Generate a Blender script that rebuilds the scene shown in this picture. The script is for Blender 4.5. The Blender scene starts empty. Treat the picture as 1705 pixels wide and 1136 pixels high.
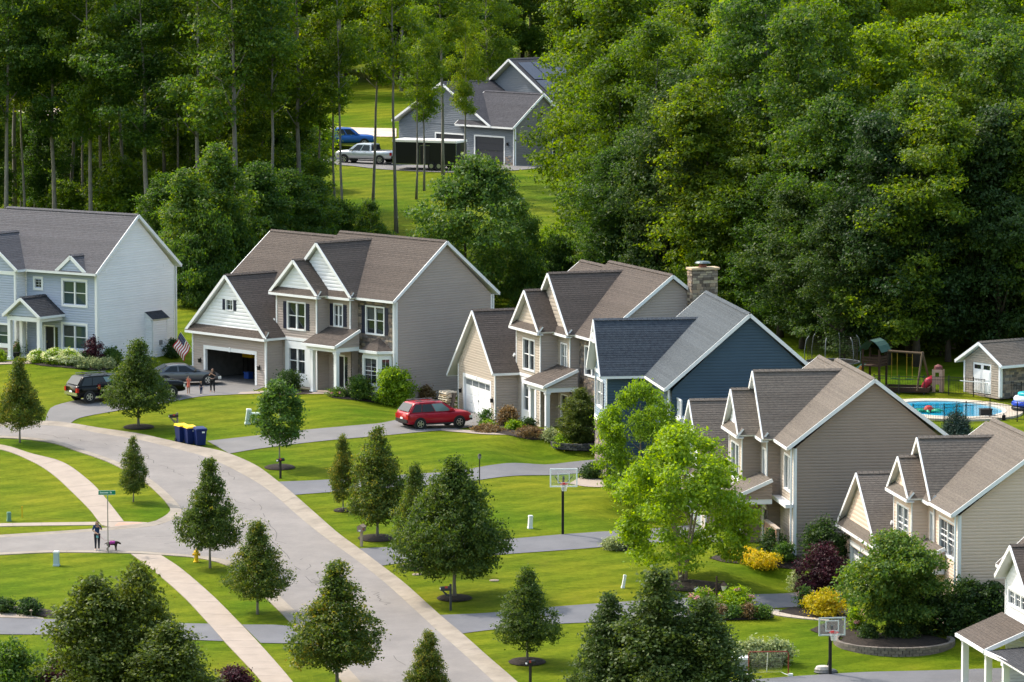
import bpy, math, random
import numpy as np
from mathutils import Vector, Matrix

R = math.radians
scn = bpy.context.scene
col = scn.collection

# ------------------------------------------------------------------ camera, sky, sun, exposure
FPX, CXP, CYP = 7671.0, 852.5, 568.0          # telephoto drone lens (about 162 mm)
PITCH = math.atan(801.0 / FPX)
CAM_Z = 38.051
cam_d = bpy.data.cameras.new('camera')
cam_d.sensor_width = 36.0
cam_d.lens = FPX / 1705.0 * 36.0
cam_d.clip_start = 1.0
cam_d.clip_end = 4000.0
cam = bpy.data.objects.new('camera', cam_d)
cam.location = (0, 0, CAM_Z)
cam.rotation_euler = (math.pi / 2 - PITCH, 0, 0)
col.objects.link(cam)
scn.camera = cam

SUN_EL, SUN_AZ = R(49), R(-57)                # azimuth measured from +Y, negative = to the left
sun_dir = Vector((math.sin(SUN_AZ) * math.cos(SUN_EL), math.cos(SUN_AZ) * math.cos(SUN_EL), math.sin(SUN_EL)))
world = bpy.data.worlds.new('World')
scn.world = world
world.use_nodes = True
wn = world.node_tree
sky = wn.nodes.new('ShaderNodeTexSky')
sky.sky_type = 'NISHITA'
sky.sun_disc = False
sky.sun_elevation = SUN_EL
sky.sun_rotation = SUN_AZ
sky.air_density = 2.0
sky.dust_density = 4.0
sky.ozone_density = 2.0
wn.links.new(sky.outputs[0], wn.nodes['Background'].inputs[0])
wn.nodes['Background'].inputs[1].default_value = 0.15
sun_d = bpy.data.lights.new('sun', 'SUN')
sun_d.energy = 2.05
sun_d.angle = R(1.0)
sun_d.color = (1.0, 0.93, 0.82)
sun = bpy.data.objects.new('sun', sun_d)
sun.rotation_euler = (-sun_dir).to_track_quat('-Z', 'Y').to_euler()
sun.location = (-80, 120, 120)
col.objects.link(sun)
scn.view_settings.view_transform = 'Standard'
scn.view_settings.look = 'None'
scn.view_settings.exposure = 1.2
scn.view_settings.gamma = 1.0
scn.view_settings.use_curve_mapping = False
scn.cycles.max_bounces = 6
scn.cycles.diffuse_bounces = 3
scn.cycles.transmission_bounces = 4
scn.cycles.transparent_max_bounces = 8
scn.cycles.use_denoising = True

# ------------------------------------------------------------------ materials
MATS = {}
def mat(name, rgb, rough=0.8, var=0.0, scale=3.0, rgb2=None, spec=0.3, bump=0.0, bscale=30.0, metal=0.0, coat=0.0,
        stretch=None, rnd=0.0, detail=4.0, rough_n=0.65):
    if name in MATS:
        return MATS[name]
    m = bpy.data.materials.new(name)
    m.use_nodes = True
    nt = m.node_tree
    b = nt.nodes['Principled BSDF']
    b.inputs['Roughness'].default_value = rough
    b.inputs['Specular IOR Level'].default_value = spec
    b.inputs['Metallic'].default_value = metal
    b.inputs['Coat Weight'].default_value = coat
    c1 = (*rgb, 1)
    c2 = (*(rgb2 or tuple(x * (1 - var) for x in rgb)), 1)
    tc = nt.nodes.new('ShaderNodeTexCoord')
    src = tc.outputs['Object']
    if stretch:
        mp = nt.nodes.new('ShaderNodeMapping')
        mp.inputs['Scale'].default_value = stretch
        nt.links.new(src, mp.inputs[0]); src = mp.outputs[0]
    out = None
    if var or rgb2:
        n = nt.nodes.new('ShaderNodeTexNoise')
        n.inputs['Scale'].default_value = scale
        n.inputs['Detail'].default_value = detail
        n.inputs['Roughness'].default_value = rough_n
        nt.links.new(src, n.inputs['Vector'])
        rmp = nt.nodes.new('ShaderNodeValToRGB')
        rmp.color_ramp.elements[0].position = 0.32
        rmp.color_ramp.elements[1].position = 0.68
        rmp.color_ramp.elements[0].color = c1
        rmp.color_ramp.elements[1].color = c2
        nt.links.new(n.outputs['Fac'], rmp.inputs[0])
        out = rmp.outputs[0]
    if rnd:
        gi = nt.nodes.new('ShaderNodeNewGeometry')
        hs = nt.nodes.new('ShaderNodeHueSaturation')
        mr = nt.nodes.new('ShaderNodeMapRange')
        mr.inputs['To Min'].default_value = 1 - rnd
        mr.inputs['To Max'].default_value = 1 + rnd
        nt.links.new(gi.outputs['Random Per Island'], mr.inputs['Value'])
        nt.links.new(mr.outputs[0], hs.inputs['Value'])
        if out: nt.links.new(out, hs.inputs['Color'])
        else: hs.inputs['Color'].default_value = c1
        out = hs.outputs[0]
    if out: nt.links.new(out, b.inputs['Base Color'])
    else: b.inputs['Base Color'].default_value = c1
    if bump:
        n2 = nt.nodes.new('ShaderNodeTexNoise')
        n2.inputs['Scale'].default_value = bscale
        n2.inputs['Detail'].default_value = 5
        nt.links.new(src, n2.inputs['Vector'])
        bp = nt.nodes.new('ShaderNodeBump')
        bp.inputs['Strength'].default_value = bump
        bp.inputs['Distance'].default_value = 0.05
        nt.links.new(n2.outputs['Fac'], bp.inputs['Height'])
        nt.links.new(bp.outputs[0], b.inputs['Normal'])
    MATS[name] = m
    return m

def leafmat(name, rgb, rgb2, tip=None, trans=0.35, sat=1.0):
    """leaf: diffuse + translucent, colour differs from leaf to leaf and from clump to clump"""
    m = bpy.data.materials.new(name)
    m.use_nodes = True
    nt = m.node_tree
    b = nt.nodes['Principled BSDF']
    b.inputs['Roughness'].default_value = 0.55
    b.inputs['Specular IOR Level'].default_value = 0.25
    gi = nt.nodes.new('ShaderNodeNewGeometry')
    tc = nt.nodes.new('ShaderNodeTexCoord')
    n = nt.nodes.new('ShaderNodeTexNoise')
    n.inputs['Scale'].default_value = 0.9
    n.inputs['Detail'].default_value = 2
    nt.links.new(tc.outputs['Object'], n.inputs['Vector'])
    ad = nt.nodes.new('ShaderNodeMath'); ad.operation = 'MULTIPLY_ADD'
    ad.inputs[1].default_value = 0.55
    nt.links.new(gi.outputs['Random Per Island'], ad.inputs[0])
    oi = nt.nodes.new('ShaderNodeObjectInfo')
    mo = nt.nodes.new('ShaderNodeMath'); mo.operation = 'MULTIPLY_ADD'
    mo.inputs[1].default_value = 0.25
    nt.links.new(oi.outputs['Random'], mo.inputs[0])
    ms = nt.nodes.new('ShaderNodeMath'); ms.operation = 'MULTIPLY_ADD'
    ms.inputs[1].default_value = 0.7; ms.inputs[2].default_value = -0.27
    nt.links.new(n.outputs['Fac'], ms.inputs[0])
    nt.links.new(ms.outputs[0], mo.inputs[2])
    nt.links.new(mo.outputs[0], ad.inputs[2])
    rp = nt.nodes.new('ShaderNodeValToRGB')
    e = rp.color_ramp.elements
    e[0].position = 0.1; e[0].color = (*rgb, 1)
    e[1].position = 0.66; e[1].color = (*rgb2, 1)
    if tip:
        x = e.new(0.95); x.color = (*tip, 1)
    nt.links.new(ad.outputs[0], rp.inputs[0])
    nt.links.new(rp.outputs[0], b.inputs['Base Color'])
    tr = nt.nodes.new('ShaderNodeBsdfTranslucent')
    hs = nt.nodes.new('ShaderNodeHueSaturation')
    hs.inputs['Hue'].default_value = 0.485
    hs.inputs['Saturation'].default_value = 1.15
    hs.inputs['Value'].default_value = 1.9
    nt.links.new(rp.outputs[0], hs.inputs['Color'])
    nt.links.new(hs.outputs[0], tr.inputs['Color'])
    mx = nt.nodes.new('ShaderNodeMixShader')
    mx.inputs[0].default_value = trans
    nt.links.new(b.outputs[0], mx.inputs[1])
    nt.links.new(tr.outputs[0], mx.inputs[2])
    nt.links.new(mx.outputs[0], nt.nodes['Material Output'].inputs['Surface'])
    MATS[name] = m
    return m

def glassmat(name, rgb=(0.015, 0.022, 0.028), rough=0.06):
    return mat(name, rgb, rough=rough, spec=0.9, var=0.35, scale=0.8)

# ------------------------------------------------------------------ mesh building
class MB:
    def __init__(s):
        s.v = []; s.f = []; s.m = []
    def q(s, *pts, m=0):
        i = len(s.v)
        s.v += [tuple(p) for p in pts]
        s.f.append(tuple(range(i, i + len(pts)))); s.m.append(m)
    def box(s, x0, x1, y0, y1, z0, z1, m=0, M=None):
        i = len(s.v)
        P_ = [(x0, y0, z0), (x1, y0, z0), (x1, y1, z0), (x0, y1, z0), (x0, y0, z1), (x1, y0, z1), (x1, y1, z1), (x0, y1, z1)]
        if M is not None: P_ = [tuple(M @ Vector(p)) for p in P_]
        s.v += P_
        for a in ((0, 3, 2, 1), (4, 5, 6, 7), (0, 1, 5, 4), (1, 2, 6, 5), (2, 3, 7, 6), (3, 0, 4, 7)):
            s.f.append(tuple(i + k for k in a)); s.m.append(m)
        return s
    def beam(s, p0, p1, w, h, m=0, up=(0, 0, 1)):
        p0, p1 = Vector(p0), Vector(p1)
        d = (p1 - p0).normalized(); u = Vector(up)
        sd = d.cross(u)
        if sd.length < 1e-4: sd = d.cross(Vector((0, 1, 0)))
        sd.normalize(); u = sd.cross(d)
        i = len(s.v)
        for p in (p0, p1):
            for a, b in ((-1, -1), (1, -1), (1, 1), (-1, 1)):
                s.v.append(tuple(p + sd * (a * w / 2) + u * (b * h / 2)))
        for a in ((0, 1, 2, 3), (7, 6, 5, 4), (0, 4, 5, 1), (1, 5, 6, 2), (2, 6, 7, 3), (3, 7, 4, 0)):
            s.f.append(tuple(i + k for k in a)); s.m.append(m)
        return s
    def tube(s, pts, rad, n=8, m=0, cap=True):
        pts = [Vector(p) for p in pts]
        if not isinstance(rad, (list, tuple)): rad = [rad] * len(pts)
        rings = []
        ref = Vector((0.31, 0.77, 0.55))
        for k, p in enumerate(pts):
            d = (pts[min(k + 1, len(pts) - 1)] - pts[max(k - 1, 0)])
            if d.length < 1e-6: d = Vector((0, 0, 1))
            d.normalize()
            a = d.cross(ref)
            if a.length < 1e-3: a = d.cross(Vector((1, 0, 0)))
            a.normalize(); b = d.cross(a)
            i = len(s.v)
            for j in range(n):
                t = 2 * math.pi * j / n
                s.v.append(tuple(p + (a * math.cos(t) + b * math.sin(t)) * rad[k]))
            rings.append(i)
        for r0, r1 in zip(rings, rings[1:]):
            for j in range(n):
                s.f.append((r0 + j, r0 + (j + 1) % n, r1 + (j + 1) % n, r1 + j)); s.m.append(m)
        if cap:
            s.f.append(tuple(rings[0] + j for j in range(n))[::-1]); s.m.append(m)
            s.f.append(tuple(rings[-1] + j for j in range(n))); s.m.append(m)
        return s
    def lathe(s, prof, n=16, m=0, c=(0, 0, 0), M=None, sx=1.0, sy=1.0):
        rings = []
        for r, z in prof:
            i = len(s.v)
            for j in range(n):
                t = 2 * math.pi * j / n
                p = Vector((r * math.cos(t) * sx, r * math.sin(t) * sy, z)) + Vector(c)
                s.v.append(tuple(M @ p) if M is not None else tuple(p))
            rings.append(i)
        for r0, r1 in zip(rings, rings[1:]):
            for j in range(n):
                s.f.append((r0 + j, r0 + (j + 1) % n, r1 + (j + 1) % n, r1 + j)); s.m.append(m)
        s.f.append(tuple(rings[0] + j for j in range(n))[::-1]); s.m.append(m)
        s.f.append(tuple(rings[-1] + j for j in range(n))); s.m.append(m)
        return s
    def prism(s, poly, z0, z1, m=0):
        i = len(s.v); n = len(poly)
        s.v += [(x, y, z0) for x, y in poly] + [(x, y, z1) for x, y in poly]
        s.f.append(tuple(range(i, i + n))[::-1]); s.m.append(m)
        s.f.append(tuple(range(i + n, i + 2 * n))); s.m.append(m)
        for k in range(n):
            s.f.append((i + k, i + (k + 1) % n, i + n + (k + 1) % n, i + n + k)); s.m.append(m)
        return s
    def mesh(s, name, mats, smooth=False):
        me = bpy.data.meshes.new(name)
        me.from_pydata(s.v, [], s.f)
        for mm in (mats if isinstance(mats, (list, tuple)) else [mats]): me.materials.append(mm)
        if len(me.materials) > 1: me.polygons.foreach_set('material_index', s.m)
        if smooth: me.polygons.foreach_set('use_smooth', [True] * len(me.polygons))
        me.update()
        return me
    def build(s, name, mats, parent=None, smooth=False, loc=None, rz=None):
        return link(name, s.mesh(name, mats, smooth), parent, loc, rz)

def link(name, data, parent=None, loc=None, rz=None):
    o = bpy.data.objects.new(name, data)
    col.objects.link(o)
    if parent is not None: o.parent = parent
    if loc is not None: o.location = loc
    if rz is not None: o.rotation_euler = (0, 0, rz)
    return o

def tag(o, label=None, cat=None, group=None, kind=None):
    if label: o['label'] = label
    if cat: o['category'] = cat
    if group: o['group'] = group
    if kind: o['kind'] = kind
    return o

def thing(name, label, cat, loc=(0, 0, 0), rz=0.0, group=None):
    o = link(name, None, None, loc, rz)
    o.empty_display_size = 0.3
    return tag(o, label, cat, group)

def dup(root, loc=None, rz=None, scale=None, label=None, group=None):
    r = root.copy(); col.objects.link(r)
    if loc is not None: r.location = loc
    if rz is not None: r.rotation_euler = (0, 0, rz)
    if scale is not None: r.scale = scale
    if label: r['label'] = label
    if group: r['group'] = group
    for ch in root.children:
        c = ch.copy(); col.objects.link(c); c.parent = r
        for g2 in ch.children:
            d = g2.copy(); col.objects.link(d); d.parent = c
    return r

# ------------------------------------------------------------------ terrain: a hillside rising away, levelled around each house
GS, GY0 = 0.057043, 255.0
PADS = []      # (X, Y, angle, x0, x1, y0, y1, z)
def plane_z(y): return GS * (y - GY0)
def terrain(x, y):
    z = plane_z(y)
    for X, Y, ca, sa, x0, x1, y0, y1, zp, fall in PADS:
        dx, dy = x - X, y - Y
        u = ca * dx + sa * dy; v = -sa * dx + ca * dy
        d = math.hypot(max(x0 - u, 0, u - x1), max(y0 - v, 0, v - y1))
        if d < fall:
            w = 1 - d / fall; w = w * w * (3 - 2 * w)
            z += w * (zp - z)
    return z
def add_pad(X, Y, deg, x0, x1, y0, y1, dz=0.0, fall=6.0):
    a = R(deg)
    PADS.append((X, Y, math.cos(a), math.sin(a), x0, x1, y0, y1, plane_z(Y) + dz, fall))

_cp, _sp = math.cos(PITCH), math.sin(PITCH)
def survey(px, py, h=0.0):
    """ground point seen at a place in the survey photograph (ray against the terrain)"""
    a, b = (px - CXP) / FPX, (py - CYP) / FPX
    d = Vector((a, _cp - b * _sp, -_sp - b * _cp))
    t = (GS * -GY0 + h - CAM_Z) / (d.z - GS * d.y)
    lo, hi = t * 0.93, t * 1.07
    fn = lambda t: CAM_Z + d.z * t - terrain(d.x * t, d.y * t) - h
    for _ in range(40):
        m = (lo + hi) / 2
        if fn(m) > 0: lo = m
        else: hi = m
    t = (lo + hi) / 2
    return Vector((d.x * t, d.y * t, CAM_Z + d.z * t))
def px_per_m(p): return FPX / ((p.y) * _cp - (p.z - CAM_Z) * _sp)
def ground(x, y, dz=0.0): return Vector((x, y, terrain(x, y) + dz))

HOUSES = dict(A=(-28.66, 316.77, -35.63), B=(-7.72, 304.31, -47.86), C=(5.69, 288.08, -69.66),
              D=(9.44, 270.31, -82.0), E=(15.55, 251.44, -82.42), F=(22.80, 232.81, -81.32))
add_pad(*HOUSES['A'], -20, 1.5, -3.5, 9, 0.0)
add_pad(*HOUSES['B'], -19, 1.5, -6.5, 9, -0.25)
add_pad(*HOUSES['C'], -18.5, 1.5, -6.5, 9, 0.0)
add_pad(*HOUSES['D'], -15, 1.5, -5, 9, 0.0, 5)
add_pad(*HOUSES['E'], -14, 1.5, -5, 9, 0.0, 5)
add_pad(*HOUSES['F'], -14, 1.5, -5, 9, 0.0, 5)
_k = survey(857, 277)
KPOS = (_k.x, _k.y, -49.0)
add_pad(*KPOS, -19, 3, -6, 16, 0.0, 8)
_s = survey(1665.5, 659.6)
SPOS = (_s.x, _s.y, -55.0)
add_pad(*SPOS, -4, 0.5, -0.5, 6, 0.0, 3)
_pool = survey(1590, 690)
add_pad(_pool.x, _pool.y, 0, -6, 7, -6, 6, 0.0, 5)

# ------------------------------------------------------------------ ground materials
def lawn_material():
    m = bpy.data.materials.new('lawn')
    m.use_nodes = True
    nt = m.node_tree; b = nt.nodes['Principled BSDF']
    b.inputs['Roughness'].default_value = 0.9
    b.inputs['Specular IOR Level'].default_value = 0.03
    tc = nt.nodes.new('ShaderNodeTexCoord')
    def noise(scale, detail=4, rough=0.6, st=None):
        n = nt.nodes.new('ShaderNodeTexNoise')
        n.inputs['Scale'].default_value = scale; n.inputs['Detail'].default_value = detail; n.inputs['Roughness'].default_value = rough
        if st:
            mp = nt.nodes.new('ShaderNodeMapping'); mp.inputs['Scale'].default_value = st
            nt.links.new(tc.outputs['Object'], mp.inputs[0]); nt.links.new(mp.outputs[0], n.inputs['Vector'])
        else: nt.links.new(tc.outputs['Object'], n.inputs['Vector'])
        return n.outputs['Fac']
    def ramp(src, p0, c0, p1, c1):
        r = nt.nodes.new('ShaderNodeValToRGB')
        e = r.color_ramp.elements
        e[0].position = p0; e[0].color = (*c0, 1); e[1].position = p1; e[1].color = (*c1, 1)
        nt.links.new(src, r.inputs[0]); return r.outputs[0]
    def mix(a, c, fac, mode='MIX'):
        x = nt.nodes.new('ShaderNodeMix'); x.data_type = 'RGBA'; x.blend_type = mode
        if isinstance(fac, float): x.inputs[0].default_value = fac
        else: nt.links.new(fac, x.inputs[0])
        nt.links.new(a, x.inputs[6]); nt.links.new(c, x.inputs[7]); return x.outputs[2]
    big = ramp(noise(0.09, 3), 0.35, (0.066, 0.119, 0.004), 0.66, (0.140, 0.160, 0.009))
    strip = ramp(noise(0.9, 4, 0.65, (0.30, 1.0, 1.0)), 0.36, (0.66, 0.74, 0.6), 0.64, (1.2, 1.12, 1.2))
    fine = ramp(noise(3.2, 8, 0.8), 0.32, (0.60, 0.66, 0.5), 0.68, (1.32, 1.24, 1.3))
    wv = nt.nodes.new('ShaderNodeTexWave'); wv.inputs['Scale'].default_value = 0.16; wv.inputs['Distortion'].default_value = 1.6; wv.inputs['Detail'].default_value = 2
    wm = nt.nodes.new('ShaderNodeMapping'); wm.inputs['Rotation'].default_value = (0, 0, 0.9)
    nt.links.new(tc.outputs['Object'], wm.inputs[0]); nt.links.new(wm.outputs[0], wv.inputs['Vector'])
    mow = ramp(wv.outputs['Fac'], 0.42, (0.86, 0.90, 0.86), 0.58, (1.08, 1.06, 1.08))
    weeds = ramp(noise(1.7, 9, 0.85), 0.60, (1, 1, 1), 0.74, (0.62, 0.74, 0.7))
    dry = ramp(noise(0.33, 5, 0.7), 0.55, (0, 0, 0), 0.74, (1, 1, 1))
    c = mix(big, strip, 0.75, 'MULTIPLY')
    c = mix(c, fine, 0.85, 'MULTIPLY')
    c = mix(c, mow, 0.9, 'MULTIPLY')
    c = mix(c, weeds, 0.5, 'MULTIPLY')
    dc = nt.nodes.new('ShaderNodeRGB'); dc.outputs[0].default_value = (0.17, 0.145, 0.02, 1)
    sc = nt.nodes.new('ShaderNodeMath'); sc.operation = 'MULTIPLY'; sc.inputs[1].default_value = 0.28
    nt.links.new(dry, sc.inputs[0])
    c = mix(c, dc.outputs[0], sc.outputs[0])
    nt.links.new(c, b.inputs['Base Color'])
    bp = nt.nodes.new('ShaderNodeBump'); bp.inputs['Strength'].default_value = 0.6; bp.inputs['Distance'].default_value = 0.06
    nt.links.new(noise(22.0, 5, 0.8), bp.inputs['Height']); nt.links.new(bp.outputs[0], b.inputs['Normal'])
    MATS['lawn'] = m
    return m
LAWN = lawn_material()
ASPH = mat('road_asphalt', (0.228, 0.208, 0.195), 0.9, rgb2=(0.155, 0.142, 0.136), scale=0.3, bump=0.3, bscale=60, detail=12, rough_n=.78)
DRIVE = mat('driveway_asphalt', (0.135, 0.136, 0.148), 0.85, rgb2=(0.105, 0.106, 0.117), scale=0.5, bump=0.25, bscale=50, detail=7)
DRIVE2 = mat('driveway_asphalt_worn', (0.17, 0.163, 0.16), 0.9, rgb2=(0.135, 0.13, 0.128), scale=0.6, bump=0.25, bscale=50, detail=7)
CONC = mat('concrete', (0.32, 0.265, 0.22), 0.9, rgb2=(0.265, 0.22, 0.183), scale=1.2, bump=0.15, bscale=40, rnd=0.05, detail=8)
CONC_K = mat('kerb_concrete', (0.285, 0.245, 0.20), 0.9, rgb2=(0.19, 0.163, 0.132), scale=0.9, bump=0.2, bscale=40, rnd=0.06, detail=8)
MULCH = mat('bark_mulch', (0.035, 0.024, 0.018), 0.95, rgb2=(0.012, 0.009, 0.008), scale=9, bump=0.9, bscale=25)
PAVER = mat('paver', (0.42, 0.36, 0.29), 0.9, rgb2=(0.33, 0.28, 0.23), scale=3, rnd=0.12)
WOODS = mat('woodland_floor', (0.10, 0.13, 0.02), 0.95, rgb2=(0.035, 0.035, 0.012), scale=0.35, bump=0.5, bscale=8, detail=8)

# terrain sheets: fine lawn near, coarse hills out to the horizon
def sheet(xs, ys, name, material, dz=0.0):
    v = [(x, y, terrain(x, y) + dz) for y in ys for x in xs]
    n = len(xs)
    f = [(j * n + i, j * n + i + 1, (j + 1) * n + i + 1, (j + 1) * n + i) for j in range(len(ys) - 1) for i in range(n - 1)]
    me = bpy.data.meshes.new(name); me.from_pydata(v, [], f); me.materials.append(material)
    me.polygons.foreach_set('use_smooth', [True] * len(f))
    return link(name, me)
def axis(lo, a, b, hi, step, far):
    out = [lo + (a - lo) * k / far for k in range(far)]
    n = int((b - a) / step)
    out += [a + (b - a) * k / n for k in range(n)]
    out += [b + (hi - b) * k / far for k in range(far + 1)]
    return out
tag(sheet(axis(-900, -46, 42, 900, 0.8, 8), axis(-200, 205, 345, 345.001, 0.8, 9)[:-10] + [345 + 1.5 * k for k in range(84)] + [472 + 150 * k for k in range(10)], 'ground', LAWN), 'mown green lawns on the gently rising hillside', 'lawn', kind='structure')

# ------------------------------------------------------------------ ribbons laid on the terrain
def smooth_line(pts, n):
    """Catmull-Rom through ground points, resampled to n+1 points at even spacing"""
    P_ = [Vector((p[0], p[1])) for p in pts]
    P_ = [P_[0] * 2 - P_[1]] + P_ + [P_[-1] * 2 - P_[-2]]
    dense = []
    for i in range(1, len(P_) - 2):
        for k in range(16):
            t = k / 16
            p0, p1, p2, p3 = P_[i - 1], P_[i], P_[i + 1], P_[i + 2]
            dense.append(0.5 * ((2 * p1) + (p2 - p0) * t + (2 * p0 - 5 * p1 + 4 * p2 - p3) * t * t + (3 * p1 - p0 - 3 * p2 + p3) * t ** 3))
    dense.append(P_[-2])
    L = [0]
    for a, b in zip(dense, dense[1:]): L.append(L[-1] + (b - a).length)
    out = []; j = 0
    for k in range(n + 1):
        s_ = L[-1] * k / n
        while j < len(L) - 2 and L[j + 1] < s_: j += 1
        w = (s_ - L[j]) / max(L[j + 1] - L[j], 1e-9)
        out.append(dense[j].lerp(dense[j + 1], min(max(w, 0), 1)))
    return out
def gpts(px): return [survey(*p).xy for p in px]
def ribbon(name, A, B, n, m_, dz, material, parent=None, ground_pts=False, th=0.03):
    a = smooth_line(A if ground_pts else gpts(A), n); b = smooth_line(B if ground_pts else gpts(B), n)
    mb = MB(); rows = []
    for p, q in zip(a, b):
        row = []
        for k in range(m_ + 1):
            w = p.lerp(q, k / m_)
            row.append(len(mb.v)); mb.v.append((w.x, w.y, terrain(w.x, w.y) + dz))
        rows.append(row)
    for r0, r1 in zip(rows, rows[1:]):
        for k in range(m_):
            mb.f.append((r0[k], r0[k + 1], r1[k + 1], r1[k])); mb.m.append(0)
    o = mb.build(name, material, parent)
    # face up
    if len(o.data.polygons) and o.data.polygons[0].normal.z < 0: o.data.flip_normals()
    return o
def slab_run(name, piece, A, B, size, h0, h1, material, parent, gap=0.012, dz0=0.0, ground_pts=False):
    """a strip cut into separate slabs; h0/h1 = top height above the terrain at edge A / edge B"""
    A_ = A if ground_pts else gpts(A); B_ = B if ground_pts else gpts(B)
    a0 = smooth_line(A_, 60); ln = sum((q - p).length for p, q in zip(a0, a0[1:]))
    n = max(1, int(ln / size)); sub = 3
    a = smooth_line(A_, n * sub); b = smooth_line(B_, n * sub)
    for k in range(n):
        mb = MB()
        pa = [a[k * sub + j] for j in range(sub + 1)]; pb = [b[k * sub + j] for j in range(sub + 1)]
        d0 = (pa[1] - pa[0]); d0.normalize(); pa[0] = pa[0] + d0 * gap; pb[0] = pb[0] + d0 * gap
        jz = random.uniform(-0.004, 0.004)
        top = []; bot = []
        for p, q in zip(pa, pb):
            za, zb = terrain(p.x, p.y), terrain(q.x, q.y)
            top.append(((p.x, p.y, za + h0 + jz), (q.x, q.y, zb + h1 + jz)))
            bot.append(((p.x, p.y, za - 0.08), (q.x, q.y, zb - 0.08)))
        for j in range(sub):
            mb.q(top[j][0], top[j][1], top[j + 1][1], top[j + 1][0])
            mb.q(bot[j][0], top[j][0], top[j + 1][0], bot[j + 1][0])
            mb.q(bot[j][1], bot[j + 1][1], top[j + 1][1], top[j][1])
        mb.q(bot[0][0], bot[0][1], top[0][1], top[0][0])
        mb.q(bot[-1][0], top[-1][0], top[-1][1], bot[-1][1])
        o = mb.build(piece, material, parent)
        if o.data.polygons[0].normal.z < 0: o.data.flip_normals()

def struct(name, label, cat, loc=(0, 0, 0)):
    o = link(name, None, None, loc); return tag(o, label, cat, kind='structure')

# main road: far (house side) kerb outer edge, its road edge, near kerb road edge, near kerb outer edge
FAR_OUT = [(-75, 712), (0, 705), (75, 703), (113, 706), (169, 715), (232, 724), (264, 731), (317, 743), (346, 748), (381, 757), (426, 777), (462, 803), (489, 825), (522, 854), (563, 890), (600, 917), (634, 943), (673, 973), (732, 1026), (768, 1056), (813, 1096), (859, 1136), (905, 1178), (960, 1230)]
FAR_IN = [(-75, 718), (0, 711), (75, 709), (113, 712), (166, 722), (227, 732), (258, 739), (309, 752), (335, 759), (364, 770), (402, 789), (436, 809), (461, 828), (490, 854), (526, 884), (560, 909), (600, 938), (641, 971), (693, 1018), (732, 1054), (778, 1095), (822, 1136), (866, 1180), (918, 1232)]
NEAR_IN1 = [(-75, 727), (0, 726), (79, 733), (132, 748), (190, 767), (245, 795), (275, 818), (295, 838), (303, 850), (297, 861), (280, 869), (251, 877), (177, 884), (90, 890), (0, 896), (-75, 901)]
NEAR_OUT1 = [(-75, 731), (0, 730), (79, 737), (131, 753), (184, 772), (235, 800), (263, 823), (279, 841), (284, 850), (278, 858), (266, 865), (246, 872), (176, 880), (90, 886), (0, 892), (-75, 897)]
NEAR_IN2 = [(-75, 924), (0, 921), (88, 917), (217, 918), (270, 921), (323, 925), (375, 932), (412, 948), (440, 970), (475, 1002), (503, 1030), (545, 1075), (586, 1120), (640, 1180), (700, 1245)]
NEAR_OUT2 = [(-75, 928), (0, 925), (88, 921), (216, 922), (269, 925), (321, 929), (366, 938), (396, 953), (420, 974), (452, 1006), (480, 1034), (520, 1080), (560, 1125), (614, 1184), (672, 1248)]
road = struct('road', 'pale worn asphalt residential street curving through the lawns', 'road')
def fan_fill(name, polyA, polyB, dz, material, parent):
    return ribbon(name, polyA, polyB, 90, 8, dz, material, parent)
# carriageway: the bend, the side street and the lower straight as overlapping-free ribbons
RI = smooth_line(gpts(FAR_IN), 120)
def road_mesh():
    near1 = smooth_line(gpts(NEAR_IN1[:9]), 60)
    side_top = smooth_line(gpts(NEAR_IN1[8:]), 30)
    near2 = smooth_line(gpts(NEAR_IN2), 80)
    outer = RI
    poly = list(outer) + near2[::-1] + side_top[::-1] + near1[::-1]
    return poly
poly = road_mesh()
import bmesh
bm = bmesh.new()
vs = []
for p in poly:
    if vs and (Vector((vs[-1].co.x, vs[-1].co.y)) - p).length < 0.02: continue
    vs.append(bm.verts.new((p.x, p.y, terrain(p.x, p.y) + 0.02)))
fc = bm.faces.new(vs)
bmesh.ops.triangulate(bm, faces=[fc])
bm.normal_update()
if sum(f.normal.z for f in bm.faces) < 0: bmesh.ops.reverse_faces(bm, faces=bm.faces[:])
me = bpy.data.meshes.new('carriageway'); bm.to_mesh(me); bm.free(); me.materials.append(ASPH)
link('carriageway', me, road)
slab_run('kerb', 'kerb_section', FAR_IN, FAR_OUT, 3.0, 0.022, 0.09, CONC_K, road)
slab_run('kerb', 'kerb_section', NEAR_IN1, NEAR_OUT1, 3.0, 0.022, 0.05, CONC_K, road)
slab_run('kerb', 'kerb_section', NEAR_IN2, NEAR_OUT2, 3.0, 0.022, 0.04, CONC_K, road)

# sealed cracks in the carriageway
crk = MB()
rs = random.Random(3)
CRK = mat('crack_sealer', (0.085, 0.078, 0.074), 0.8)
for (x0, y0, x1, y1) in [(300, 790, 420, 850), (330, 760, 395, 800), (420, 830, 470, 905), (430, 880, 560, 1010), (500, 930, 530, 965), (215, 745, 300, 790), (280, 905, 420, 900), (300, 880, 360, 915), (560, 1000, 690, 1130), (620, 985, 650, 1010), (520, 965, 540, 985), (60, 722, 200, 745), (240, 895, 400, 890), (600, 1030, 640, 1060)]:
    a, b = survey(x0, y0), survey(x1, y1)
    n = 14; prev = None
    for k in range(n + 1):
        w = a.lerp(b, k / n); w = Vector((w.x + rs.uniform(-.25, .25), w.y + rs.uniform(-.3, .3), 0))
        if prev is not None and rs.random() < 0.8:
            d = (w - prev).normalized(); sdv = Vector((-d.y, d.x, 0)) * 0.022
            crk.q(*[(p.x, p.y, terrain(p.x, p.y) + 0.026) for p in (prev - sdv, prev + sdv, w + sdv, w - sdv)])
        prev = w
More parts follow.
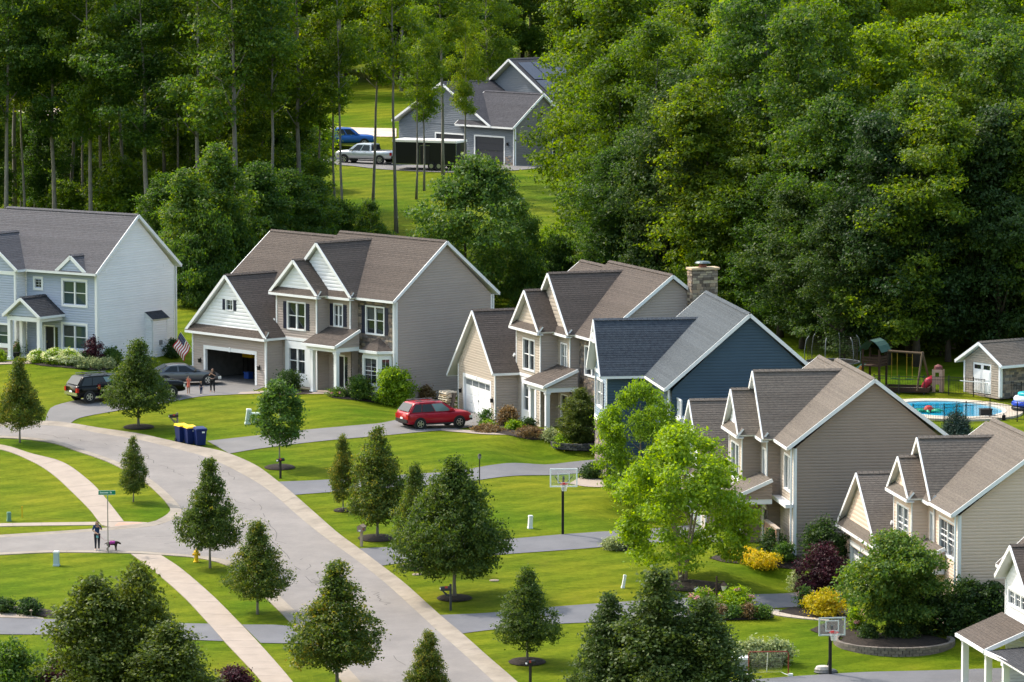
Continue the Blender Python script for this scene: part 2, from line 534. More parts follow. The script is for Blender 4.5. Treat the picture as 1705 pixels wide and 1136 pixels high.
crk.build('crack_sealer_line', CRK, road)

# pavements made of separate slabs
walk1 = struct('pavement', 'pale concrete pavement curving along the inside of the bend', 'pavement')
slab_run('slab', 'slab', [(-75, 731 + 8), (0, 741), (53, 756), (106, 771), (148, 801), (174, 828), (206, 869)], [(-75, 744), (0, 749), (53, 769), (87, 790), (119, 819), (148, 848), (165, 870)], 1.55, 0.035, 0.035, CONC, walk1)
walk2 = struct('pavement', 'narrow concrete pavement strip beside the side street', 'pavement')
slab_run('slab', 'slab', [(-75, 875), (0, 872.5), (80, 871), (163, 870)], [(-75, 880), (0, 877.5), (80, 876), (166, 875)], 1.55, 0.035, 0.035, CONC, walk2)
apron = struct('pavement', 'concrete corner ramp where the pavements meet', 'pavement')
slab_run('slab', 'slab', [(165, 870.5), (206, 869.5), (245, 871)], [(169, 875.5), (180, 880), (246, 872.5)], 1.6, 0.035, 0.05, CONC, apron)
ribbon('tactile_pad', [(197, 872), (238, 871.6)], [(191, 877), (226, 873.6)], 6, 3, 0.055, mat('tactile_red', (0.55, 0.28, 0.2), 0.85, var=0.25, scale=4), apron)
walk3 = struct('pavement', 'pale concrete pavement running down to the bottom edge beside the street trees', 'pavement')
slab_run('slab', 'slab', [(268, 925), (302, 948), (352, 991), (400, 1039), (433, 1074), (459, 1103), (487, 1136), (530, 1190)], [(218, 923), (252, 948), (302, 991), (340, 1031), (372, 1067), (402, 1099), (434, 1134), (478, 1190)], 1.55, 0.04, 0.04, CONC, walk3)

def drive(label, A, B, n=30, dz=0.03, m=DRIVE, name='driveway', cat='driveway'):
    return tag(ribbon(name, A, B, n, 5, dz, m), label, cat, kind='structure')
drive('wide grey driveway with parked cars in front of the open garage', [(75, 704), (80, 687), (92, 676), (140, 664), (200, 650), (262, 634), (327, 624)], [(115, 707), (135, 696), (196, 684.5), (288, 669), (343, 660), (410, 655), (450, 641)], m=DRIVE2)
drive('long grey driveway with the red SUV on it', [(345, 735), (444, 724), (512, 716), (590, 709), (640, 704), (700, 694), (774, 680)], [(382, 756), (444, 746), (547, 734), (648, 725), (700, 720), (752, 716), (836, 703)], m=DRIVE2)
drive('narrow grey driveway behind the lamp post and tall basketball hoop', [(461, 803), (544, 799.5), (690, 790), (772, 783), (870, 772), (980, 767), (1060, 764)], [(489, 825), (546, 820.5), (690, 810), (778, 802.5), (906, 792), (1000, 786), (1075, 786)])
drive('grey driveway at the foot of the tall basketball hoop', [(599, 914), (659, 911), (760, 905), (851, 898), (931, 891), (1022, 885), (1100, 880), (1190, 872)], [(633, 943), (680, 937), (760, 930), (851, 923), (998, 912), (1070, 905), (1150, 902), (1210, 905)])
drive('blue grey driveway passing the round flower island', [(732, 1025), (818, 1021), (925, 1011), (1050, 1002), (1150, 996), (1253, 990.5), (1337, 986), (1400, 984)], [(768, 1056), (819, 1049.5), (925, 1040), (989, 1037), (1090, 1031), (1180, 1026), (1262, 1016), (1330, 1012), (1400, 1012)])
drive('grey driveway along the bottom edge beside the hockey goal', [(1130, 1141), (1246, 1133), (1337, 1126), (1440, 1120), (1560, 1117), (1703, 1112), (1800, 1108)], [(1120, 1172), (1246, 1166), (1337, 1160), (1440, 1156), (1560, 1152), (1703, 1148), (1800, 1144)])
drive('blue grey driveway crossing the lower pavement', [(-75, 1027), (0, 1029.5), (123, 1033), (277, 1038), (349, 1039.5)], [(-75, 1055), (0, 1057), (108, 1058.5), (287, 1065), (372, 1068.5)])
drive('short driveway apron between the lower pavement and the street', [(403, 1041), (450, 1041), (482, 1043)], [(434, 1071.5), (470, 1072), (512, 1072)], n=8)
drive('beige paved corner beside the lower driveway', [(-75, 1015), (0, 1017), (35, 1023), (72, 1030)], [(-75, 1027), (0, 1029), (40, 1030), (73, 1031.5)], n=10, dz=0.034, m=CONC, name='path', cat='path')
drive('beige path along the front bed of the chimney house', [(735, 714), (770, 716.5), (806, 719), (856, 720), (905, 722)], [(735, 718), (770, 721), (806, 724), (856, 725), (905, 726)], n=12, dz=0.04, m=CONC, name='path', cat='path')
drive('curved sand coloured path behind the hoop backboard', [(975, 789), (990, 796), (1010, 801), (1060, 804)], [(948, 806), (975, 811), (1010, 812), (1060, 811)], n=12, dz=0.036, m=CONC, name='path', cat='path')
drive('beige path to the porch of the open garage house', [(400, 654), (450, 651.5), (500, 651), (556, 651)], [(395, 657.5), (450, 656), (500, 657), (556, 657)], n=12, dz=0.045, m=CONC, name='path', cat='path')
drive('concrete path at the porch of the blue grey house', [(-60, 604), (0, 602.5), (60, 601.5)], [(-60, 610), (0, 607.5), (58, 606)], n=8, dz=0.04, m=CONC, name='path', cat='path')
pth = struct('path', 'curved paver path from the flower island to the porch', 'path')
slab_run('paver', 'paver', [(1276, 1014), (1300, 1017), (1335, 1019), (1380, 1023)], [(1282, 1023), (1300, 1027), (1335, 1031), (1380, 1035)], 0.6, 0.045, 0.045, PAVER, pth)
drive('grey drive and parking in front of the far grey house', [(430, 262), (560, 262), (640, 262), (780, 262), (850, 268), (960, 262)], [(430, 272), (560, 275), (640, 283), (780, 288), (850, 285), (960, 275)], n=20, dz=0.05, m=DRIVE2)
drive('pale gravel lane seen between the trunks behind the wood', [(-40, 176), (60, 180), (200, 187), (400, 200), (560, 212), (660, 215)], [(-40, 188), (60, 192), (200, 200), (400, 216), (560, 228), (660, 229)], n=20, dz=0.06, m=mat('pale_gravel', (0.58, 0.49, 0.41), 0.95, rgb2=(0.42, 0.33, 0.26), scale=1.0), name='lane', cat='lane')

# planting beds (low mounds of dark bark mulch)
def bed(label, px, mound=0.1, m=None, ground_pts=False, dz=0.035):
    P_ = px if ground_pts else gpts(px)
    P_ = smooth_line(list(P_) + [P_[0]], 40)[:-1]
    c = sum(P_, Vector((0, 0))) / len(P_)
    mb = MB(); rings = []
    for r, hgt in ((1.0, 0.0), (0.9, 0.45), (0.7, 0.8), (0.4, 1.0)):
        ring = []
        for p in P_:
            w = c.lerp(p, r); ring.append(len(mb.v))
            mb.v.append((w.x, w.y, terrain(w.x, w.y) + dz + mound * hgt))
        rings.append(ring)
    n = len(P_)
    for a, b in zip(rings, rings[1:]):
        for j in range(n): mb.f.append((a[j], a[(j + 1) % n], b[(j + 1) % n], b[j])); mb.m.append(0)
    mb.f.append(tuple(rings[-1])); mb.m.append(0)
    o = mb.build('mulch_bed', m or MULCH, None, smooth=True)
    if o.data.polygons[0].normal.z < 0: o.data.flip_normals()
    return tag(o, label, 'mulch bed', kind='structure')
def ring_bed(label, px, py, r, mound=0.12):
    c = survey(px, py)
    return bed(label, [Vector((c.x + math.cos(t) * r, c.y + math.sin(t) * r * 0.95)) for t in [k * math.pi / 6 for k in range(12)]], mound, ground_pts=True)
bed('dark mulch bed with pale hydrangeas before the blue grey house', [(45, 603), (100, 600), (165, 596), (196, 604), (190, 614), (150, 617), (110, 613), (65, 609)])
bed('dark mulch bed under the round bushes by the bay window', [(545, 660), (590, 652), (650, 652), (700, 655), (738, 668), (716, 680), (660, 676), (600, 668), (560, 664)])
bed('dark mulch strip by the garage corner of the taupe house', [(445, 652), (470, 648), (515, 650), (520, 656), (480, 658), (450, 657)], 0.05)
bed('mulch bed with dry shrubs before the chimney house', [(775, 712), (830, 708), (900, 715), (930, 723), (900, 733), (860, 728), (806, 719)], 0.06)
bed('mulch bed edged with dark stacked stone', [(920, 742), (930, 730), (975, 728), (1010, 735), (1010, 752), (965, 752), (935, 750)], 0.15)
bed('mulch bed with yellow shrubs at the tan porch house', [(1180, 930), (1230, 915), (1330, 920), (1360, 935), (1340, 948), (1280, 944), (1215, 938)], 0.1)
bed('dark mulch bed of the round flower island', [(1140, 1018), (1170, 1004), (1240, 1005), (1285, 1024), (1275, 1032), (1200, 1034), (1150, 1030)], 0.12, dz=0.06)
bed('dark mulch bed under the golden shrub', [(1296, 1020), (1325, 1012), (1370, 1010), (1420, 1018), (1425, 1030), (1370, 1031), (1325, 1026)], 0.08, dz=0.06)
bed('mulch bed behind the low stone ring', [(1348, 1050), (1400, 1030), (1440, 1040), (1440, 1062), (1380, 1060)], 0.06)
bed('dark mulch bed under the birch clump', [(1100, 976), (1130, 967), (1180, 970), (1215, 978), (1190, 985), (1130, 985)], 0.16)
bed('mulch bed with clipped shrubs by the lower driveway', [(-60, 1010), (20, 1010), (80, 1016), (125, 1030), (80, 1029), (30, 1021), (-60, 1016)], 0.08)
bed('mulch bed with low plants beside the birch and driveway', [(1000, 910), (1040, 904), (1080, 908), (1075, 918), (1030, 918)], 0.08)
# ------------------------------------------------------------------ house building kit
Z = Vector((0, 0, 1))
TRIM = mat('white_trim', (0.78, 0.79, 0.80), 0.55, var=0.06, scale=2)
GLASS = glassmat('window_glass')
GLASS_T = glassmat('window_glass_teal', (0.05, 0.085, 0.085))
SHUT = mat('navy_shutter', (0.018, 0.022, 0.045), 0.6, var=0.2)
FOUND = mat('foundation_block', (0.32, 0.31, 0.30), 0.9, var=0.2, scale=4)
BLACK = mat('black_metal', (0.012, 0.012, 0.013), 0.45)
DARKDOOR = mat('dark_front_door', (0.016, 0.017, 0.022), 0.35)

BLIND = mat('window_blind', (.13, .15, .155), .5, var=.2, scale=3)
BLIND2 = mat('window_curtain', (.055, .07, .08), .4, var=.4, scale=4)
rwin = random.Random(12)
def bounds(poly, v):
    xs = []
    n = len(poly)
    for i in range(n):
        (u0, v0), (u1, v1) = poly[i], poly[(i + 1) % n]
        if abs(v1 - v0) < 1e-9: continue
        t = (v - v0) / (v1 - v0)
        if -1e-6 <= t <= 1 + 1e-6: xs.append(u0 + (u1 - u0) * t)
    if len(xs) < 2: return None
    return min(xs), max(xs)
def coursed(mb, O, U, V, N, poly, step, lip, holes=(), m=0, cove=False):
    vmin = min(p[1] for p in poly); vmax = max(p[1] for p in poly)
    n = max(1, int(math.ceil((vmax - vmin) / step - 1e-6)))
    for k in range(n):
        a = vmin + k * step; b = min(a + step, vmax)
        e = (b - a) * 0.002
        A = bounds(poly, a + e); B = bounds(poly, b - e)
        if not A or not B: continue
        mid = (a + b) / 2
        spans = [((A[0], B[0]), (A[1], B[1]))]
        for h in holes:
            if h[2] < mid < h[3]:
                new = []
                for L_, R_ in spans:
                    if h[1] <= min(L_) or h[0] >= max(R_): new.append((L_, R_)); continue
                    if h[0] > max(L_): new.append((L_, (h[0], h[0])))
                    if h[1] < min(R_): new.append(((h[1], h[1]), R_))
                spans = new
        for L_, R_ in spans:
            p0 = O + U * L_[0] + V * a + N * lip; p1 = O + U * R_[0] + V * a + N * lip
            p2 = O + U * R_[1] + V * b + N * lip * 0.12; p3 = O + U * L_[1] + V * b + N * lip * 0.12
            if cove:                                  # flat lower board, coved upper part
                w = 0.52
                k0 = O + U * (L_[0] + (L_[1] - L_[0]) * w) + V * (a + (b - a) * w) + N * lip; k1 = O + U * (R_[0] + (R_[1] - R_[0]) * w) + V * (a + (b - a) * w) + N * lip
                mb.q(p0, p1, k1, k0, m=m); mb.q(k0, k1, p2, p3, m=m)
            else: mb.q(p0, p1, p2, p3, m=m)
            mb.q(O + U * L_[0] + V * a, O + U * R_[0] + V * a, p1, p0, m=m)
class Wall:
    """vertical wall face of a house, from p0 to p1 (plan), outside to the right of the walk"""
    def __init__(s, h, p0, p1):
        s.h = h
        s.O = Vector((p0[0], p0[1], 0)); d = Vector((p1[0], p1[1], 0)) - s.O
        s.len = d.length; s.U = d.normalized(); s.N = s.U.cross(Z)
        s.M = Matrix(((s.U.x, s.N.x, 0, s.O.x), (s.U.y, s.N.y, 0, s.O.y), (0, 0, 1, 0), (0, 0, 0, 1)))
        s.holes = []
    def face(s, poly, m, step=0.17, lip=0.04, name='wall'):
        mb = MB(); coursed(mb, s.O, s.U, Z, s.N, poly, step, lip, s.holes, cove=lip > 0.01)
        return mb.build(name, m, s.h)
    def rect(s, z0, z1, m, u0=0.0, u1=None, **k):
        u1 = s.len if u1 is None else u1
        return s.face([(u0, z0), (u1, z0), (u1, z1), (u0, z1)], m, **k)
    def box(s, mb, u0, u1, d0, d1, z0, z1, m=0): mb.box(u0, u1, d0, d1, z0, z1, m, s.M)
    def part(s, name, m, u0, u1, d0, d1, z0, z1, parent=None):
        mb = MB(); s.box(mb, u0, u1, d0, d1, z0, z1); return mb.build(name, m, parent or s.h)
    def trim(s, u, z0, z1, w=0.12, m=None): return s.part('corner_board', m or TRIM, u - w / 2, u + w / 2, 0.0, 0.062, z0, z1)
    def window(s, u0, u1, z0, z1, cols=2, rail=True, grid=None, shutter=0, glass=None, t=0.1, frame=None):
        s.holes.append((u0 + 0.01, u1 - 0.01, z0 + 0.01, z1 - 0.01))
        mb = MB()
        s.box(mb, u0 - t, u0, -0.10, 0.066, z0 - t, z1 + t); s.box(mb, u1, u1 + t, -0.10, 0.066, z0 - t, z1 + t)
        s.box(mb, u0, u1, -0.10, 0.066, z1, z1 + t); s.box(mb, u0, u1, -0.10, 0.085, z0 - t, z0)
        w = (u1 - u0) / cols
        for k in range(1, cols): s.box(mb, u0 + k * w - 0.06, u0 + k * w + 0.06, -0.10, 0.03, z0, z1)
        zm = (z0 + z1) / 2
        for k in range(cols):
            a = u0 + k * w + (0.06 if k else 0); b = u0 + (k + 1) * w - (0.06 if k < cols - 1 else 0)
            if rail: s.box(mb, a, b, -0.07, -0.01, zm - 0.025, zm + 0.025)
            if grid:
                for j in range(1, grid[0]): s.box(mb, a + (b - a) * j / grid[0] - .009, a + (b - a) * j / grid[0] + .009, -0.06, -0.03, z0, z1)
                for j in range(1, grid[1]): s.box(mb, a, b, -0.061, -0.031, z0 + (z1 - z0) * j / grid[1] - .009, z0 + (z1 - z0) * j / grid[1] + .009)
        f = mb.build('window', frame or TRIM, s.h)
        for k in range(cols):
            a = u0 + k * w + (0.06 if k else 0); b = u0 + (k + 1) * w - (0.06 if k < cols - 1 else 0)
            s.part('pane', glass or GLASS, a, b, -0.09, -0.065, z0, z1, f)
            q = rwin.random()
            if q < 0.55: s.part('blind', BLIND if q < .35 else BLIND2, a + .02, b - .02, -0.064, -0.061, z1 - (z1 - z0) * rwin.choice([.2, .35, .48, .48]), z1 - .01, f)
        if shutter:
            for a in (u0 - t - shutter - 0.02, u1 + t + 0.02):
                mb = MB(); s.box(mb, a, a + shutter, 0.01, 0.058, z0 - 0.04, z1 + 0.04)
                n = int((z1 - z0) / 0.12)
                for j in range(n):
                    zz = z0 + 0.04 + j * (z1 - z0 - 0.04) / n
                    s.box(mb, a + 0.05, a + shutter - 0.05, 0.059, 0.072, zz, zz + 0.06)
                mb.build('shutter', SHUT, s.h)
        return f
    def door(s, u0, u1, z0, z1, m=None, t=0.11, lights=True):
        s.holes.append((u0, u1, z0, z1))
        mb = MB()
        s.box(mb, u0 - t, u0, -0.1, 0.045, z0, z1 + t); s.box(mb, u1, u1 + t, -0.1, 0.045, z0, z1 + t); s.box(mb, u0, u1, -0.1, 0.045, z1, z1 + t)
        s.box(mb, u0 - t, u1 + t, -0.1, 0.1, z0 - 0.06, z0)
        d = s.part('door', m or DARKDOOR, u0, u1, -0.09, -0.05, z0, z1)
        mb.build('door_frame', TRIM, d)
        s.part('door_handle', mat('brass', (0.5, 0.38, 0.15), 0.3, metal=1), u0 + 0.08, u0 + 0.12, -0.05, 0.0, z0 + 0.95, z0 + 1.1, d)
        if lights: s.part('sidelight', GLASS, u1 + t + 0.02, u1 + t + 0.27, 0.0, 0.07, z0 + 0.15, z1, d)
    def lantern(s, u, z):
        mb = MB(); s.box(mb, u - .04, u + .04, 0, .06, z + .1, z + .2); s.box(mb, u - .08, u + .08, .06, .2, z - .12, z + .1); s.box(mb, u - .1, u + .1, .04, .22, z + .1, z + .14)
        mb.build('wall_lantern', BLACK, s.h)

def slope(h, O, U, V, poly, mats, th=0.14, step=0.17, name='roof_slope'):
    U = U.normalized(); V = V.normalized(); N = U.cross(V).normalized()
    if N.z < 0: N = -N
    mb = MB()
    coursed(mb, O + N * th, U, V, N, poly, step, 0.014)
    lo = [O + U * p[0] + V * p[1] for p in poly]; hi = [p + N * (th - 0.004) for p in lo]
    mb.q(*lo, m=1); mb.q(*hi, m=0)
    for i in range(len(lo)): mb.q(lo[i], lo[(i + 1) % len(lo)], hi[(i + 1) % len(lo)], hi[i], m=1)
    return mb.build(name, mats, h)

def gable_roof(h, axis, a0, a1, b0, bc, b1, ze, zr, mats, rakes=(1, 1), gutters=(1, 1), ze1=None, cap=True, board=0.2):
    ze1 = ze if ze1 is None else ze1
    pt = (lambda a, b, z: Vector((a, b, z))) if axis == 'x' else (lambda a, b, z: Vector((b, a, z)))
    th = 0.14
    for be, zz, g in ((b0, ze, gutters[0]), (b1, ze1, gutters[1])):
        O = pt(a0, be, zz); U = pt(a1, be, zz) - O; V = pt(a0, bc, zr) - O
        s_ = slope(h, O, U, V, [(0, 0), (U.length, 0), (U.length, V.length), (0, V.length)], mats, th)
        if g:
            mb = MB(); out = (pt(0, be, 0) - pt(0, bc, 0)).normalized()
            mb.beam(pt(a0, be, zz + 0.02) + out * 0.05, pt(a1, be, zz + 0.02) + out * 0.05, 0.13, 0.15)
            mb.build('gutter', TRIM, s_)
        for a, flag in ((a0, rakes[0]), (a1, rakes[1])):
            if not flag: continue
            sg = -1 if a == a0 else 1
            d = pt(sg, 0, 0) * 0.026
            nrm = U.cross(V).normalized()
            if nrm.z < 0: nrm = -nrm
            mb = MB(); off = nrm * (th - board / 2 + 0.015)
            mb.beam(pt(a, be, zz) + d + off, pt(a, bc, zr) + d + off + V.normalized() * 0.05, 0.05, board, up=nrm)
            mb.build('rake_board', TRIM, s_)
    if cap:
        mb = MB()
        top = zr + th * 1.25
        n = max(2, int(abs(a1 - a0) / 0.3))
        for k in range(n):
            p, q = a0 + (a1 - a0) * k / n, a0 + (a1 - a0) * (k + 1) / n - 0.01
            for sg in (-1, 1):
                mb.q(pt(p, bc, top + 0.05), pt(q, bc, top + 0.04), pt(q, bc + sg * 0.2, top - 0.08), pt(p, bc + sg * 0.2, top - 0.07))
        mb.build('ridge_cap', mats[0], h)
def pent(h, x0, x1, yw, ye, ze, rise, mats):
    O = Vector((x0, ye, ze)); U = Vector((x1 - x0, 0, 0)); V = Vector((0, yw - ye, rise))
    s_ = slope(h, O, U, V, [(0, 0), (U.length, 0), (U.length, V.length), (0, V.length)], mats, 0.1)
    mb = MB(); mb.beam((x0, ye - 0.05, ze + 0.0), (x1, ye - 0.05, ze + 0.0), 0.12, 0.16); mb.build('gutter', TRIM, s_)
    mb = MB(); mb.box(x0 + .02, x1 - .02, ye + .02, yw - .003, ze - .08, ze - .03); mb.build('soffit', TRIM, s_)
    return s_
def downspout(h, x, y, z0, z1):
    MB().box(x - .05, x + .05, y - .045, y + .045, z0, z1).build('downspout', TRIM, h)

STONES = [mat('stone_%d' % i, c, 0.9, var=0.3, scale=7, bump=0.4, bscale=20) for i, c in enumerate([(0.20, 0.16, 0.14), (0.13, 0.115, 0.11), (0.28, 0.22, 0.18), (0.19, 0.175, 0.17), (0.36, 0.29, 0.23)])]
def veneer(wall, u0, u1, z0, z1, seed=1, hs=(0.10, 0.2), ws=(0.2, 0.5)):
    """field of single proud stones with recessed joints, too small to pick apart"""
    r = random.Random(seed); mb = MB()
    if not wall.holes: wall.box(mb, u0, u1, -0.02, 0.0, z0, z1, 1)
    z = z0
    while z < z1 - 0.02:
        hh = min(r.uniform(*hs), z1 - z); u = u0 - r.uniform(0, .2)
        while u < u1:
            w = r.uniform(*ws); a, b = max(u, u0), min(u + w, u1)
            if b - a > 0.03 and not any(a < q[1] and b > q[0] and z < q[3] and z + hh > q[2] for q in wall.holes):
                wall.box(mb, a + .008, b - .008, 0.0, r.uniform(.02, .06), z + .008, z + hh - .008, r.randrange(5))
            u += w
        z += hh
    o = mb.build('stone_veneer', STONES, wall.h); o['kind'] = 'stuff'
    return o

SH_BROWN = mat('shingle_brown', (0.102, 0.083, 0.071), 0.95, rgb2=(0.056, 0.045, 0.040), scale=5, stretch=(1, 1, 3), bump=0.5, bscale=40, rnd=0.09, detail=7)
SH_TAN = mat('shingle_tan', (0.152, 0.130, 0.110), 0.95, rgb2=(0.092, 0.078, 0.067), scale=5, stretch=(1, 1, 3), bump=0.5, bscale=40, rnd=0.09, detail=7)
SH_GREY = mat('shingle_grey', (0.098, 0.098, 0.108), 0.95, rgb2=(0.063, 0.059, 0.065), scale=5, stretch=(1, 1, 3), bump=0.5, bscale=40, rnd=0.09, detail=7)
SH_BLUE = mat('shingle_slate', (0.077, 0.090, 0.102), 0.95, rgb2=(0.043, 0.053, 0.065), scale=4, stretch=(1, 1, 3), bump=0.5, bscale=40, rnd=0.1, detail=7)
SH_CHAR = mat('shingle_charcoal', (0.05, 0.052, 0.06), 0.95, rgb2=(0.025, 0.027, 0.033), scale=5, bump=0.5, bscale=40, rnd=0.1)
SD_TAUPE = mat('siding_taupe', (0.40, 0.335, 0.30), 0.7, var=0.06, scale=0.7, rnd=0.03)
SD_TAN_SUN = mat('siding_tan_sunlit', (0.42, 0.36, 0.30), 0.7, var=0.06, scale=0.7, rnd=0.03)  # tan gables; on house fronts the side siding with warm sunlight put into colour
SD_OLIVE = mat('siding_brown', (0.31, 0.242, 0.196), 0.7, var=0.06, scale=0.7, rnd=0.03)
SD_BEIGE = mat('siding_beige', (0.66, 0.51, 0.405), 0.7, var=0.06, scale=0.7, rnd=0.03)
SD_WHITE = mat('siding_white', (0.76, 0.77, 0.79), 0.65, var=0.05, scale=0.7, rnd=0.03)
SD_PALE = mat('siding_pale_blue', (0.80, 0.80, 0.82), 0.7, var=0.05, scale=0.7, rnd=0.03)
SD_PALE_SHADE = mat('siding_pale_blue_shade', (0.37, 0.42, 0.53), 0.7, var=0.06, scale=0.7, rnd=0.03)  # same siding on the pale blue house's front, bluish shade put into colour
SD_NAVY = mat('siding_navy', (0.048, 0.086, 0.124), 0.65, var=0.08, scale=0.7, rnd=0.03)
SD_SHAKE_SUN = mat('shake_navy_sunlit', (0.22, 0.29, 0.37), 0.8, var=0.2, scale=5, rnd=0.1)  # navy house's front gable, grazing sunlight put into the lighter colour
SD_GREY = mat('siding_grey', (0.19, 0.175, 0.165), 0.7, var=0.06, scale=0.7, rnd=0.03)
SD_BGREY = mat('siding_blue_grey', (0.15, 0.172, 0.205), 0.7, var=0.06, scale=0.7, rnd=0.03)
HE = 6.05

def house_empty(key, label, dz=0.0):
    X, Y, a = HOUSES[key]
    return thing('house', label, 'house', (X, Y, plane_z(Y)), R(a), 'houses along the street')

def builder_house(key, label, p):
    """two storey house: long main roof, two stepped front gables, garage wing with front gable on the far side, porch between"""
    h = house_empty(key, label)
    W, Zr, L = p['W'], p['Zr'], p['L']
    b0, b1, by, bz = p['b0'], p['b1'], p['by'], p['bz']
    c0, cc, cy, cz = p['c0'], p['cc'], p['cy'], p['cz']
    g0, g1, gy, gz, ge = p['g0'], p['g1'], p['gy'], p['gz'], p['ge']
    sd, gs, mats = p['side'], p['gable'], (p['roof'], TRIM)
    fsd = p.get('front', sd)
    zb = p.get('zb', 0.0) - 0.4
    o_ = 0.32
    xb0, xb1, yb = b0 + o_, b1 - o_, by + o_
    xc1, yc = c0 - o_, cy + o_
    xg0, xg1, yg = g0 + o_, g1 - o_, gy + o_
    xl = p.get('xl2', xg0)                               # far end of the two storey part
    yr = lambda z: -0.4 + (z - HE) / (Zr - HE) * (W / 2 + 0.4)   # where the main front slope reaches height z
    # --- walls
    mb = MB(); mb.box(xl + .02, -.02, 0.02, W - .02, zb - .6, zb + .35); mb.box(xb0 + .02, xc1 - .02, yc + .02, 0.02, zb - .6, zb + .35); mb.box(xb0 + .02, xb1 - .02, yb + .02, yc + .02, zb - .6, zb + .35); mb.build('foundation', FOUND, h)
    wr = Wall(h, (0, 0), (0, W))
    wr.face([(0, zb), (W, zb), (W, HE), (W / 2, Zr - 0.05), (0, HE)], sd)
    wr.trim(0.06, zb, HE); wr.trim(W - 0.06, zb, HE)
    Wall(h, (0, W), (xl, W)).rect(zb, HE, sd, step=0.4)
    Wall(h, (xl, W), (xl, 0)).face([(0, zb), (W, zb), (W, HE), (W / 2, Zr - .5), (0, HE)], sd, step=0.4)
    # right part of the front
    wf = Wall(h, (xc1, 0), (0, 0)); p['wf'] = wf
    X = lambda x: x - xc1
    for w in p.get('win_r', []): wf.window(X(w[0]), X(w[1]), w[2], w[3], **p.get('wkw', {}))
    if p.get('stone'):
        veneer(wf, 0.03, -xc1 - 0.1, zb, HE - .1, 5)
        wf.part('wall', sd, 0, -xc1, -0.12, -0.03, zb, HE) if not wf.holes else wf.rect(zb, HE, STONES[1], lip=0.001)
    else: wf.rect(zb, HE, fsd)
    wf.trim(-xc1 - 0.06, zb, HE)
    # centre bay
    wc = Wall(h, (xb1, yc), (xc1, yc))
    for w in p.get('win_c', []): wc.window(w[0] - xb1, w[1] - xb1, w[2], w[3], **p.get('wkw', {}))
    d = p.get('door')
    if d: wc.door(d[0] - xb1, d[1] - xb1, 0.0, 2.1)
    wc.rect(zb, HE, fsd); wc.trim(xc1 - xb1 - 0.06, 3.2, HE)
    Wall(h, (xc1, yc), (xc1, 0)).rect(zb, HE, sd)
    # left bay
    wb = Wall(h, (xb0, yb), (xb1, yb))
    for w in p.get('win_b', []): wb.window(w[0] - xb0, w[1] - xb0, w[2], w[3], **p.get('wkw', {}))
    pn = p.get('panel')
    if pn:
        w = pn[4]
        wb.window(w[0] - xb0, w[1] - xb0, w[2], w[3], t=0.07)
        mb = MB()
        for u0, u1, z0, z1 in ((pn[0], w[0] - .07, pn[2], pn[3]), (w[1] + .07, pn[1], pn[2], pn[3]), (w[0] - .07, w[1] + .07, pn[2], w[2] - .07), (w[0] - .07, w[1] + .07, w[3] + .07, pn[3])):
            wb.box(mb, u0 - xb0, u1 - xb0, 0.0, 0.058, z0, z1)
        mb.build('bay_panel', TRIM, h)
    wb.rect(zb, HE, fsd); wb.trim(0.06, 2.6, HE); wb.trim(xb1 - xb0 - 0.06, zb, HE)
    wb.part('band_board', TRIM, 0, xb1 - xb0, 0.0, 0.075, 2.95, 3.15)
    Wall(h, (xb1, yb), (xb1, yc)).rect(zb, HE, sd); Wall(h, (xb0, 0), (xb0, yb)).rect(zb, HE, sd)
    # garage
    wg = Wall(h, (xg0, yg), (xg1, yg))
    gd = p['gdoor']; zgb = zb + 0.12 + p.get('gfl', 0.3)
    wg.holes.append((gd[0] - xg0, gd[1] - xg0, zgb - .3, gd[2]))
    sw = p.get('gwin')
    if sw and sw[2] < ge: wg.window(*[q - xg0 for q in sw[:2]], *sw[2:], cols=1)
    gfull = p.get('gfull', False)
    if gfull: wg.face([(0, zb), (xg1 - xg0, zb), (xg1 - xg0, ge), ((xg1 - xg0) / 2, gz - .05), (0, ge)], fsd)
    else: wg.rect(zb, ge, fsd)
    wg.trim(0.06, zb, ge); wg.trim(xg1 - xg0 - .06, zb, ge)
    Wall(h, (xg1, yg), (xg1, 0.1)).rect(zb, ge, sd); Wall(h, (xg0, 4.0), (xg0, yg)).rect(zb, ge, sd)
    Wall(h, (xg1, 4.0), (xg0, 4.0)).face([(0, zb), (xg1 - xg0, zb), (xg1 - xg0, ge), ((xg1 - xg0) / 2, gz - .1), (0, ge)], sd)
    fr = MB(); u0, u1 = gd[0] - xg0, gd[1] - xg0
    wg.box(fr, u0 - .2, u0, -.15, .05, zgb, gd[2] + .25); wg.box(fr, u1, u1 + .2, -.15, .05, zgb, gd[2] + .25); wg.box(fr, u0, u1, -.15, .06, gd[2], gd[2] + .25); wg.box(fr, (u0 + u1) / 2 - .07, (u0 + u1) / 2 + .07, .06, .1, gd[2] - .02, gd[2] + .3)
    fr.build('garage_door_frame', TRIM, h)
    wg.lantern(u0 - .55, 1.65 + zb); wg.lantern(u1 + .5, 1.65 + zb)
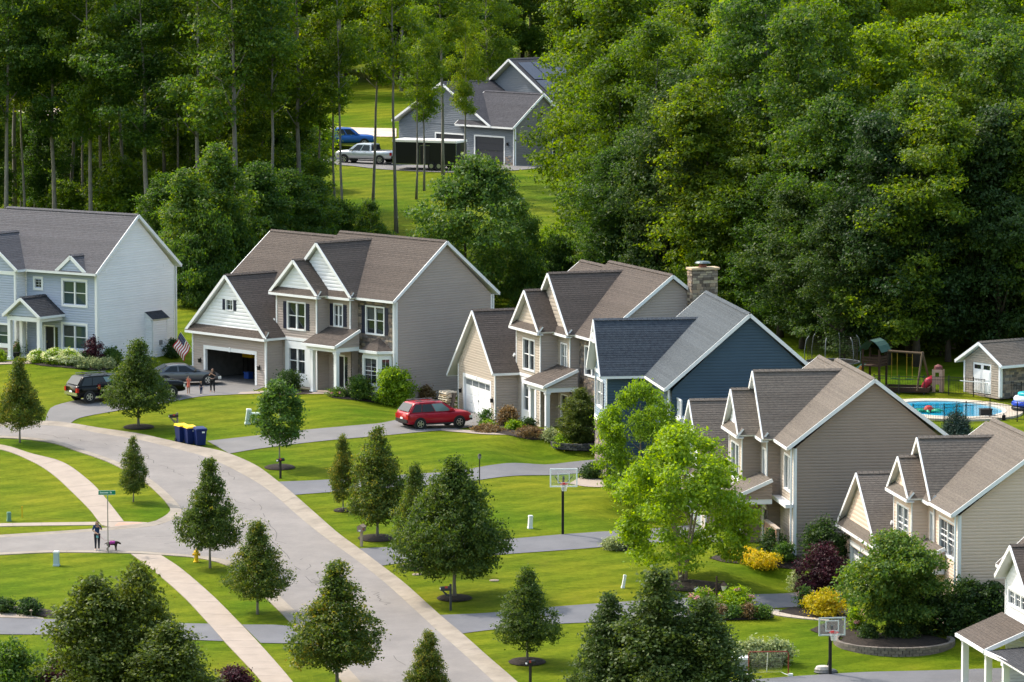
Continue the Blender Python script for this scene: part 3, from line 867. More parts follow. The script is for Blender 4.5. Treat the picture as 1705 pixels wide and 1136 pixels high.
    if p.get('gopen'):
        mb = MB(); m_in = mat('garage_inside', (0.10, 0.10, 0.105), 0.9, var=0.3)
        a, b = gd[0] - .6, gd[1] + .6
        mb.q((a, yg + 6, zgb), (b, yg + 6, zgb), (b, yg + 6, 3), (a, yg + 6, 3)); mb.q((a, yg + .12, zgb), (a, yg + 6, zgb), (a, yg + 6, 3), (a, yg + .12, 3)); mb.q((b, yg + .12, zgb), (b, yg + 6, zgb), (b, yg + 6, 3), (b, yg + .12, 3))
        mb.q((a, yg + .1, 2.6), (b, yg + .1, 2.6), (b, yg + 6, 2.6), (a, yg + 6, 2.6)); mb.q((a, yg - .05, zgb - .01), (b, yg - .05, zgb - .01), (b, yg + 6, zgb - .01), (a, yg + 6, zgb - .01))
        mb.build('garage_room', m_in, h)
    else:
        wdt = u1 - u0; rows = 4; rh = (gd[2] - zgb) / rows
        fl = MB(); wg.box(fl, u0, u1, -.13, -.1, zgb, gd[2])
        dr = fl.build('garage_door', TRIM, h)
        nc = 4
        for i in range(rows):
            for j in range(nc):
                a, b = u0 + wdt * j / nc + .07, u0 + wdt * (j + 1) / nc - .07
                if i == rows - 1: wg.part('pane', mat('garage_glass', (0.16, 0.18, 0.2), 0.15), a, b, -.1, -.085, zgb + i * rh + .1, zgb + (i + 1) * rh - .12, dr)
                else: wg.part('door_panel', TRIM, a, b, -.1, -.08, zgb + i * rh + .06, zgb + (i + 1) * rh - .04, dr)
        wg.part('door_handle', BLACK, (u0 + u1) / 2 - .1, (u0 + u1) / 2 + .1, -.08, -.04, zgb + .85, zgb + .9, dr)
    # --- roofs
    gable_roof(h, 'x', -L, 0.3, -0.4, W / 2, W + 0.4, HE, Zr, mats, rakes=(0, 1), gutters=(0, 1))
    MB().beam((c0, -0.45, HE + .02), (0.3, -0.45, HE + .02), 0.13, 0.15).build('gutter', TRIM, h)
    gable_roof(h, 'x', xl - .3, -L + .02, -0.38, W / 2, W + 0.38, HE - .36, Zr - .36, mats, rakes=(1, 0), gutters=(0, 1))
    cl = 2 * cc - c0
    gable_roof(h, 'y', cy, yr(cz) + .25, cl, cc, c0, HE, cz, mats, rakes=(1, 0), gutters=(0, 0))
    gable_roof(h, 'y', by, yr(bz) + .25, b0, (b0 + b1) / 2, b1, HE, bz, mats, rakes=(1, 0), gutters=(0, 0))
    gx = p.get('gext', 0.0); gm = (g0 + g1) / 2; pg = (gz - ge) / (g1 - gm)
    gable_roof(h, 'y', gy, 4.3 if 'xl2' in p else max(1.2, yr(gz) + .25), g0 - gx, gm, g1, ge - gx * pg, gz, mats, rakes=(1, 0), gutters=(1, 1), ze1=ge)
    pe = 0.42
    pent(h, b0, b1 + .1, yb, by - .02, HE - .02, pe, mats); pent(h, b1 - .2, c0, yc, cy - .02, HE - .02, pe, mats)
    if not gfull: pent(h, g0, g1, yg, gy - .02, ge - .02, pe + .1, mats)
    def gable_face(x0, x1, xm, yw, z0, zt, m):
        w = Wall(h, (x0, yw), (x1, yw)); sl = (zt - z0) / ((x1 - x0) / 2)
        w.face([(0, z0), (x1 - x0, z0), (xm - x0, zt)], m, step=0.24, lip=0.045); return w
    gable_face(b0 + .15, b1 - .15, (b0 + b1) / 2, yb, HE - .05, bz - .1, gs)
    gable_face(cl + .15, c0 - .15, cc, yc, HE - .05, cz - .1, gs)
    if not gfull:
        w = Wall(h, (g0 + .15, yg), (g1 - .15, yg))
        if sw: w.window(sw[0] - g0 - .15, sw[1] - g0 - .15, sw[2], sw[3], cols=1, shutter=0.3 if p.get('gshut') else 0, grid=(2, 2), rail=False)
        w.face([(0, ge - .05), (g1 - g0 - .3, ge - .05), ((g1 - g0 - .3) / 2, gz - .1)], gs, step=0.25, lip=0.045)
    # return eave board and brace where the bay overhangs the garage roof
    MB().beam((xb0 - .02, yb + .1, 4.9), (xb0 - .02, yb + .1, 3.4), .1, .1).build('corner_board', TRIM, h)
    MB().beam((xb0 - 1.2, yb - .1, ge + .35), (xb0 - .1, yb - .1, ge + 1.25), .08, .16).build('rake_board', TRIM, h)
    # --- porch
    pf, x0, x1 = p['porch']
    O = Vector((x0, pf, 2.95)); U = Vector((x1 - x0, 0, 0)); V = Vector((0, yc - pf, 0.95))
    pr = slope(h, O, U, V, [(0, 0), (U.length, 0), (U.length, V.length), (0, V.length)], mats, 0.12, name='porch_roof')
    MB().beam((x0, pf - .05, 2.96), (x1, pf - .05, 2.96), .12, .16).build('gutter', TRIM, pr)
    MB().beam((x1 + .03, pf, 3.02), (x1 + .03, yc, 3.97), .06, .2).build('rake_board', TRIM, pr)
    mb = MB(); mb.box(x0 + .15, x1 - .1, pf + .15, pf + .35, 2.62, 2.9); mb.box(x1 - .3, x1 - .1, pf + .35, yc, 2.62, 2.9); mb.build('porch_beam', TRIM, h)
    w = Wall(h, (x1 - .11, pf + .2), (x1 - .11, yc)); w.face([(0, 2.9), (yc - pf - .2, 2.9), (yc - pf - .2, 3.85), (0, 2.98)], sd)
    for px_ in (x0 + .75, x1 - .2):
        mb = MB(); mb.box(px_ - .13, px_ + .13, pf + .12, pf + .38, zb + .3, 2.62); mb.box(px_ - .18, px_ + .18, pf + .07, pf + .43, zb + .3, zb + .55); mb.box(px_ - .17, px_ + .17, pf + .08, pf + .42, 2.5, 2.62); mb.build('post', TRIM, h)
    mb = MB(); mb.box(x0 + .1, x1, pf - .05, yc, zb - .3, zb + .3); mb.box(x0 + .5, x1 - .6, pf - .45, pf - .052, zb - .3, zb + .14); mb.build('porch_floor', CONC, h)
    downspout(h, 0.02, -0.2, zb, HE); downspout(h, xg1 + .06, yg - .06, zb, ge); downspout(h, 0.06, W + .1, zb, HE)
    return h

COMMON = dict(wkw=dict(cols=2))
PB = dict(W=8.55, Zr=9.75, L=10.74, b0=-10.88, b1=-5.89, by=-1.9, bz=8.29, c0=-3.54, cc=-7.1, cy=-.93, cz=9.48, g0=-18.27, g1=-9.6, gy=-3.33, gz=6.99, ge=3.0,
          side=SD_TAUPE, gable=SD_WHITE, roof=SH_BROWN, zb=-.25 + .0, stone=True, win_r=[(-2.96, -1.19, 3.8, 5.55)], win_c=[(-5.55, -4.75, 4.15, 5.55)], win_b=[(-9.3, -7.5, 3.75, 5.5)],
          panel=(-9.6, -6.95, -.1, 2.9, (-9.17, -7.5, .75, 2.4)), gdoor=(-16.5, -11.1, 1.87), gwin=(-14.15, -13.5, 4.75, 5.4), gshut=True, gopen=True, gfl=.33, porch=(-2.75, -6.35, -2.95), door=(-5.55, -4.6), wkw=dict(cols=2, shutter=.36))
hB = builder_house('B', 'taupe two storey house with white gables and an open double garage', PB)
PC = dict(W=9.3, Zr=9.97, L=10.56, b0=-10.95, b1=-5.83, by=-2.12, bz=8.48, c0=-3.62, cc=-7.2, cy=-.95, cz=9.65, g0=-17.79, g1=-10.04, gy=-3.68, gz=6.72, ge=3.02, xl2=-15.4, gext=1.0, gfull=True,
          side=SD_TAUPE, front=SD_TAN_SUN, gable=SD_TAN_SUN, roof=SH_BROWN, stone=True, win_r=[(-2.9, -.8, 3.7, 5.45)], win_c=[(-5.5, -4.5, 3.85, 5.4)], win_b=[(-9.3, -7.3, 3.5, 5.4)],
          panel=(-9.6, -6.9, 0, 2.9, (-9.2, -7.5, .8, 2.5)), gdoor=(-16.3, -11.3, 2.25), porch=(-2.9, -6.35, -2.6), door=(-5.5, -4.5), wkw=dict(cols=2))
hC = builder_house('C', 'taupe house with the tall stone chimney and closed white garage door', PC)
PE = dict(W=8.8, Zr=9.72, L=9.97, b0=-10.33, b1=-5.61, by=-2.13, bz=8.33, c0=-3.69, cc=-6.94, cy=-1.07, cz=9.47, g0=-18.3, g1=-9.5, gy=-3.5, gz=7.05, ge=2.95, xl2=-14.8,
          side=SD_OLIVE, front=SD_TAN_SUN, gable=SD_WHITE, roof=SH_TAN, win_r=[(-2.7, -.75, 3.55, 5.4)], win_c=[(-5.2, -4.35, 3.75, 5.4)], win_b=[(-9.2, -6.9, 3.4, 5.35)],
          gdoor=(-16.3, -11.3, 2.2), porch=(-2.9, -6.2, -2.5), door=(-5.2, -4.3), wkw=dict(cols=2, rail=False))
hE = builder_house('E', 'brown house with tan shingles in front of the swimming pool', PE)
PF = dict(W=8.9, Zr=9.55, L=10.33, b0=-10.54, b1=-5.82, by=-1.25, bz=7.93, c0=-4.41, cc=-7.44, cy=-.4, cz=9.02, g0=-18.32, g1=-9.29, gy=-2.18, gz=6.34, ge=3.05, xl2=-11.5,
          side=SD_BEIGE, gable=SD_BEIGE, roof=SH_TAN, win_r=[(-3.9, -.7, 3.7, 5.45)], win_c=[(-5.5, -4.85, 3.9, 5.4)], win_b=[(-9.4, -6.9, 3.5, 5.4)],
          gdoor=(-16.3, -11.3, 2.2), porch=(-2.2, -6.2, -2.5), door=(-5.6, -4.9), wkw=dict(cols=2, grid=(2, 3)))
hF = builder_house('F', 'beige two storey house behind the small dark leafed tree', PF)

# bay window and lower details of the open garage house
def bay_window(h, x0, x1, yf, z0, z1, mats):
    a = [(x0, 0), (x0 + .5, yf), (x1 - .5, yf), (x1, 0)]
    for p0, p1 in zip(a, a[1:]):
        w = Wall(h, p0, p1); L_ = w.len
        w.window(.2, L_ - .2, .55, 2.2, cols=1, grid=(2, 3), t=.16)
        w.rect(z0, z1, TRIM, lip=.002, name='bay_panel')
    top = Vector(((x0 + x1) / 2, 0, z1 + .85))
    e = [(x0 - .2, 0), (x0 + .4, yf - .22), (x1 - .4, yf - .22), (x1 + .2, 0)]
    mb = MB()
    for p0, p1 in zip(e, e[1:]): mb.q((*p0, z1), (*p1, z1), top)
    mb.build('bay_roof', mats[0], h)
    mb = MB()
    for p0, p1 in zip(e, e[1:]): mb.beam((*p0, z1 - .08), (*p1, z1 - .08), .1, .18)
    mb.q(*[(*p, z1 - .1) for p in e]); mb.build('fascia', TRIM, h)
bay_window(hB, -3.0, -.35, -.75, -.5, 2.75, (SH_BROWN, TRIM))
# brick skirt, overhang trim and lower window of the brown house
w = Wall(hE, (-3.6, -.02), (-.05, -.02))
mb = MB(); mb.box(-3.95, .0, -.5, -.02, 2.75, 2.95); mb.build('band_board', TRIM, hE)
BRICKM = [mat('brick_%d' % i, c, 0.9, var=0.2, scale=8) for i, c in enumerate([(0.38, 0.22, 0.15), (0.44, 0.27, 0.19), (0.33, 0.20, 0.15), (0.46, 0.31, 0.23)])]
skirt = MB(); skirt.box(-3.2, 0.3, -1.02, -.9, -.5, 1.6); skirt.box(-3.3, 0.4, -1.08, -.84, 1.6, 1.68)
sk = skirt.build('brick_screen', mat('mortar', (0.36, 0.3, 0.25), 0.95), hE)
def bricks(parent, x0, x1, y, z0, z1, face=-1, bw=.4, bh=.13):
    r = random.Random(9); base = []
    for i in range(4):
        b = MB().box(-.5, .5, -.5, .5, -.5, .5); base.append(b.mesh('brick', BRICKM[i]))
    z = z0; row = 0
    while z < z1 - .05:
        x = x0 - (bw / 2 if row % 2 else 0)
        while x < x1 - .03:
            a, b = max(x, x0), min(x + bw, x1)
            if b - a > .05:
                o = link('brick', r.choice(base), parent); o.location = ((a + b) / 2, y + face * r.uniform(.012, .022), z + bh / 2); o.scale = (b - a - .015, .05, bh - .015)
            x += bw
        z += bh; row += 1
bricks(sk, -3.2, .3, -1.02, -.2, 1.6)

# chimney of single stones on the chimney house
ch = MB(); cx0, cx1, cy0, cy1 = 0.16, 0.86, 5.75, 7.45
ch.box(cx0, cx1, cy0, cy1, -.4, 10.45)
chim = ch.build('chimney', mat('chimney_mortar', (0.17, 0.145, 0.125), 0.95, var=.3, scale=6), hC)
r = random.Random(21); base = []
for i in range(5):
    b = MB(); b.v = [(x * .5 * (1 - .12 * (abs(z) < 2 and z > 0) * r.random()), y * .5, z * .5 * (1 - .15 * r.random())) for x in (-1, 1) for y in (-1, 1) for z in (-1, 1)]
    b.f = [(0, 1, 3, 2), (4, 6, 7, 5), (0, 4, 5, 1), (2, 3, 7, 6), (0, 2, 6, 4), (1, 5, 7, 3)]; b.m = [0] * 6
    base.append(b.mesh('stone', STONES[i]))
CHST = [mat('chimney_stone_%d' % i, c, .9, var=.3, scale=6, bump=.4, bscale=18) for i, c in enumerate([(.40, .30, .22), (.24, .19, .155), (.50, .41, .31), (.31, .255, .215), (.16, .125, .105)])]
base = []
for i in range(5):
    b = MB().box(-.5, .5, -.5, .5, -.5, .5); base.append(b.mesh('stone', CHST[i]))
def stones(x0, x1, fixed, axis, z0, z1, sgn):
    z = z0
    while z < z1 - .04:
        hh = min(r.choice([.1, .13, .17, .21]), z1 - z); u = x0
        while u < x1 - .02:
            wd = min(r.uniform(.18, .52), x1 - u)
            if x1 - u - wd < .12: wd = x1 - u
            o = link('stone', r.choice(base), chim); dp = r.uniform(.05, .13)
            c_ = (u + wd / 2, fixed + sgn * dp * .3) if axis == 'x' else (fixed + sgn * dp * .3, u + wd / 2)
            o.location = (*c_, z + hh / 2)
            o.scale = (wd - .02, dp, hh - .02) if axis == 'x' else (dp, wd - .02, hh - .02)
            u += wd
        z += hh
stones(cy0, cy1, cx1, 'y', 6.9, 10.45, 1); stones(cx0, cx1, cy0, 'x', 6.6, 10.45, -1); stones(cy0, cy1, cx0, 'y', 8.2, 10.45, -1)
capm = MB().box(cx0 - .12, cx1 + .12, cy0 - .12, cy1 + .12, 10.45, 10.58); cp = capm.build('chimney_cap', mat('cap_stone', (.55, .42, .28), .85, var=.15), hC)
mb = MB(); mb.lathe([(.24, 10.58), (.24, 10.76), (.22, 10.78)], 12, c=((cx0 + cx1) / 2, (cy0 + cy1) / 2, 0)); mb.build('flue', mat('clay_flue', (.22, .09, .07), .8), cp)
mb = MB(); mb.lathe([(.5, 10.82), (.52, 10.86), (.4, 10.95), (.1, 10.98)], 14, c=((cx0 + cx1) / 2, (cy0 + cy1) / 2, 0)); mb.build('flue_hood', mat('flue_metal', (.10, .13, .13), .35, metal=.6), cp)

# ------------------------------------------------------------------ pale blue house on the left edge
hA = house_empty('A', 'pale blue grey house with a small gabled porch on the left edge')
Wd, Zr = 8.31, 9.81; mt = (SH_GREY, TRIM); zb = -.35
wr = Wall(hA, (0, 0), (0, Wd)); wr.face([(0, zb), (Wd, zb), (Wd, HE), (Wd / 2, Zr - .05), (0, HE)], SD_PALE); wr.trim(.08, zb, HE, .16); wr.trim(Wd - .08, zb, HE)
for u in (.95, 7.2): wr.part('vent', SD_PALE, u - .12, u + .12, .02, .06, 6.1, 6.35)
wf = Wall(hA, (-6.45, 0), (0, 0)); XA = lambda x: x + 6.45
wf.window(XA(-3.05), XA(-.98), 3.85, 5.5, glass=GLASS_T, t=.16); wf.window(XA(-3.1), XA(-1.0), .75, 2.45, glass=GLASS_T, t=.16)
wf.window(XA(-5.65), XA(-5.05), 4.85, 5.5, cols=1, grid=(2, 3), rail=False, t=.16)
wf.door(XA(-4.75), XA(-3.95), .1, 2.2); wf.part('sidelight', TRIM, XA(-5.35), XA(-4.9), 0, .066, .1, 2.25); wf.part('sidelight', GLASS, XA(-5.24), XA(-5.02), .067, .074, .4, 2.1)
wf.rect(zb, HE, SD_PALE_SHADE); wf.trim(6.45 - .08, zb, HE, .16)
wl = Wall(hA, (-14, -1.0), (-6.55, -1.0)); XL = lambda x: x + 14
wl.window(XL(-8.2), XL(-7.2), .75, 2.2, cols=1, t=.14, glass=GLASS_T)
wl.window(XL(-11.5), XL(-9.5), 3.8, 5.4, t=.14, glass=GLASS_T)
wl.rect(.9, HE, SD_PALE_SHADE); veneer(wl, 0, 7.4, zb, .6, 3); wl.part('wall', FOUND, 0, 7.45, -.1, -.03, zb, .9); wl.trim(7.38, zb, HE, .16); wl.part('band_board', TRIM, 0, 7.45, .0, .07, HE - .3, HE - .05)
wl.part('band_board', TRIM, 0, 7.45, .0, .07, .6, .9)
Wall(hA, (-6.55, -1.0), (-6.55, 0)).rect(zb, HE, SD_PALE)
Wall(hA, (0, Wd), (-18, Wd)).rect(zb, HE, SD_PALE, step=.4)
gable_roof(hA, 'x', -11.9, .3, -.4, Wd / 2, Wd + .4, HE, Zr, mt, rakes=(0, 1), gutters=(1, 1))
slope(hA, Vector((-19, -.4, HE)), Vector((7.1, 0, 0)), Vector((0, Wd / 2 + .4, Zr - HE)), [(0, 0), (7.1, 0), (7.1, 5.8), (2.5, 5.8)], mt)
gable_roof(hA, 'y', -1.35, 2.4, -12.4, -9.3, -6.2, HE, 8.35, mt, rakes=(1, 0), gutters=(1, 1))
w = Wall(hA, (-12.2, -1.0), (-6.4, -1.0)); w.face([(0, HE), (5.8, HE), (2.9, 8.15)], SD_PALE_SHADE, step=.2)
# small dormer gable above the window
gable_roof(hA, 'y', -.42, 1.2, -3.35, -2.02, -.7, HE + .06, 7.15, mt, rakes=(1, 0), gutters=(0, 0), board=.24)
w = Wall(hA, (-3.2, -.36), (-.85, -.36)); w.face([(0, HE + .1), (2.35, HE + .1), (1.17, 7.05)], SD_PALE_SHADE, step=.2)
# porch
gable_roof(hA, 'y', -2.65, -.02, -6.3, -4.7, -3.0, 3.05, 4.25, (SH_CHAR, TRIM), rakes=(1, 0))
w = Wall(hA, (-6.1, -2.35), (-3.2, -2.35)); w.face([(0, 3.1), (2.9, 3.1), (1.42, 4.12)], SD_PALE_SHADE, step=.2)
mb = MB(); mb.box(-6.15, -3.15, -2.4, -2.2, 2.75, 3.05); mb.box(-6.15, -5.95, -2.2, -1.0, 2.75, 3.05); mb.box(-3.35, -3.15, -2.2, -.02, 2.75, 3.05); mb.build('porch_beam', TRIM, hA)
for x, y in ((-6.0, -2.28), (-3.3, -2.28), (-5.9, -1.15)):
    mb = MB(); mb.box(x - .13, x + .13, y - .13, y + .13, -.05, 2.75); mb.box(x - .17, x + .17, y - .17, y + .17, -.05, .2); mb.build('post', TRIM, hA)
MB().box(-6.3, -2.9, -2.6, -.02, zb - .2, -.05).build('porch_floor', CONC, hA)
# chimney chase on the gable wall
w1 = Wall(hA, (.02, 5.1), (.65, 5.1)); w1.face([(0, -.1), (.63, -.1), (.63, 2.5), (0, 2.95)], SD_PALE); w2 = Wall(hA, (.65, 5.1), (.65, 6.75)); w2.rect(-.1, 2.5, SD_PALE); w2.trim(.06, -.1, 2.5); w2.trim(1.6, -.1, 2.5)
slope(hA, Vector((.75, 5.0, 2.5)), Vector((0, 1.85, 0)), Vector((-.75, 0, .5)), [(0, 0), (1.85, 0), (1.85, .9), (0, .9)], (SH_CHAR, TRIM), .08)
w2.part('wall_vent', mat('vent_grey', (.25, .25, .25), .5), .7, 1.0, .02, .1, .75, 1.05)
downspout(hA, .08, -.12, zb, HE); downspout(hA, .06, Wd + .12, zb, HE)
MB().box(-17.9, -.02, .02, Wd - .02, -1, -.3).build('foundation', FOUND, hA)

# ------------------------------------------------------------------ navy house
hD = house_empty('D', 'navy blue house with slate shingles and a steep shake front gable')
Wd, Zr = 9.24, 10.38; mt = (SH_BLUE, TRIM); mc = (mat('shingle_night_blue', (.055, .068, .085), .95, rgb2=(.03, .038, .052), scale=5, bump=.5, bscale=40, rnd=.1), TRIM)
wr = Wall(hD, (0, 0), (0, Wd)); wr.face([(0, -.5), (Wd, -.5), (Wd, HE), (Wd / 2, Zr - .05), (0, HE)], SD_NAVY, step=.18, lip=.042)
Wall(hD, (-14.2, 0), (0, 0)).rect(-.5, HE, SD_NAVY); Wall(hD, (0, Wd), (-14.2, Wd)).rect(-.5, HE, SD_NAVY, step=.4); Wall(hD, (-14.2, Wd), (-14.2, 0)).rect(-.5, HE, SD_NAVY, step=.4)
gable_roof(hD, 'x', -14.07, .3, -.4, Wd / 2, Wd + .4, HE, Zr, mt)
gable_roof(hD, 'y', -3.2, 3.4, -12.0, -9.4, -6.8, HE, 9.2, mc, rakes=(1, 0))
w = Wall(hD, (-11.7, -2.7), (-7.1, -2.7)); w.window(1.0, 2.9, 4.0, 5.55, shutter=.4, t=.13); w.rect(3.3, HE, SD_SHAKE_SUN); w.trim(.07, 2.9, HE); w.trim(4.53, 2.9, HE); w.part('band_board', TRIM, 0, 4.6, 0, .075, 3.0, 3.3); w.part('band_board', TRIM, 0, 4.6, 0, .075, HE - .1, HE + .12)
veneer(w, 0, 4.6, -.5, 3.0, 12)
w = Wall(hD, (-11.6, -2.7), (-7.2, -2.7)); w.face([(0, HE), (4.4, HE), (2.2, 8.95)], SD_SHAKE_SUN, step=.2)
Wall(hD, (-7.1, -2.7), (-7.1, 0)).rect(-.5, HE, SD_NAVY); Wall(hD, (-11.7, 0), (-11.7, -2.7)).rect(-.5, HE, SD_NAVY)
mb = MB(); mb.beam((-9.4, -3.23, 9.0), (-9.4, -3.23, 7.9), .14, .1); mb.beam((-10.3, -3.23, 8.05), (-8.5, -3.23, 8.05), .1, .16); mb.beam((-10.0, -3.23, 8.1), (-9.4, -3.23, 8.6), .1, .1); mb.beam((-8.8, -3.23, 8.1), (-9.4, -3.23, 8.6), .1, .1); mb.build('gable_truss', TRIM, hD)
mb = MB(); 
for k in range(7): mb.box(.05 + k * .2, .09 + k * .2, .3, .34, 4.6, 5.5)
mb.box(0, 1.5, .28, .36, 5.5, 5.6); mb.box(0, 1.5, .28, .36, 4.5, 4.6); mb.box(1.44, 1.52, .28, .36, 4.2, 5.62); mb.build('balcony_rail', TRIM, hD)
MB().box(0, 1.5, .2, 1.7, 4.3, 4.5).build('balcony_floor', TRIM, hD)
downspout(hD, .05, -.2, -.5, HE)

# ------------------------------------------------------------------ white house in the bottom right corner
gpt = survey(1716, 1174)
HOUSES['G'] = (gpt.x, gpt.y, -80.0)
hG = house_empty('G', 'white sided house with a porch cut by the bottom right corner')
mt = (SH_BROWN, TRIM)
w = Wall(hG, (-4.4, 0), (0, 0)); w.window(.6, 3.6, 4.35, 5.05, cols=3, rail=False, grid=(2, 2), t=.1); w.face([(0, 2.8), (4.4, 2.8), (4.4, 5.45), (2.2, 7.0), (0, 5.45)], SD_WHITE, step=.24, lip=.02); w.trim(4.33, 2.8, 5.4, .16); w.trim(.06, 2.8, 5.4)
Wall(hG, (0, 0), (0, 1.0)).rect(-.5, 5.5, SD_PALE)
w = Wall(hG, (0, 1.0), (6.5, 1.0)); w.rect(-.5, 5.6, SD_PALE)
Wall(hG, (-4.4, 6), (-4.4, 0)).rect(-.5, 5.5, SD_WHITE)
gable_roof(hG, 'y', -.45, 3.0, -4.75, -2.2, .35, 5.45, 7.25, mt, rakes=(1, 0), gutters=(1, 1))
gable_roof(hG, 'y', .5, 5.5, -2.5, 1.5, 5.5, 5.5, 9.4, mt, rakes=(1, 0))
w = Wall(hG, (-2.3, .95), (5.3, .95)); w.face([(0, 5.5), (7.6, 5.5), (3.8, 9.2)], SD_WHITE, step=.24)
gable_roof(hG, 'x', -8, 9, .6, 5.2, 9.8, 5.5, 9.6, mt)
slope(hG, Vector((-4.9, -2.3, 2.65)), Vector((6.0, 0, 0)), Vector((0, 2.3, .95)), [(0, 0), (5.0, 0), (5.0, 2.49), (0, 2.49)], mt, .12, name='porch_roof')
mb = MB(); mb.beam((-4.9, -2.35, 2.66), (.1, -2.35, 2.66), .12, .16); mb.beam((.12, -2.3, 2.7), (.12, 0, 3.65), .06, .2); mb.beam((.1, -2.3, 2.62), (6.5, -1.6, 2.62), .12, .2); mb.build('fascia', TRIM, hG)
slope(hG, Vector((.1, -2.2, 2.6)), Vector((6.4, 0, 0)), Vector((0, 3.2, .25)), [(0, 0), (6.4, 0), (6.4, 3.2), (0, 3.2)], (SH_CHAR, TRIM), .1, name='porch_roof')
for x in (-4.5, -.4, 2.6): mb = MB(); mb.box(x - .15, x + .15, -2.15, -1.85, -.4, 2.55); mb.box(x - .2, x + .2, -2.2, -1.8, 2.4, 2.55); mb.build('post', TRIM, hG)
MB().box(-4.9, 6, -2.4, 1, -.9, -.4).build('porch_floor', CONC, hG)

# ------------------------------------------------------------------ far grey house behind the wood
HOUSES['K'] = KPOS
hK = house_empty('K', 'far grey house with dark roof panels glimpsed between the trees'); hK['group'] = 'houses behind the wood'; 
mt = (mat('shingle_dark_grey', (.062, .062, .072), .95, rgb2=(.035, .035, .043), scale=5, bump=.5, bscale=40, rnd=.1), TRIM)
w = Wall(hK, (-16.8, 0), (0, 0)); 
for a, b in ((11.2, 15.3), (5.5, 9.6)):
    w.holes.append((a, b, -.5, 2.55)); fr = MB(); w.box(fr, a - .15, a, -.1, .05, 0, 2.7); w.box(fr, b, b + .15, -.1, .05, 0, 2.7); w.box(fr, a, b, -.1, .05, 2.55, 2.7); fr.build('garage_door_frame', TRIM, hK)
    d = w.part('garage_door', mat('charcoal_door', (.03, .033, .045), .5), a, b, -.09, -.05, 0, 2.55)
    for k in range(4): w.part('door_panel', MATS['charcoal_door'], a + .1, b - .1, -.05, -.03, .06 + k * .63, .6 + k * .63, d)
w.rect(-.5, 3.5, SD_BGREY); w.trim(16.7, 0, 3.5); w.lantern(15.9, 2.0); veneer(w, 15.5, 16.7, -.3, .9, 4)
wr = Wall(hK, (0, 0), (0, 6.6)); wr.door(4.7, 5.5, .1, 2.3, m=GLASS, lights=False); wr.face([(0, -.5), (6.6, -.5), (6.6, 3.5), (3.3, 6.4), (0, 3.5)], SD_GREY); wr.trim(.06, -.3, 3.5)
wr.lantern(3.2, 4.7); wr.lantern(3.2, 3.4)
w = Wall(hK, (0, 6.6), (2.2, 6.6)); w.trim(.1, 0, 3.5); Wall(hK, (2.2, 6.6), (2.2, 14)).rect(-.5, 3.6, SD_GREY)
w = Wall(hK, (.6, 6.6), (6, 6.6)); w.window(.6, 1.6, 1.2, 2.6, cols=1); w.rect(-.5, 3.6, SD_GREY)
Wall(hK, (-16.8, 12), (-16.8, 0)).rect(-.5, 3.5, SD_BGREY)
gable_roof(hK, 'x', -8.0, .3, -.4, 3.3, 7.0, 3.5, 6.45, mt)
gable_roof(hK, 'y', -.5, 9, -17.2, -10.0, -2.9, 3.5, 7.3, mt, rakes=(1, 0))
w = Wall(hK, (-16.8, -.02), (-3.2, -.02)); w.face([(0, 3.5), (13.6, 3.5), (6.8, 7.1)], SD_BGREY)
gable_roof(hK, 'y', 5.5, 17, -15.5, -7.2, 2.4, 3.6, 9.4, mt)
Wall(hK, (-15.2, 6.0), (2.1, 6.0)).face([(0, 3.6), (17.3, 3.6), (8.0, 9.2)], SD_BGREY)
SOL = mat('solar_panel', (.03, .028, .04), .25, var=.3, scale=2, spec=.6)
nn = Vector((5.8, 0, 9.6)).normalized()
for i in range(5):
    for j in range(3):
        mb = MB(); o0 = Vector((-6.5 + j * 2.6, 6.0 + i * 1.75, 9.4 + .2 - (.7 + j * 2.6) * .604))
        u = Vector((2.45, 0, -2.45 * .604)); v = Vector((0, 1.65, 0)); q = nn * .06
        mb.q(o0 + q, o0 + u + q, o0 + u + v + q, o0 + v + q); mb.q(o0, o0 + u, o0 + u + q, o0 + q); mb.q(o0 + u, o0 + u + v, o0 + u + v + q, o0 + u + q); mb.q(o0 + v, o0, o0 + q, o0 + v + q)
        mb.build('solar_panel', SOL, hK)

# ------------------------------------------------------------------ garden shed by the pool
HOUSES['S'] = SPOS
hS = thing('shed', 'garden shed with white double doors and stone side by the pool', 'shed', (SPOS[0], SPOS[1], plane_z(SPOS[1])), R(SPOS[2]))
SHK = mat('shed_shingle_wall', (.42, .35, .28), .9, rgb2=(.30, .26, .22), scale=5, rnd=.1)
w = Wall(hS, (-3.66, 0), (0, 0)); w.holes.append((.9, 2.75, -.1, 2.05)); w.face([(0, -.2), (3.66, -.2), (3.66, 2.1), (1.83, 3.25), (0, 2.1)], SHK, step=.16); w.trim(.06, -.1, 2.1, .14); w.trim(3.6, -.1, 2.1, .14)
for k in range(2):
    a = .92 + k * .92; d = w.part('door', TRIM, a, a + .9, -.05, 0.01, .02, 2.03)
    w.part('pane', GLASS, a + .13, a + .77, .012, .02, 1.62, 1.9, d); w.part('door_panel', TRIM, a + .12, a + .78, .01, .035, .15, .75, d); w.part('door_panel', TRIM, a + .12, a + .78, .01, .035, .9, 1.5, d)
ws = Wall(hS, (0, 0), (0, 6)); ws.window(3.6, 4.5, 1.0, 1.8, cols=1); veneer(ws, .1, 5.9, -.2, 2.1, 31, (.14, .25), (.2, .6)); ws.rect(-.2, 2.1, FOUND, lip=.001); ws.trim(.06, -.1, 2.1, .14)
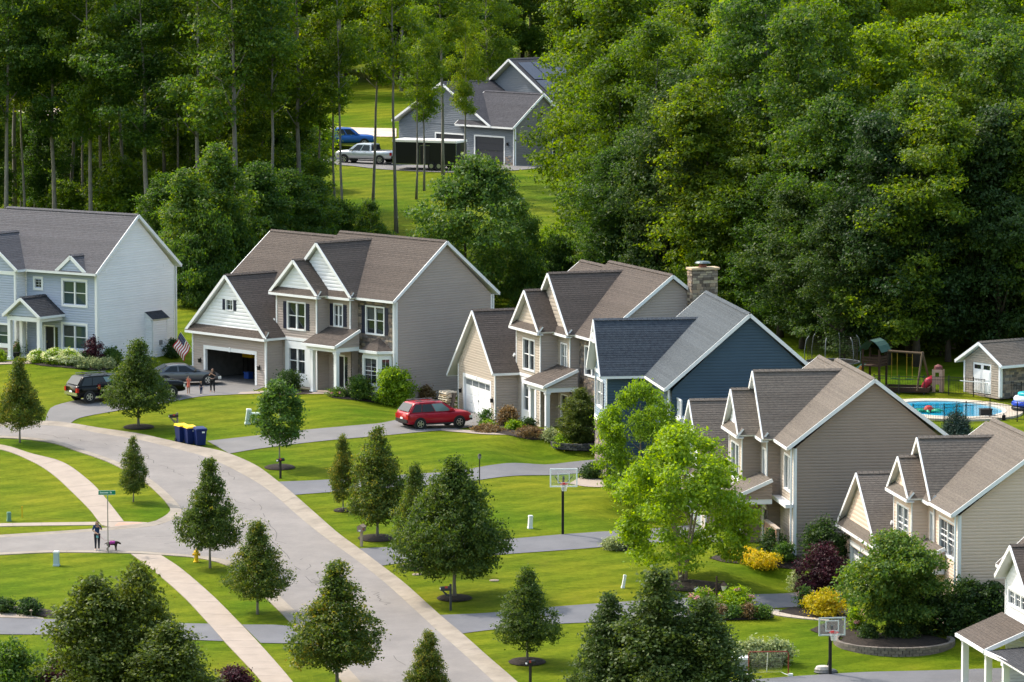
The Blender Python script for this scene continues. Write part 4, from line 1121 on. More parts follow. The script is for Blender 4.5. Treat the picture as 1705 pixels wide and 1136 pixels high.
Wall(hS, (-3.66, 6), (-3.66, 0)).rect(-.2, 2.1, SHK); Wall(hS, (0, 6), (-3.66, 6)).face([(0, -.2), (3.66, -.2), (3.66, 2.1), (1.83, 3.25), (0, 2.1)], SHK, step=.16)
gable_roof(hS, 'y', -.35, 6.3, -4.15, -1.83, .5, 1.95, 3.3, (SH_TAN, TRIM), board=.18)
# ------------------------------------------------------------------ vegetation
BARK = mat('bark_grey', (0.25, 0.225, 0.20), 0.95, rgb2=(0.13, 0.115, 0.10), scale=6, stretch=(1, 1, .25), bump=.6, bscale=14)
BARK_D = mat('bark_dark', (0.085, 0.068, 0.055), 0.95, rgb2=(0.04, 0.032, 0.027), scale=6, stretch=(1, 1, .25), bump=.6, bscale=14)
BARK_B = mat('bark_birch', (0.36, 0.29, 0.23), 0.9, rgb2=(0.14, 0.10, 0.08), scale=5, stretch=(1, 1, 2), bump=.4, bscale=14)
LF_LINDEN = leafmat('leaf_linden', (0.028, 0.064, 0.013), (0.092, 0.132, 0.022), (0.36, 0.28, 0.045), .40)
LF_GREEN = leafmat('leaf_green', (0.030, 0.080, 0.018), (0.085, 0.155, 0.026), (0.18, 0.215, 0.03), .36)
LF_BRIGHT = leafmat('leaf_bright', (0.078, 0.152, 0.012), (0.17, 0.275, 0.022), (0.28, 0.37, 0.032), .44)
LF_SUN = leafmat('leaf_wood_sunlit', (0.070, 0.140, 0.012), (0.175, 0.255, 0.020), (0.28, 0.32, 0.026), .5)  # brighter leaves for back trees, sunlight on their crowns put into the colour
LF_OLIVE2 = leafmat('leaf_olive_dark', (0.028, 0.058, 0.017), (0.074, 0.112, 0.024), (0.16, 0.18, 0.035), .34)
LF_OLIVE = leafmat('leaf_olive', (0.038, 0.066, 0.014), (0.095, 0.128, 0.022), (0.17, 0.18, 0.03), .36)
LF_WOOD = leafmat('leaf_wood', (0.022, 0.062, 0.013), (0.070, 0.132, 0.021), (0.17, 0.215, 0.024), .48)
LF_WOOD2 = leafmat('leaf_wood_yellow', (0.038, 0.088, 0.011), (0.110, 0.172, 0.019), (0.23, 0.26, 0.022), .5)
LF_DARK = leafmat('leaf_dark', (0.015, 0.040, 0.012), (0.044, 0.086, 0.019), (0.10, 0.14, 0.02), .36)
LF_BLUE = leafmat('leaf_spruce', (0.022, 0.045, 0.035), (0.055, 0.09, 0.07), (0.09, 0.13, 0.10), .12)
LF_MAROON = leafmat('leaf_maroon', (0.020, 0.008, 0.012), (0.065, 0.018, 0.025), (0.12, 0.035, 0.04), .25)
LF_GOLD = leafmat('leaf_gold', (0.24, 0.25, 0.010), (0.58, 0.46, 0.018), (0.72, 0.45, 0.03), .35)
LF_LIME = leafmat('leaf_lime', (0.07, 0.15, 0.012), (0.20, 0.31, 0.022), (0.32, 0.41, 0.04), .45)
LF_PALE = leafmat('leaf_variegated', (0.12, 0.17, 0.06), (0.32, 0.36, 0.17), (0.5, 0.5, 0.28), .3)
LF_DRY = leafmat('leaf_dry', (0.10, 0.065, 0.03), (0.20, 0.14, 0.06), (0.26, 0.2, 0.1), .25)
FL_CREAM = leafmat('flower_cream', (0.55, 0.58, 0.30), (0.78, 0.78, 0.50), None, .2)
FL_PINK = leafmat('flower_pink', (0.55, 0.20, 0.28), (0.72, 0.42, 0.45), None, .2)

def leaf_cloud(name, lobes, n, leaf, seed, material, flat=0.35, asp=0.62, droop=0.0, inner=0.55, clump=16, cspread=1.05):
    """n separate leaf faces spread through a set of lobes (centre, radii), thickest near their surfaces"""
    rg = np.random.default_rng(seed)
    C_ = np.array([l[0] for l in lobes], float); RR = np.array([l[1] for l in lobes], float)
    wgt = (RR[:, 0] * RR[:, 1] + RR[:, 1] * RR[:, 2]); wgt = wgt / wgt.sum()
    k = rg.choice(len(lobes), n, p=wgt)
    d = rg.normal(size=(n, 3)); d /= np.linalg.norm(d, axis=1)[:, None]
    rr = inner + (1 - inner) * rg.random(n) ** 0.6
    rr *= 1 + np.clip(0.09 * rg.normal(size=n), -.2, .16)
    P_ = C_[k] + d * RR[k] * rr[:, None]
    if clump > 1:                                   # leaves gather on twigs
        m_ = max(1, n // clump); idx = rg.integers(0, m_, n)
        sc_ = rg.uniform(.6, 1.5, m_)[idx][:, None]
        P_ = P_[:m_][idx] + rg.normal(size=(n, 3)) * np.array([1, 1, .55]) * leaf * cspread * sc_
        d = d[:m_][idx]
    nr = d * 0.7 + rg.normal(size=(n, 3)) * 0.75 + np.array([0, 0, flat])
    nr /= np.linalg.norm(nr, axis=1)[:, None]
    t = rg.normal(size=(n, 3)); t[:, 2] -= droop
    t -= nr * (t * nr).sum(1)[:, None]; t /= np.linalg.norm(t, axis=1)[:, None]
    b = np.cross(nr, t)
    L_ = leaf * rg.uniform(.65, 1.35, n)[:, None]
    V_ = np.empty((n, 4, 3))
    V_[:, 0] = P_ - t * L_ * .5; V_[:, 1] = P_ + b * L_ * asp * .5 + nr * L_ * .08; V_[:, 2] = P_ + t * L_ * .5; V_[:, 3] = P_ - b * L_ * asp * .5 + nr * L_ * .08
    me = bpy.data.meshes.new(name)
    me.vertices.add(4 * n); me.vertices.foreach_set('co', V_.reshape(-1))
    me.loops.add(4 * n); me.loops.foreach_set('vertex_index', np.arange(4 * n, dtype=np.int32))
    me.polygons.add(n); me.polygons.foreach_set('loop_start', np.arange(0, 4 * n, 4, dtype=np.int32))
    me.update(calc_edges=True)
    me.materials.append(material)
    return me

ENV = dict(pyramid=[(0, .62), (.08, .92), (.2, 1), (.45, .72), (.7, .42), (.88, .2), (1, .04)],
           oval=[(0, .45), (.15, .85), (.35, 1), (.6, .85), (.85, .5), (1, .08)],
           spire=[(0, .5), (.12, .95), (.35, 1), (.6, .72), (.8, .42), (1, .06)],
           broad=[(0, .6), (.1, .95), (.24, 1), (.5, .76), (.75, .44), (.92, .2), (1, .04)],
           round=[(0, .55), (.2, .9), (.45, 1), (.7, .85), (.9, .5), (1, .15)],
           tall=[(0, .35), (.15, .7), (.4, 1), (.65, .95), (.85, .65), (1, .2)],
           skirt=[(0, .75), (.1, .95), (.35, 1), (.65, .85), (.85, .55), (1, .18)])
def env(kind, h):
    e = ENV[kind]
    for (a, ra), (b, rb) in zip(e, e[1:]):
        if a <= h <= b: return ra + (rb - ra) * (h - a) / (b - a)
    return e[-1][1]
def lobes_for(kind, Rm, H, n, size, seed, gap=0.0, core=True, z0=0.0, flatten=.8):
    r = random.Random(seed); out = []
    for i in range(n):
        h = (i + r.random()) / n
        rad = env(kind, h) * Rm
        s_ = size * (0.38 + 0.62 * env(kind, h)) * r.uniform(.65, 1.35)
        t = i * 2.399 + r.uniform(-.5, .5)
        q = max(rad - s_ * .7, 0) * r.uniform(.7, 1.12)
        out.append(((math.cos(t) * q, math.sin(t) * q, z0 + h * H), (s_, s_, s_ * flatten)))
        if r.random() < gap: out.pop()
    if core:
        for i in range(6):
            h = .1 + .8 * i / 5
            rad = env(kind, h) * Rm * .55
            out.append(((0, 0, z0 + h * H), (rad, rad, H / 9)))
    return out
def lobes_pads(kind, Rm, H, n, size, seed, z0=0.0, flat=.42):
    """broad-leaved crown: spreading boughs carrying flattish pads of foliage at uneven heights"""
    r = random.Random(seed); out = []
    off = [(r.uniform(-.18, .18) * Rm, r.uniform(-.18, .18) * Rm) for _ in range(5)]
    for i in range(n):
        h = ((i + r.random()) / n) ** .92
        rad = env(kind, h) * Rm * r.uniform(.55, 1.35)
        s_ = size * r.uniform(.6, 1.35) * (.7 + .3 * env(kind, h))
        t = r.uniform(0, 6.283)
        q = max(rad - s_ * .6, 0) * math.sqrt(r.uniform(.12, 1.0))
        o = off[int(h * 4.99)]
        out.append(((math.cos(t) * q + o[0], math.sin(t) * q + o[1], z0 + h * H - .12 * q), (s_, s_, s_ * flat * r.uniform(.8, 1.5))))
    return out
def trunk_mesh(name, H, r0, top_r, m, limbs, spread, start, seed, lean=0.0, n=9, limb_h=.9):
    r = random.Random(seed); mb = MB()
    path = [(0, 0, -.25)]
    for k in range(1, 8):
        z = H * k / 7; path.append((lean * z + r.uniform(-.03, .03) * H * .15, r.uniform(-.03, .03) * H * .15, z))
    rad = [r0 * 1.35] + [r0 + (top_r - r0) * (k / 7) for k in range(1, 8)]
    mb.tube(path, rad, n)
    for i in range(limbs):
        f = start + (1 - start) * (i + r.random() * .6) / limbs * .9
        z = H * f; base = Vector((lean * z, 0, z)); t = i * 2.4 + r.uniform(-.4, .4)
        ln = spread * (1.1 - f * .6) * r.uniform(.7, 1.1)
        d = Vector((math.cos(t), math.sin(t), r.uniform(.5, 1.0) * limb_h)).normalized()
        br = r0 * (.5 - .3 * f)
        mb.tube([base, base + d * ln * .5 + Vector((0, 0, .04 * ln)), base + d * ln + Vector((0, 0, .15 * ln))], [br, br * .6, br * .15], 5)
    return mb.mesh(name, m, smooth=True)

TREE_KIT = {}
def tree_kind(key, kind, Rm, H, trunk_h, n_lobes, size, leaves, leaf, material, bark, r0=.07, seeds=(1,), limbs=7, gap=0.0, flat=.35, asp=.62, droop=0.0, lflat=.8, inner=.55, core=True, pads=False):
    """crown radius, crown height and clear trunk height in metres"""
    TREE_KIT[key] = dict(Rm=Rm, H=H, th=trunk_h, v=[])
    for s_ in seeds:
        lb = lobes_pads(kind, Rm, H, n_lobes, size, s_, trunk_h, lflat) if pads else lobes_for(kind, Rm, H, n_lobes, size, s_, gap, core, trunk_h, lflat)
        cm = leaf_cloud('crown', lb, leaves, leaf, s_ * 7 + 1, material, flat, asp, droop, inner)
        tm = trunk_mesh('trunk', trunk_h + H * .8, r0, r0 * .2, bark, limbs, Rm * .7, trunk_h / (trunk_h + H * .8) * .95, s_ + 50)
        TREE_KIT[key]['v'].append((cm, tm))
def plant_tree(key, p, label, width=None, crown=None, clear=None, name='tree', group=None, var=0, rz=None, cat='tree'):
    k = TREE_KIT[key]; cm, tm = k['v'][var % len(k['v'])]
    sx = (width / 2) / k['Rm'] if width else 1.0
    tot = k['th'] + k['H']
    sz = ((crown or k['H']) + (clear if clear is not None else k['th'])) / tot
    t = thing(name, label, cat, p, rz if rz is not None else random.uniform(0, 6.28), group)
    t.scale = (sx, sx, sz)
    link('crown', cm, t); link('trunk', tm, t)
    return t

tree_kind('linden', 'pyramid', 1.9, 4.4, 1.25, 44, .7, 26000, .12, LF_LINDEN, BARK, .075, (1, 2, 3, 17, 18))
tree_kind('oval', 'spire', 1.5, 4.6, .9, 42, .55, 22000, .12, LF_LINDEN, BARK, .075, (4, 5))
tree_kind('broad', 'broad', 3.0, 5.0, 1.5, 70, .85, 44000, .14, LF_LINDEN, BARK, .10, (6,))
tree_kind('maple', 'oval', 1.6, 4.2, 1.6, 26, .55, 7500, .19, LF_GREEN, BARK, .05, (7,), gap=.12, core=False)
tree_kind('birch', 'skirt', 3.8, 7.4, 1.2, 80, .85, 27000, .20, LF_BRIGHT, BARK_B, .11, (8, 9), gap=.15, droop=.9, core=False, inner=.25)
tree_kind('dark_small', 'round', 2.8, 4.0, 1.2, 46, 1.05, 32000, .16, LF_GREEN, BARK_D, .12, (10,), lflat=.36, pads=True, inner=.35)
tree_kind('olive', 'oval', 1.7, 5.8, .4, 50, .66, 26000, .14, LF_OLIVE, BARK_D, .09, (14, 15, 16))
tree_kind('mid', 'round', 2.8, 9.0, 2.2, 44, 1.2, 17000, .24, LF_WOOD, BARK, .12, (91,), flat=.55, lflat=.42, pads=True, inner=.35)
tree_kind('mid_y', 'round', 2.6, 8.5, 2.2, 40, 1.15, 15000, .24, LF_WOOD2, BARK, .12, (92,), flat=.55, lflat=.42, pads=True, inner=.35)
tree_kind('arbor', 'spire', 1.6, 5.6, .4, 60, .52, 32000, .12, LF_OLIVE2, BARK_D, .09, (11, 12, 13))
# woodland trees
WL = dict(flat=.6, lflat=.42, pads=True, inner=.35)
tree_kind('wood', 'tall', 4.6, 15, 9.0, 46, 1.75, 24000, .25, LF_WOOD, BARK, .22, (21, 22, 23), limbs=12, **WL)
tree_kind('wood_y', 'tall', 4.4, 15, 8.5, 42, 1.7, 21000, .25, LF_WOOD2, BARK, .20, (31, 32), limbs=12, **WL)
tree_kind('edge', 'round', 5.8, 18, 2.2, 84, 1.95, 46000, .25, LF_WOOD, BARK_D, .28, (41, 42, 43), limbs=12, **WL)
tree_kind('edge_y', 'round', 5.4, 17, 2.4, 78, 1.9, 42000, .25, LF_WOOD2, BARK_D, .26, (51, 52), limbs=12, **WL)
tree_kind('back', 'round', 5.2, 16, 3.5, 70, 1.9, 34000, .26, LF_SUN, BARK, .26, (55, 56), limbs=12, **WL)
tree_kind('edge_d', 'round', 5.6, 16, 2.0, 80, 1.9, 40000, .25, LF_DARK, BARK_D, .28, (61, 62), limbs=12, **WL)
tree_kind('thin', 'tall', 2.9, 12, 11, 24, 1.25, 7500, .24, LF_WOOD2, BARK, .14, (71, 72, 73), limbs=12, **WL)
tree_kind('bush', 'round', 3.0, 4.6, .3, 40, 1.1, 18000, .21, LF_WOOD, BARK_D, .10, (81, 82), flat=.5, lflat=.45, pads=True, inner=.3)
tree_kind('bigbush', 'skirt', 5.6, 9.6, .5, 62, 1.7, 38000, .24, LF_GREEN, BARK_D, .16, (83,), flat=.6, lflat=.36, pads=True, inner=.35)
tree_kind('under', 'round', 2.0, 3.0, .3, 22, .8, 6500, .22, LF_LIME, BARK_D, .06, (84, 85), flat=.5, lflat=.5)
tree_kind('under_g', 'round', 2.4, 4.6, .6, 26, .9, 7500, .24, LF_WOOD2, BARK_D, .07, (86, 87), flat=.5, lflat=.5)

# street trees: base pixel, crown width / crown height / clear stem in metres, label
RINGS = []
def street(key, px, py, w, ch_, cl, label, ring=None, var=0, name='street_tree', rz=None):
    p = survey(px, py)
    t = plant_tree(key, p, label, w, ch_, cl, name, 'trees planted along the street', var, rz)
    if ring: RINGS.append((px, py, ring, label))
    return t
street('linden', 33, 737, 3.05, 4.4, .85, 'pyramidal street tree nearest the left edge above the pavement', .0, 0)
street('linden', 231, 712, 4.3, 4.7, 1.0, 'golden tinged street tree in front of the parked cars', 1.0, 1)
street('oval', 222, 836, 1.65, 3.0, .75, 'slim young street tree inside the bend', 0, 0)
street('linden', 350, 946, 3.4, 4.95, .95, 'dark pyramidal street tree beside the yellow fire hydrant', 0, 2)
street('linden', 429, 1023, 3.5, 3.5, 1.3, 'compact street tree by the short driveway apron', 0, 0, rz=1.0)
street('maple', 466, 779, 3.1, 4.2, 1.25, 'loose light green young maple behind the black mailbox', .95)
street('oval', 571, 851, 1.65, 3.6, .85, 'slimmest dark columnar tree on the strip left of the tall hoop', .55, 1)
street('oval', 628, 897, 3.2, 5.6, .55, 'tall dense oval tree behind the wooden mailbox', 1.1, 0)
street('oval', 692, 946, 2.4, 4.95, .8, 'columnar tree half hidden behind the broad golden tree', .95, 1)
street('broad', 757, 997, 6.3, 5.9, 1.35, 'broadest golden green street tree behind the grey mailbox', .95)
street('linden', 878, 1103, 3.3, 3.95, .85, 'round headed street tree with a mulch ring above the lowest mailbox', .95, 1)
street('linden', 562, 1150, 4.75, 5.5, .7, 'large bushy pyramidal tree at the bottom beside the street', 0, 2, rz=2.0)
street('oval', 713, 1185, 2.0, 3.3, .6, 'small tree top rising from the bottom edge over the street', 0, 1)
for px, py, rr, lb in RINGS:
    ring_bed('dark mulch ring around the ' + lb.split(' street')[0].split(' tree')[0].split(' on the')[0].split(' young')[0] + ' tree', px, py, rr)

# garden trees
def garden(key, px, py, w, ch_, cl, label, var=0, name='garden_tree', rz=None):
    return plant_tree(key, survey(px, py), label, w, ch_, cl, name, None, var, rz)
def multi_stem(t, n, m, H, seed, r0=.09, spread=.9):
    r = random.Random(seed)
    for o in [c for c in t.children if c.name.startswith('trunk')]: bpy.data.objects.remove(o)
    for i in range(n):
        a = i * 2 * math.pi / n + .4; mb = MB(); d = Vector((math.cos(a), math.sin(a), 0)) * spread
        mb.tube([d * .12 + Vector((0, 0, -.2)), d * .25 + Vector((0, 0, .8)), d * .6 + Vector((0, 0, 2.4)), d * 1.1 + Vector((0, 0, 4.4)), d * 1.5 + Vector((0, 0, H))], [r0 * 1.5, r0 * 1.1, r0 * .85, r0 * .5, r0 * .12], 7)
        for k in range(5):
            z = 2 + k * .8; b = d * (.5 + .16 * k) + Vector((0, 0, z)); e = Vector((r.uniform(-1, 1), r.uniform(-1, 1), .7)).normalized() * r.uniform(1.0, 1.9)
            mb.tube([b, b + e], [r0 * .35, r0 * .08], 5)
        mb.build('trunk', m, t, smooth=True)
birch = garden('birch', 1137, 972, 7.6, 7.6, .9, 'airy bright green birch clump on the lawn in front of the brown house', 0, 'birch_tree', 0.5)
multi_stem(birch, 4, BARK_B, 6.5, 3)
garden('birch', 1066, 842, 5.3, 6.3, .9, 'bright yellow green tree in front of the navy house', 1, 'garden_tree', 2.2)
garden('dark_small', 1482, 1064, 5.7, 4.2, 1.2, 'layered dark green tree inside the low stone ring', 0, 'garden_tree', .3)
garden('olive', 966, 742, 2.6, 3.5, .1, 'dense dark rounded shrub tree by the stone house front', 0, 'garden_tree')
# tree group at the bottom centre and bottom left
for i, (px, py, w, c_, lb) in enumerate([(1096, 1225, 5.4, 7.4, 'tallest dark bushy evergreen tree at the bottom beside the flower island'), (1014, 1212, 3.6, 6.0, 'left dark evergreen tree of the bottom pair beside the flower island'), (1172, 1230, 4.9, 6.2, 'wide evergreen tree standing nearest the hockey goal')]):
    garden('arbor', px, py, w, c_, .3, lb, i, 'evergreen_tree', i * 1.3)
for i, (px, py, w, c_, lb) in enumerate([(158, 1215, 5.0, 6.9, 'left stem of the big olive green tree at the bottom left'), (232, 1212, 3.9, 7.4, 'taller right stem of the olive green trees at the bottom left'), (285, 1235, 4.6, 5.2, 'lower rounded green tree beside the white utility boxes')]):
    garden('olive', px, py, w, c_, .3, lb, i, 'garden_tree', i * 1.7 + .3)

# blue spruce by the pool: tiers of needle sprays
def spruce(p, H, Rm, label):
    t = thing('spruce_tree', label, 'tree', p)
    lb = []
    r = random.Random(5)
    for k in range(11):
        h = k / 11; rad = Rm * (1 - h) ** .9 + .05
        n = max(3, int(9 * (1 - h)) + 2)
        for j in range(n):
            a = j * 2 * math.pi / n + k * .7 + r.uniform(-.2, .2)
            lb.append(((math.cos(a) * rad * .6, math.sin(a) * rad * .6, .25 + h * (H - .3) - rad * .08), (rad * .42, rad * .42, .1 + .05 * (1 - h))))
    link('crown', leaf_cloud('crown', lb, 9000, .14, 3, LF_BLUE, flat=.2, asp=.3, inner=.1), t)
    MB().tube([(0, 0, -.1), (0, 0, H)], [.09, .01], 7).build('trunk', BARK_D, t, smooth=True)
spruce(survey(1592, 727), 2.25, 1.05, 'small blue spruce beside the swimming pool fence')

# shrubs
def shrub(name, label, p, w, h, material, seed=1, n=3500, leaf=.12, flowers=None, nf=0, fsize=.13, kind='round', cat='shrub', group=None, rough=.33, stems=True):
    t = thing(name, label, cat, p, 0, group)
    lb = lobes_for(kind, w / 2, h, 20, w * rough * .6, seed, 0, True, 0.02, .8)
    lb = [(c, (a, b, min(d, h * .4))) for c, (a, b, d) in lb]
    link('foliage', leaf_cloud('foliage', lb, n, leaf, seed, material, flat=.4), t)
    if stems:
        r = random.Random(seed); mb = MB()
        for i in range(5):
            a = i * 1.26; e = Vector((math.cos(a) * w * .25, math.sin(a) * w * .25, h * .6)); mb.tube([(0, 0, -.05), e * .5, e], [.02, .014, .006], 5)
        mb.build('stem', BARK_D, t)
    if flowers:
        r = random.Random(seed + 5); fl = []
        for i in range(nf):
            a = r.uniform(0, 6.28); hh = r.uniform(.35, .98); q = env(kind, hh) * w / 2 * .98
            fl.append(((math.cos(a) * q, math.sin(a) * q, hh * h), (fsize, fsize, fsize * .8)))
        link('blossom', leaf_cloud('blossom', fl, nf * 55, fsize * .6, seed + 9, flowers, flat=.5, asp=.9, inner=.75), t)
    return t
def sh(name, label, px, py, w, h, m, **k): return shrub(name, label, survey(px, py), w, h, m, **k)
sh('hydrangea_shrub', 'cream hydrangea nearest the porch steps of the blue grey house', 63, 605, 1.2, .85, LF_LIME, seed=2, flowers=FL_CREAM, nf=30, fsize=.13)
sh('hydrangea_shrub', 'cream hydrangea in the middle of the bed at the blue grey house', 90, 608, 1.5, 1.0, LF_LIME, seed=3, flowers=FL_CREAM, nf=60, fsize=.14)
sh('hydrangea_shrub', 'largest cream hydrangea under the lower window', 114, 609, 1.6, 1.05, LF_LIME, seed=4, flowers=FL_CREAM, nf=70, fsize=.14)
sh('shrub', 'low yellowish shrub at the tip of the hydrangea bed', 134, 614, 1.1, .65, LF_PALE, seed=5, n=2000)
sh('shrub', 'second low pale shrub between hydrangeas and the parked black SUV', 157, 614, 1.0, .65, LF_PALE, seed=6, n=2000)
sh('shrub', 'rightmost low pale shrub of the hydrangea bed', 178, 613, 1.0, .65, LF_PALE, seed=7, n=2000)
sh('shrub', 'small dark green shrub behind the largest hydrangea', 137, 605, .9, .7, LF_DARK, seed=8, n=1800)
sh('purple_shrub', 'dark purple leaved shrub tree at the house corner', 158, 606, 1.35, 1.9, LF_MAROON, seed=9, n=3200, leaf=.14, kind='oval')
sh('ornamental_grass', 'tuft of fine green grass beside the purple shrub', 186, 606, 1.25, 1.0, LF_GREEN, seed=10, n=3500, leaf=.16)
sh('ornamental_grass', 'dark green bush behind the chimney chase near the flag', 288, 596, 1.2, 1.3, LF_DARK, seed=11, n=2800)
sh('shrub', 'green shrub cut by the left edge at the porch', 0, 603, .9, .75, LF_LIME, seed=12, n=1500)
sh('shrub', 'dark green round bush by the white bay panel', 481, 652, 1.6, 1.35, LF_DARK, seed=13, n=4500, leaf=.13)
sh('shrub', 'clipped bright green bush below the bay window', 598, 665, 1.9, 1.5, LF_GREEN, seed=14, n=6500, leaf=.12)
sh('shrub', 'largest yellow topped bush at the house corner by the bay window', 656, 676, 2.9, 2.5, LF_LIME, seed=15, n=10000, leaf=.15)
sh('shrub', 'low flowering plants at the foot of the clipped bush', 561, 661, 1.2, .5, LF_GREEN, seed=16, n=1500, flowers=FL_PINK, nf=5, fsize=.06)
sh('dry_shrub', 'tan dry ornamental grass near the stacked pallets', 708, 668, 1.0, .95, LF_DRY, seed=17, n=2500, leaf=.15)
sh('shrub', 'thin grey green rose bush by the white garage door', 810, 708, 1.0, .95, LF_GREEN, seed=18, n=1300)
sh('shrub', 'tiny lime shrub at the garage corner', 812, 713, .8, .4, LF_LIME, seed=19, n=1200)
sh('dry_shrub', 'brown twiggy shrub against the dark garage side wall', 846, 709, 1.2, 1.2, LF_DRY, seed=20, n=2600, leaf=.15)
sh('shrub', 'lime shrub beside the brown twiggy shrub', 855, 717, 1.1, .55, LF_LIME, seed=21, n=1700)
sh('dry_shrub', 'long low dry ground cover beside the beige path', 812, 719, 2.0, .35, LF_DRY, seed=22, n=2200)
sh('dry_shrub', 'dry flower clump near the porch post of the chimney house', 884, 727, 2.0, .5, LF_DRY, seed=23, n=2400)
sh('shrub', 'silvery shrub at the foot of the porch post', 915, 733, 1.1, .65, LF_PALE, seed=24, n=1700)
sh('shrub', 'dark mounded shrub left of the porch of the chimney house', 880, 715, .9, .7, LF_DARK, seed=25, n=1700)
sh('shrub', 'round bright green shrub on the stone edged bed', 939, 745, 1.25, .75, LF_LIME, seed=26, n=3200)
sh('shrub', 'small yellow shrub in front on the stone edging', 951, 748, .7, .35, LF_GOLD, seed=27, n=900)
sh('shrub', 'dark spreading juniper by the sand coloured path', 985, 797, 1.6, .8, LF_DARK, seed=28, n=3000)
sh('shrub', 'low silvery green plants beside the hoop driveway', 1022, 915, 1.5, .6, LF_PALE, seed=29, n=2000)
sh('shrub', 'dark low plants under the left side of the birch', 1052, 914, 1.4, .55, LF_DARK, seed=30, n=2000)
sh('gold_shrub', 'leftmost golden shrub in front of the brown porch', 1238, 934, 1.9, .62, LF_GOLD, seed=31, n=2600)
sh('gold_shrub', 'lime and gold shrub nearest the brick screen', 1270, 944, 2.3, .68, LF_GOLD, seed=32, n=3400)
sh('shrub', 'dark spiky shrub at the brown porch', 1286, 928, 1.7, 1.5, LF_DARK, seed=33, n=3600)
sh('shrub', 'grey green shrub between gold shrub and brick screen', 1306, 936, 1.3, 1.0, LF_GREEN, seed=34, n=2400)
sh('shrub', 'big rounded dark yew at the corner of the brown house', 1372, 946, 2.6, 2.6, LF_DARK, seed=35, n=8000, leaf=.15)
sh('variegated_shrub', 'small white edged shrub beside the maroon bush', 1330, 986, 1.0, 1.05, LF_PALE, seed=36, n=2200)
sh('maroon_shrub', 'dark maroon barberry bush beside the blue grey driveway', 1372, 992, 2.9, 2.6, LF_MAROON, seed=37, n=8500, leaf=.14)
sh('gold_shrub', 'brilliant golden yellow bush below the maroon bush', 1374, 1027, 2.4, 1.3, LF_GOLD, seed=38, n=5500)
sh('hydrangea_shrub', 'pink flowered bush beside the golden bush', 1342, 1016, .9, 1.2, LF_GREEN, seed=39, n=1600, flowers=FL_PINK, nf=9, fsize=.11)
sh('hydrangea_shrub', 'pink flowered bush below the hoop in the stone ring', 1425, 1050, 1.1, 1.1, LF_LIME, seed=40, n=2000, flowers=FL_PINK, nf=9, fsize=.09)
sh('shrub', 'dark clipped shrub in front inside the stone ring', 1447, 1066, 1.0, .75, LF_DARK, seed=41, n=2400)
sh('shrub', 'second clipped shrub behind the trunk in the stone ring', 1487, 1064, 1.0, .75, LF_DARK, seed=42, n=2400)
sh('shrub', 'third clipped shrub at the right end of the stone ring', 1512, 1066, 1.1, .75, LF_DARK, seed=43, n=2400)
for i, (px, py, w, h_, lb) in enumerate([(1545, 1056, 3.2, 2.6, 'left dark hedge shrub against the beige house wall'), (1600, 1058, 3.0, 2.8, 'middle dark hedge shrub against the beige house wall'), (1650, 1058, 3.0, 2.5, 'dark hedge shrub nearest the white corner house')]):
    sh('shrub', lb, px, py, w, h_, LF_DARK, seed=44 + i, n=7500, leaf=.16)
sh('hydrangea_shrub', 'lime hydrangea left of the lamp post on the flower island', 1170, 1019, 1.4, 1.15, LF_LIME, seed=50, n=4000, flowers=FL_PINK, nf=9, fsize=.12)
sh('hydrangea_shrub', 'lime hydrangea right of the lamp post on the flower island', 1226, 1018, 1.9, 1.2, LF_LIME, seed=51, n=5500, flowers=FL_PINK, nf=5, fsize=.1)
for i, (px, lb) in enumerate([(1198, 'first low russet shrub from the left in front of the island planter'), (1222, 'second low russet shrub in front of the island planter'), (1246, 'third low russet shrub in front of the island planter'), (1268, 'russet shrub at the right tip of the flower island')]):
    sh('shrub', lb, px, 1030, 1.0, .62, LF_DRY if i % 2 == 0 else LF_GREEN, seed=53 + i, n=2200)
for i, (px, w, lb) in enumerate([(1216, 1.6, 'pale cream grass clump left of the hockey goal'), (1255, 1.8, 'pale cream grass clump behind the hockey goal'), (1292, 1.5, 'pale cream grass clump at the right of the goal net')]):
    sh('variegated_shrub', lb, px, 1108 - i, w, 1.15, LF_PALE, seed=58 + i, n=3600, leaf=.16)
sh('shrub', 'round dark clipped shrub at the left edge by the lower driveway', 8, 1020, 1.1, .75, LF_DARK, seed=62, n=2400)
sh('shrub', 'round dark clipped shrub with a garden light before it', 49, 1022, 1.4, .75, LF_DARK, seed=63, n=3000)
sh('shrub', 'small green plant near the yellow garden ornament', 97, 1027, .4, .4, LF_GREEN, seed=64, n=500)
sh('shrub', 'feathery green shrub in the bottom left corner', 22, 1168, 2.6, 2.9, LF_GREEN, seed=65, n=8000, leaf=.16)
sh('maroon_shrub', 'maroon shrub below the big olive tree', 98, 1170, 1.9, 2.0, LF_MAROON, seed=66, n=4500, leaf=.15)
sh('maroon_shrub', 'small maroon shrub at the bottom beside the pavement', 392, 1152, 1.7, 1.1, LF_MAROON, seed=67, n=3600, leaf=.14)
shrub('fern', 'dark planter with purple flowers at the left porch post', survey(30, 596), .8, 1.1, LF_DARK, seed=70, n=1300, flowers=FL_PINK, nf=6, fsize=.07, cat='plant')

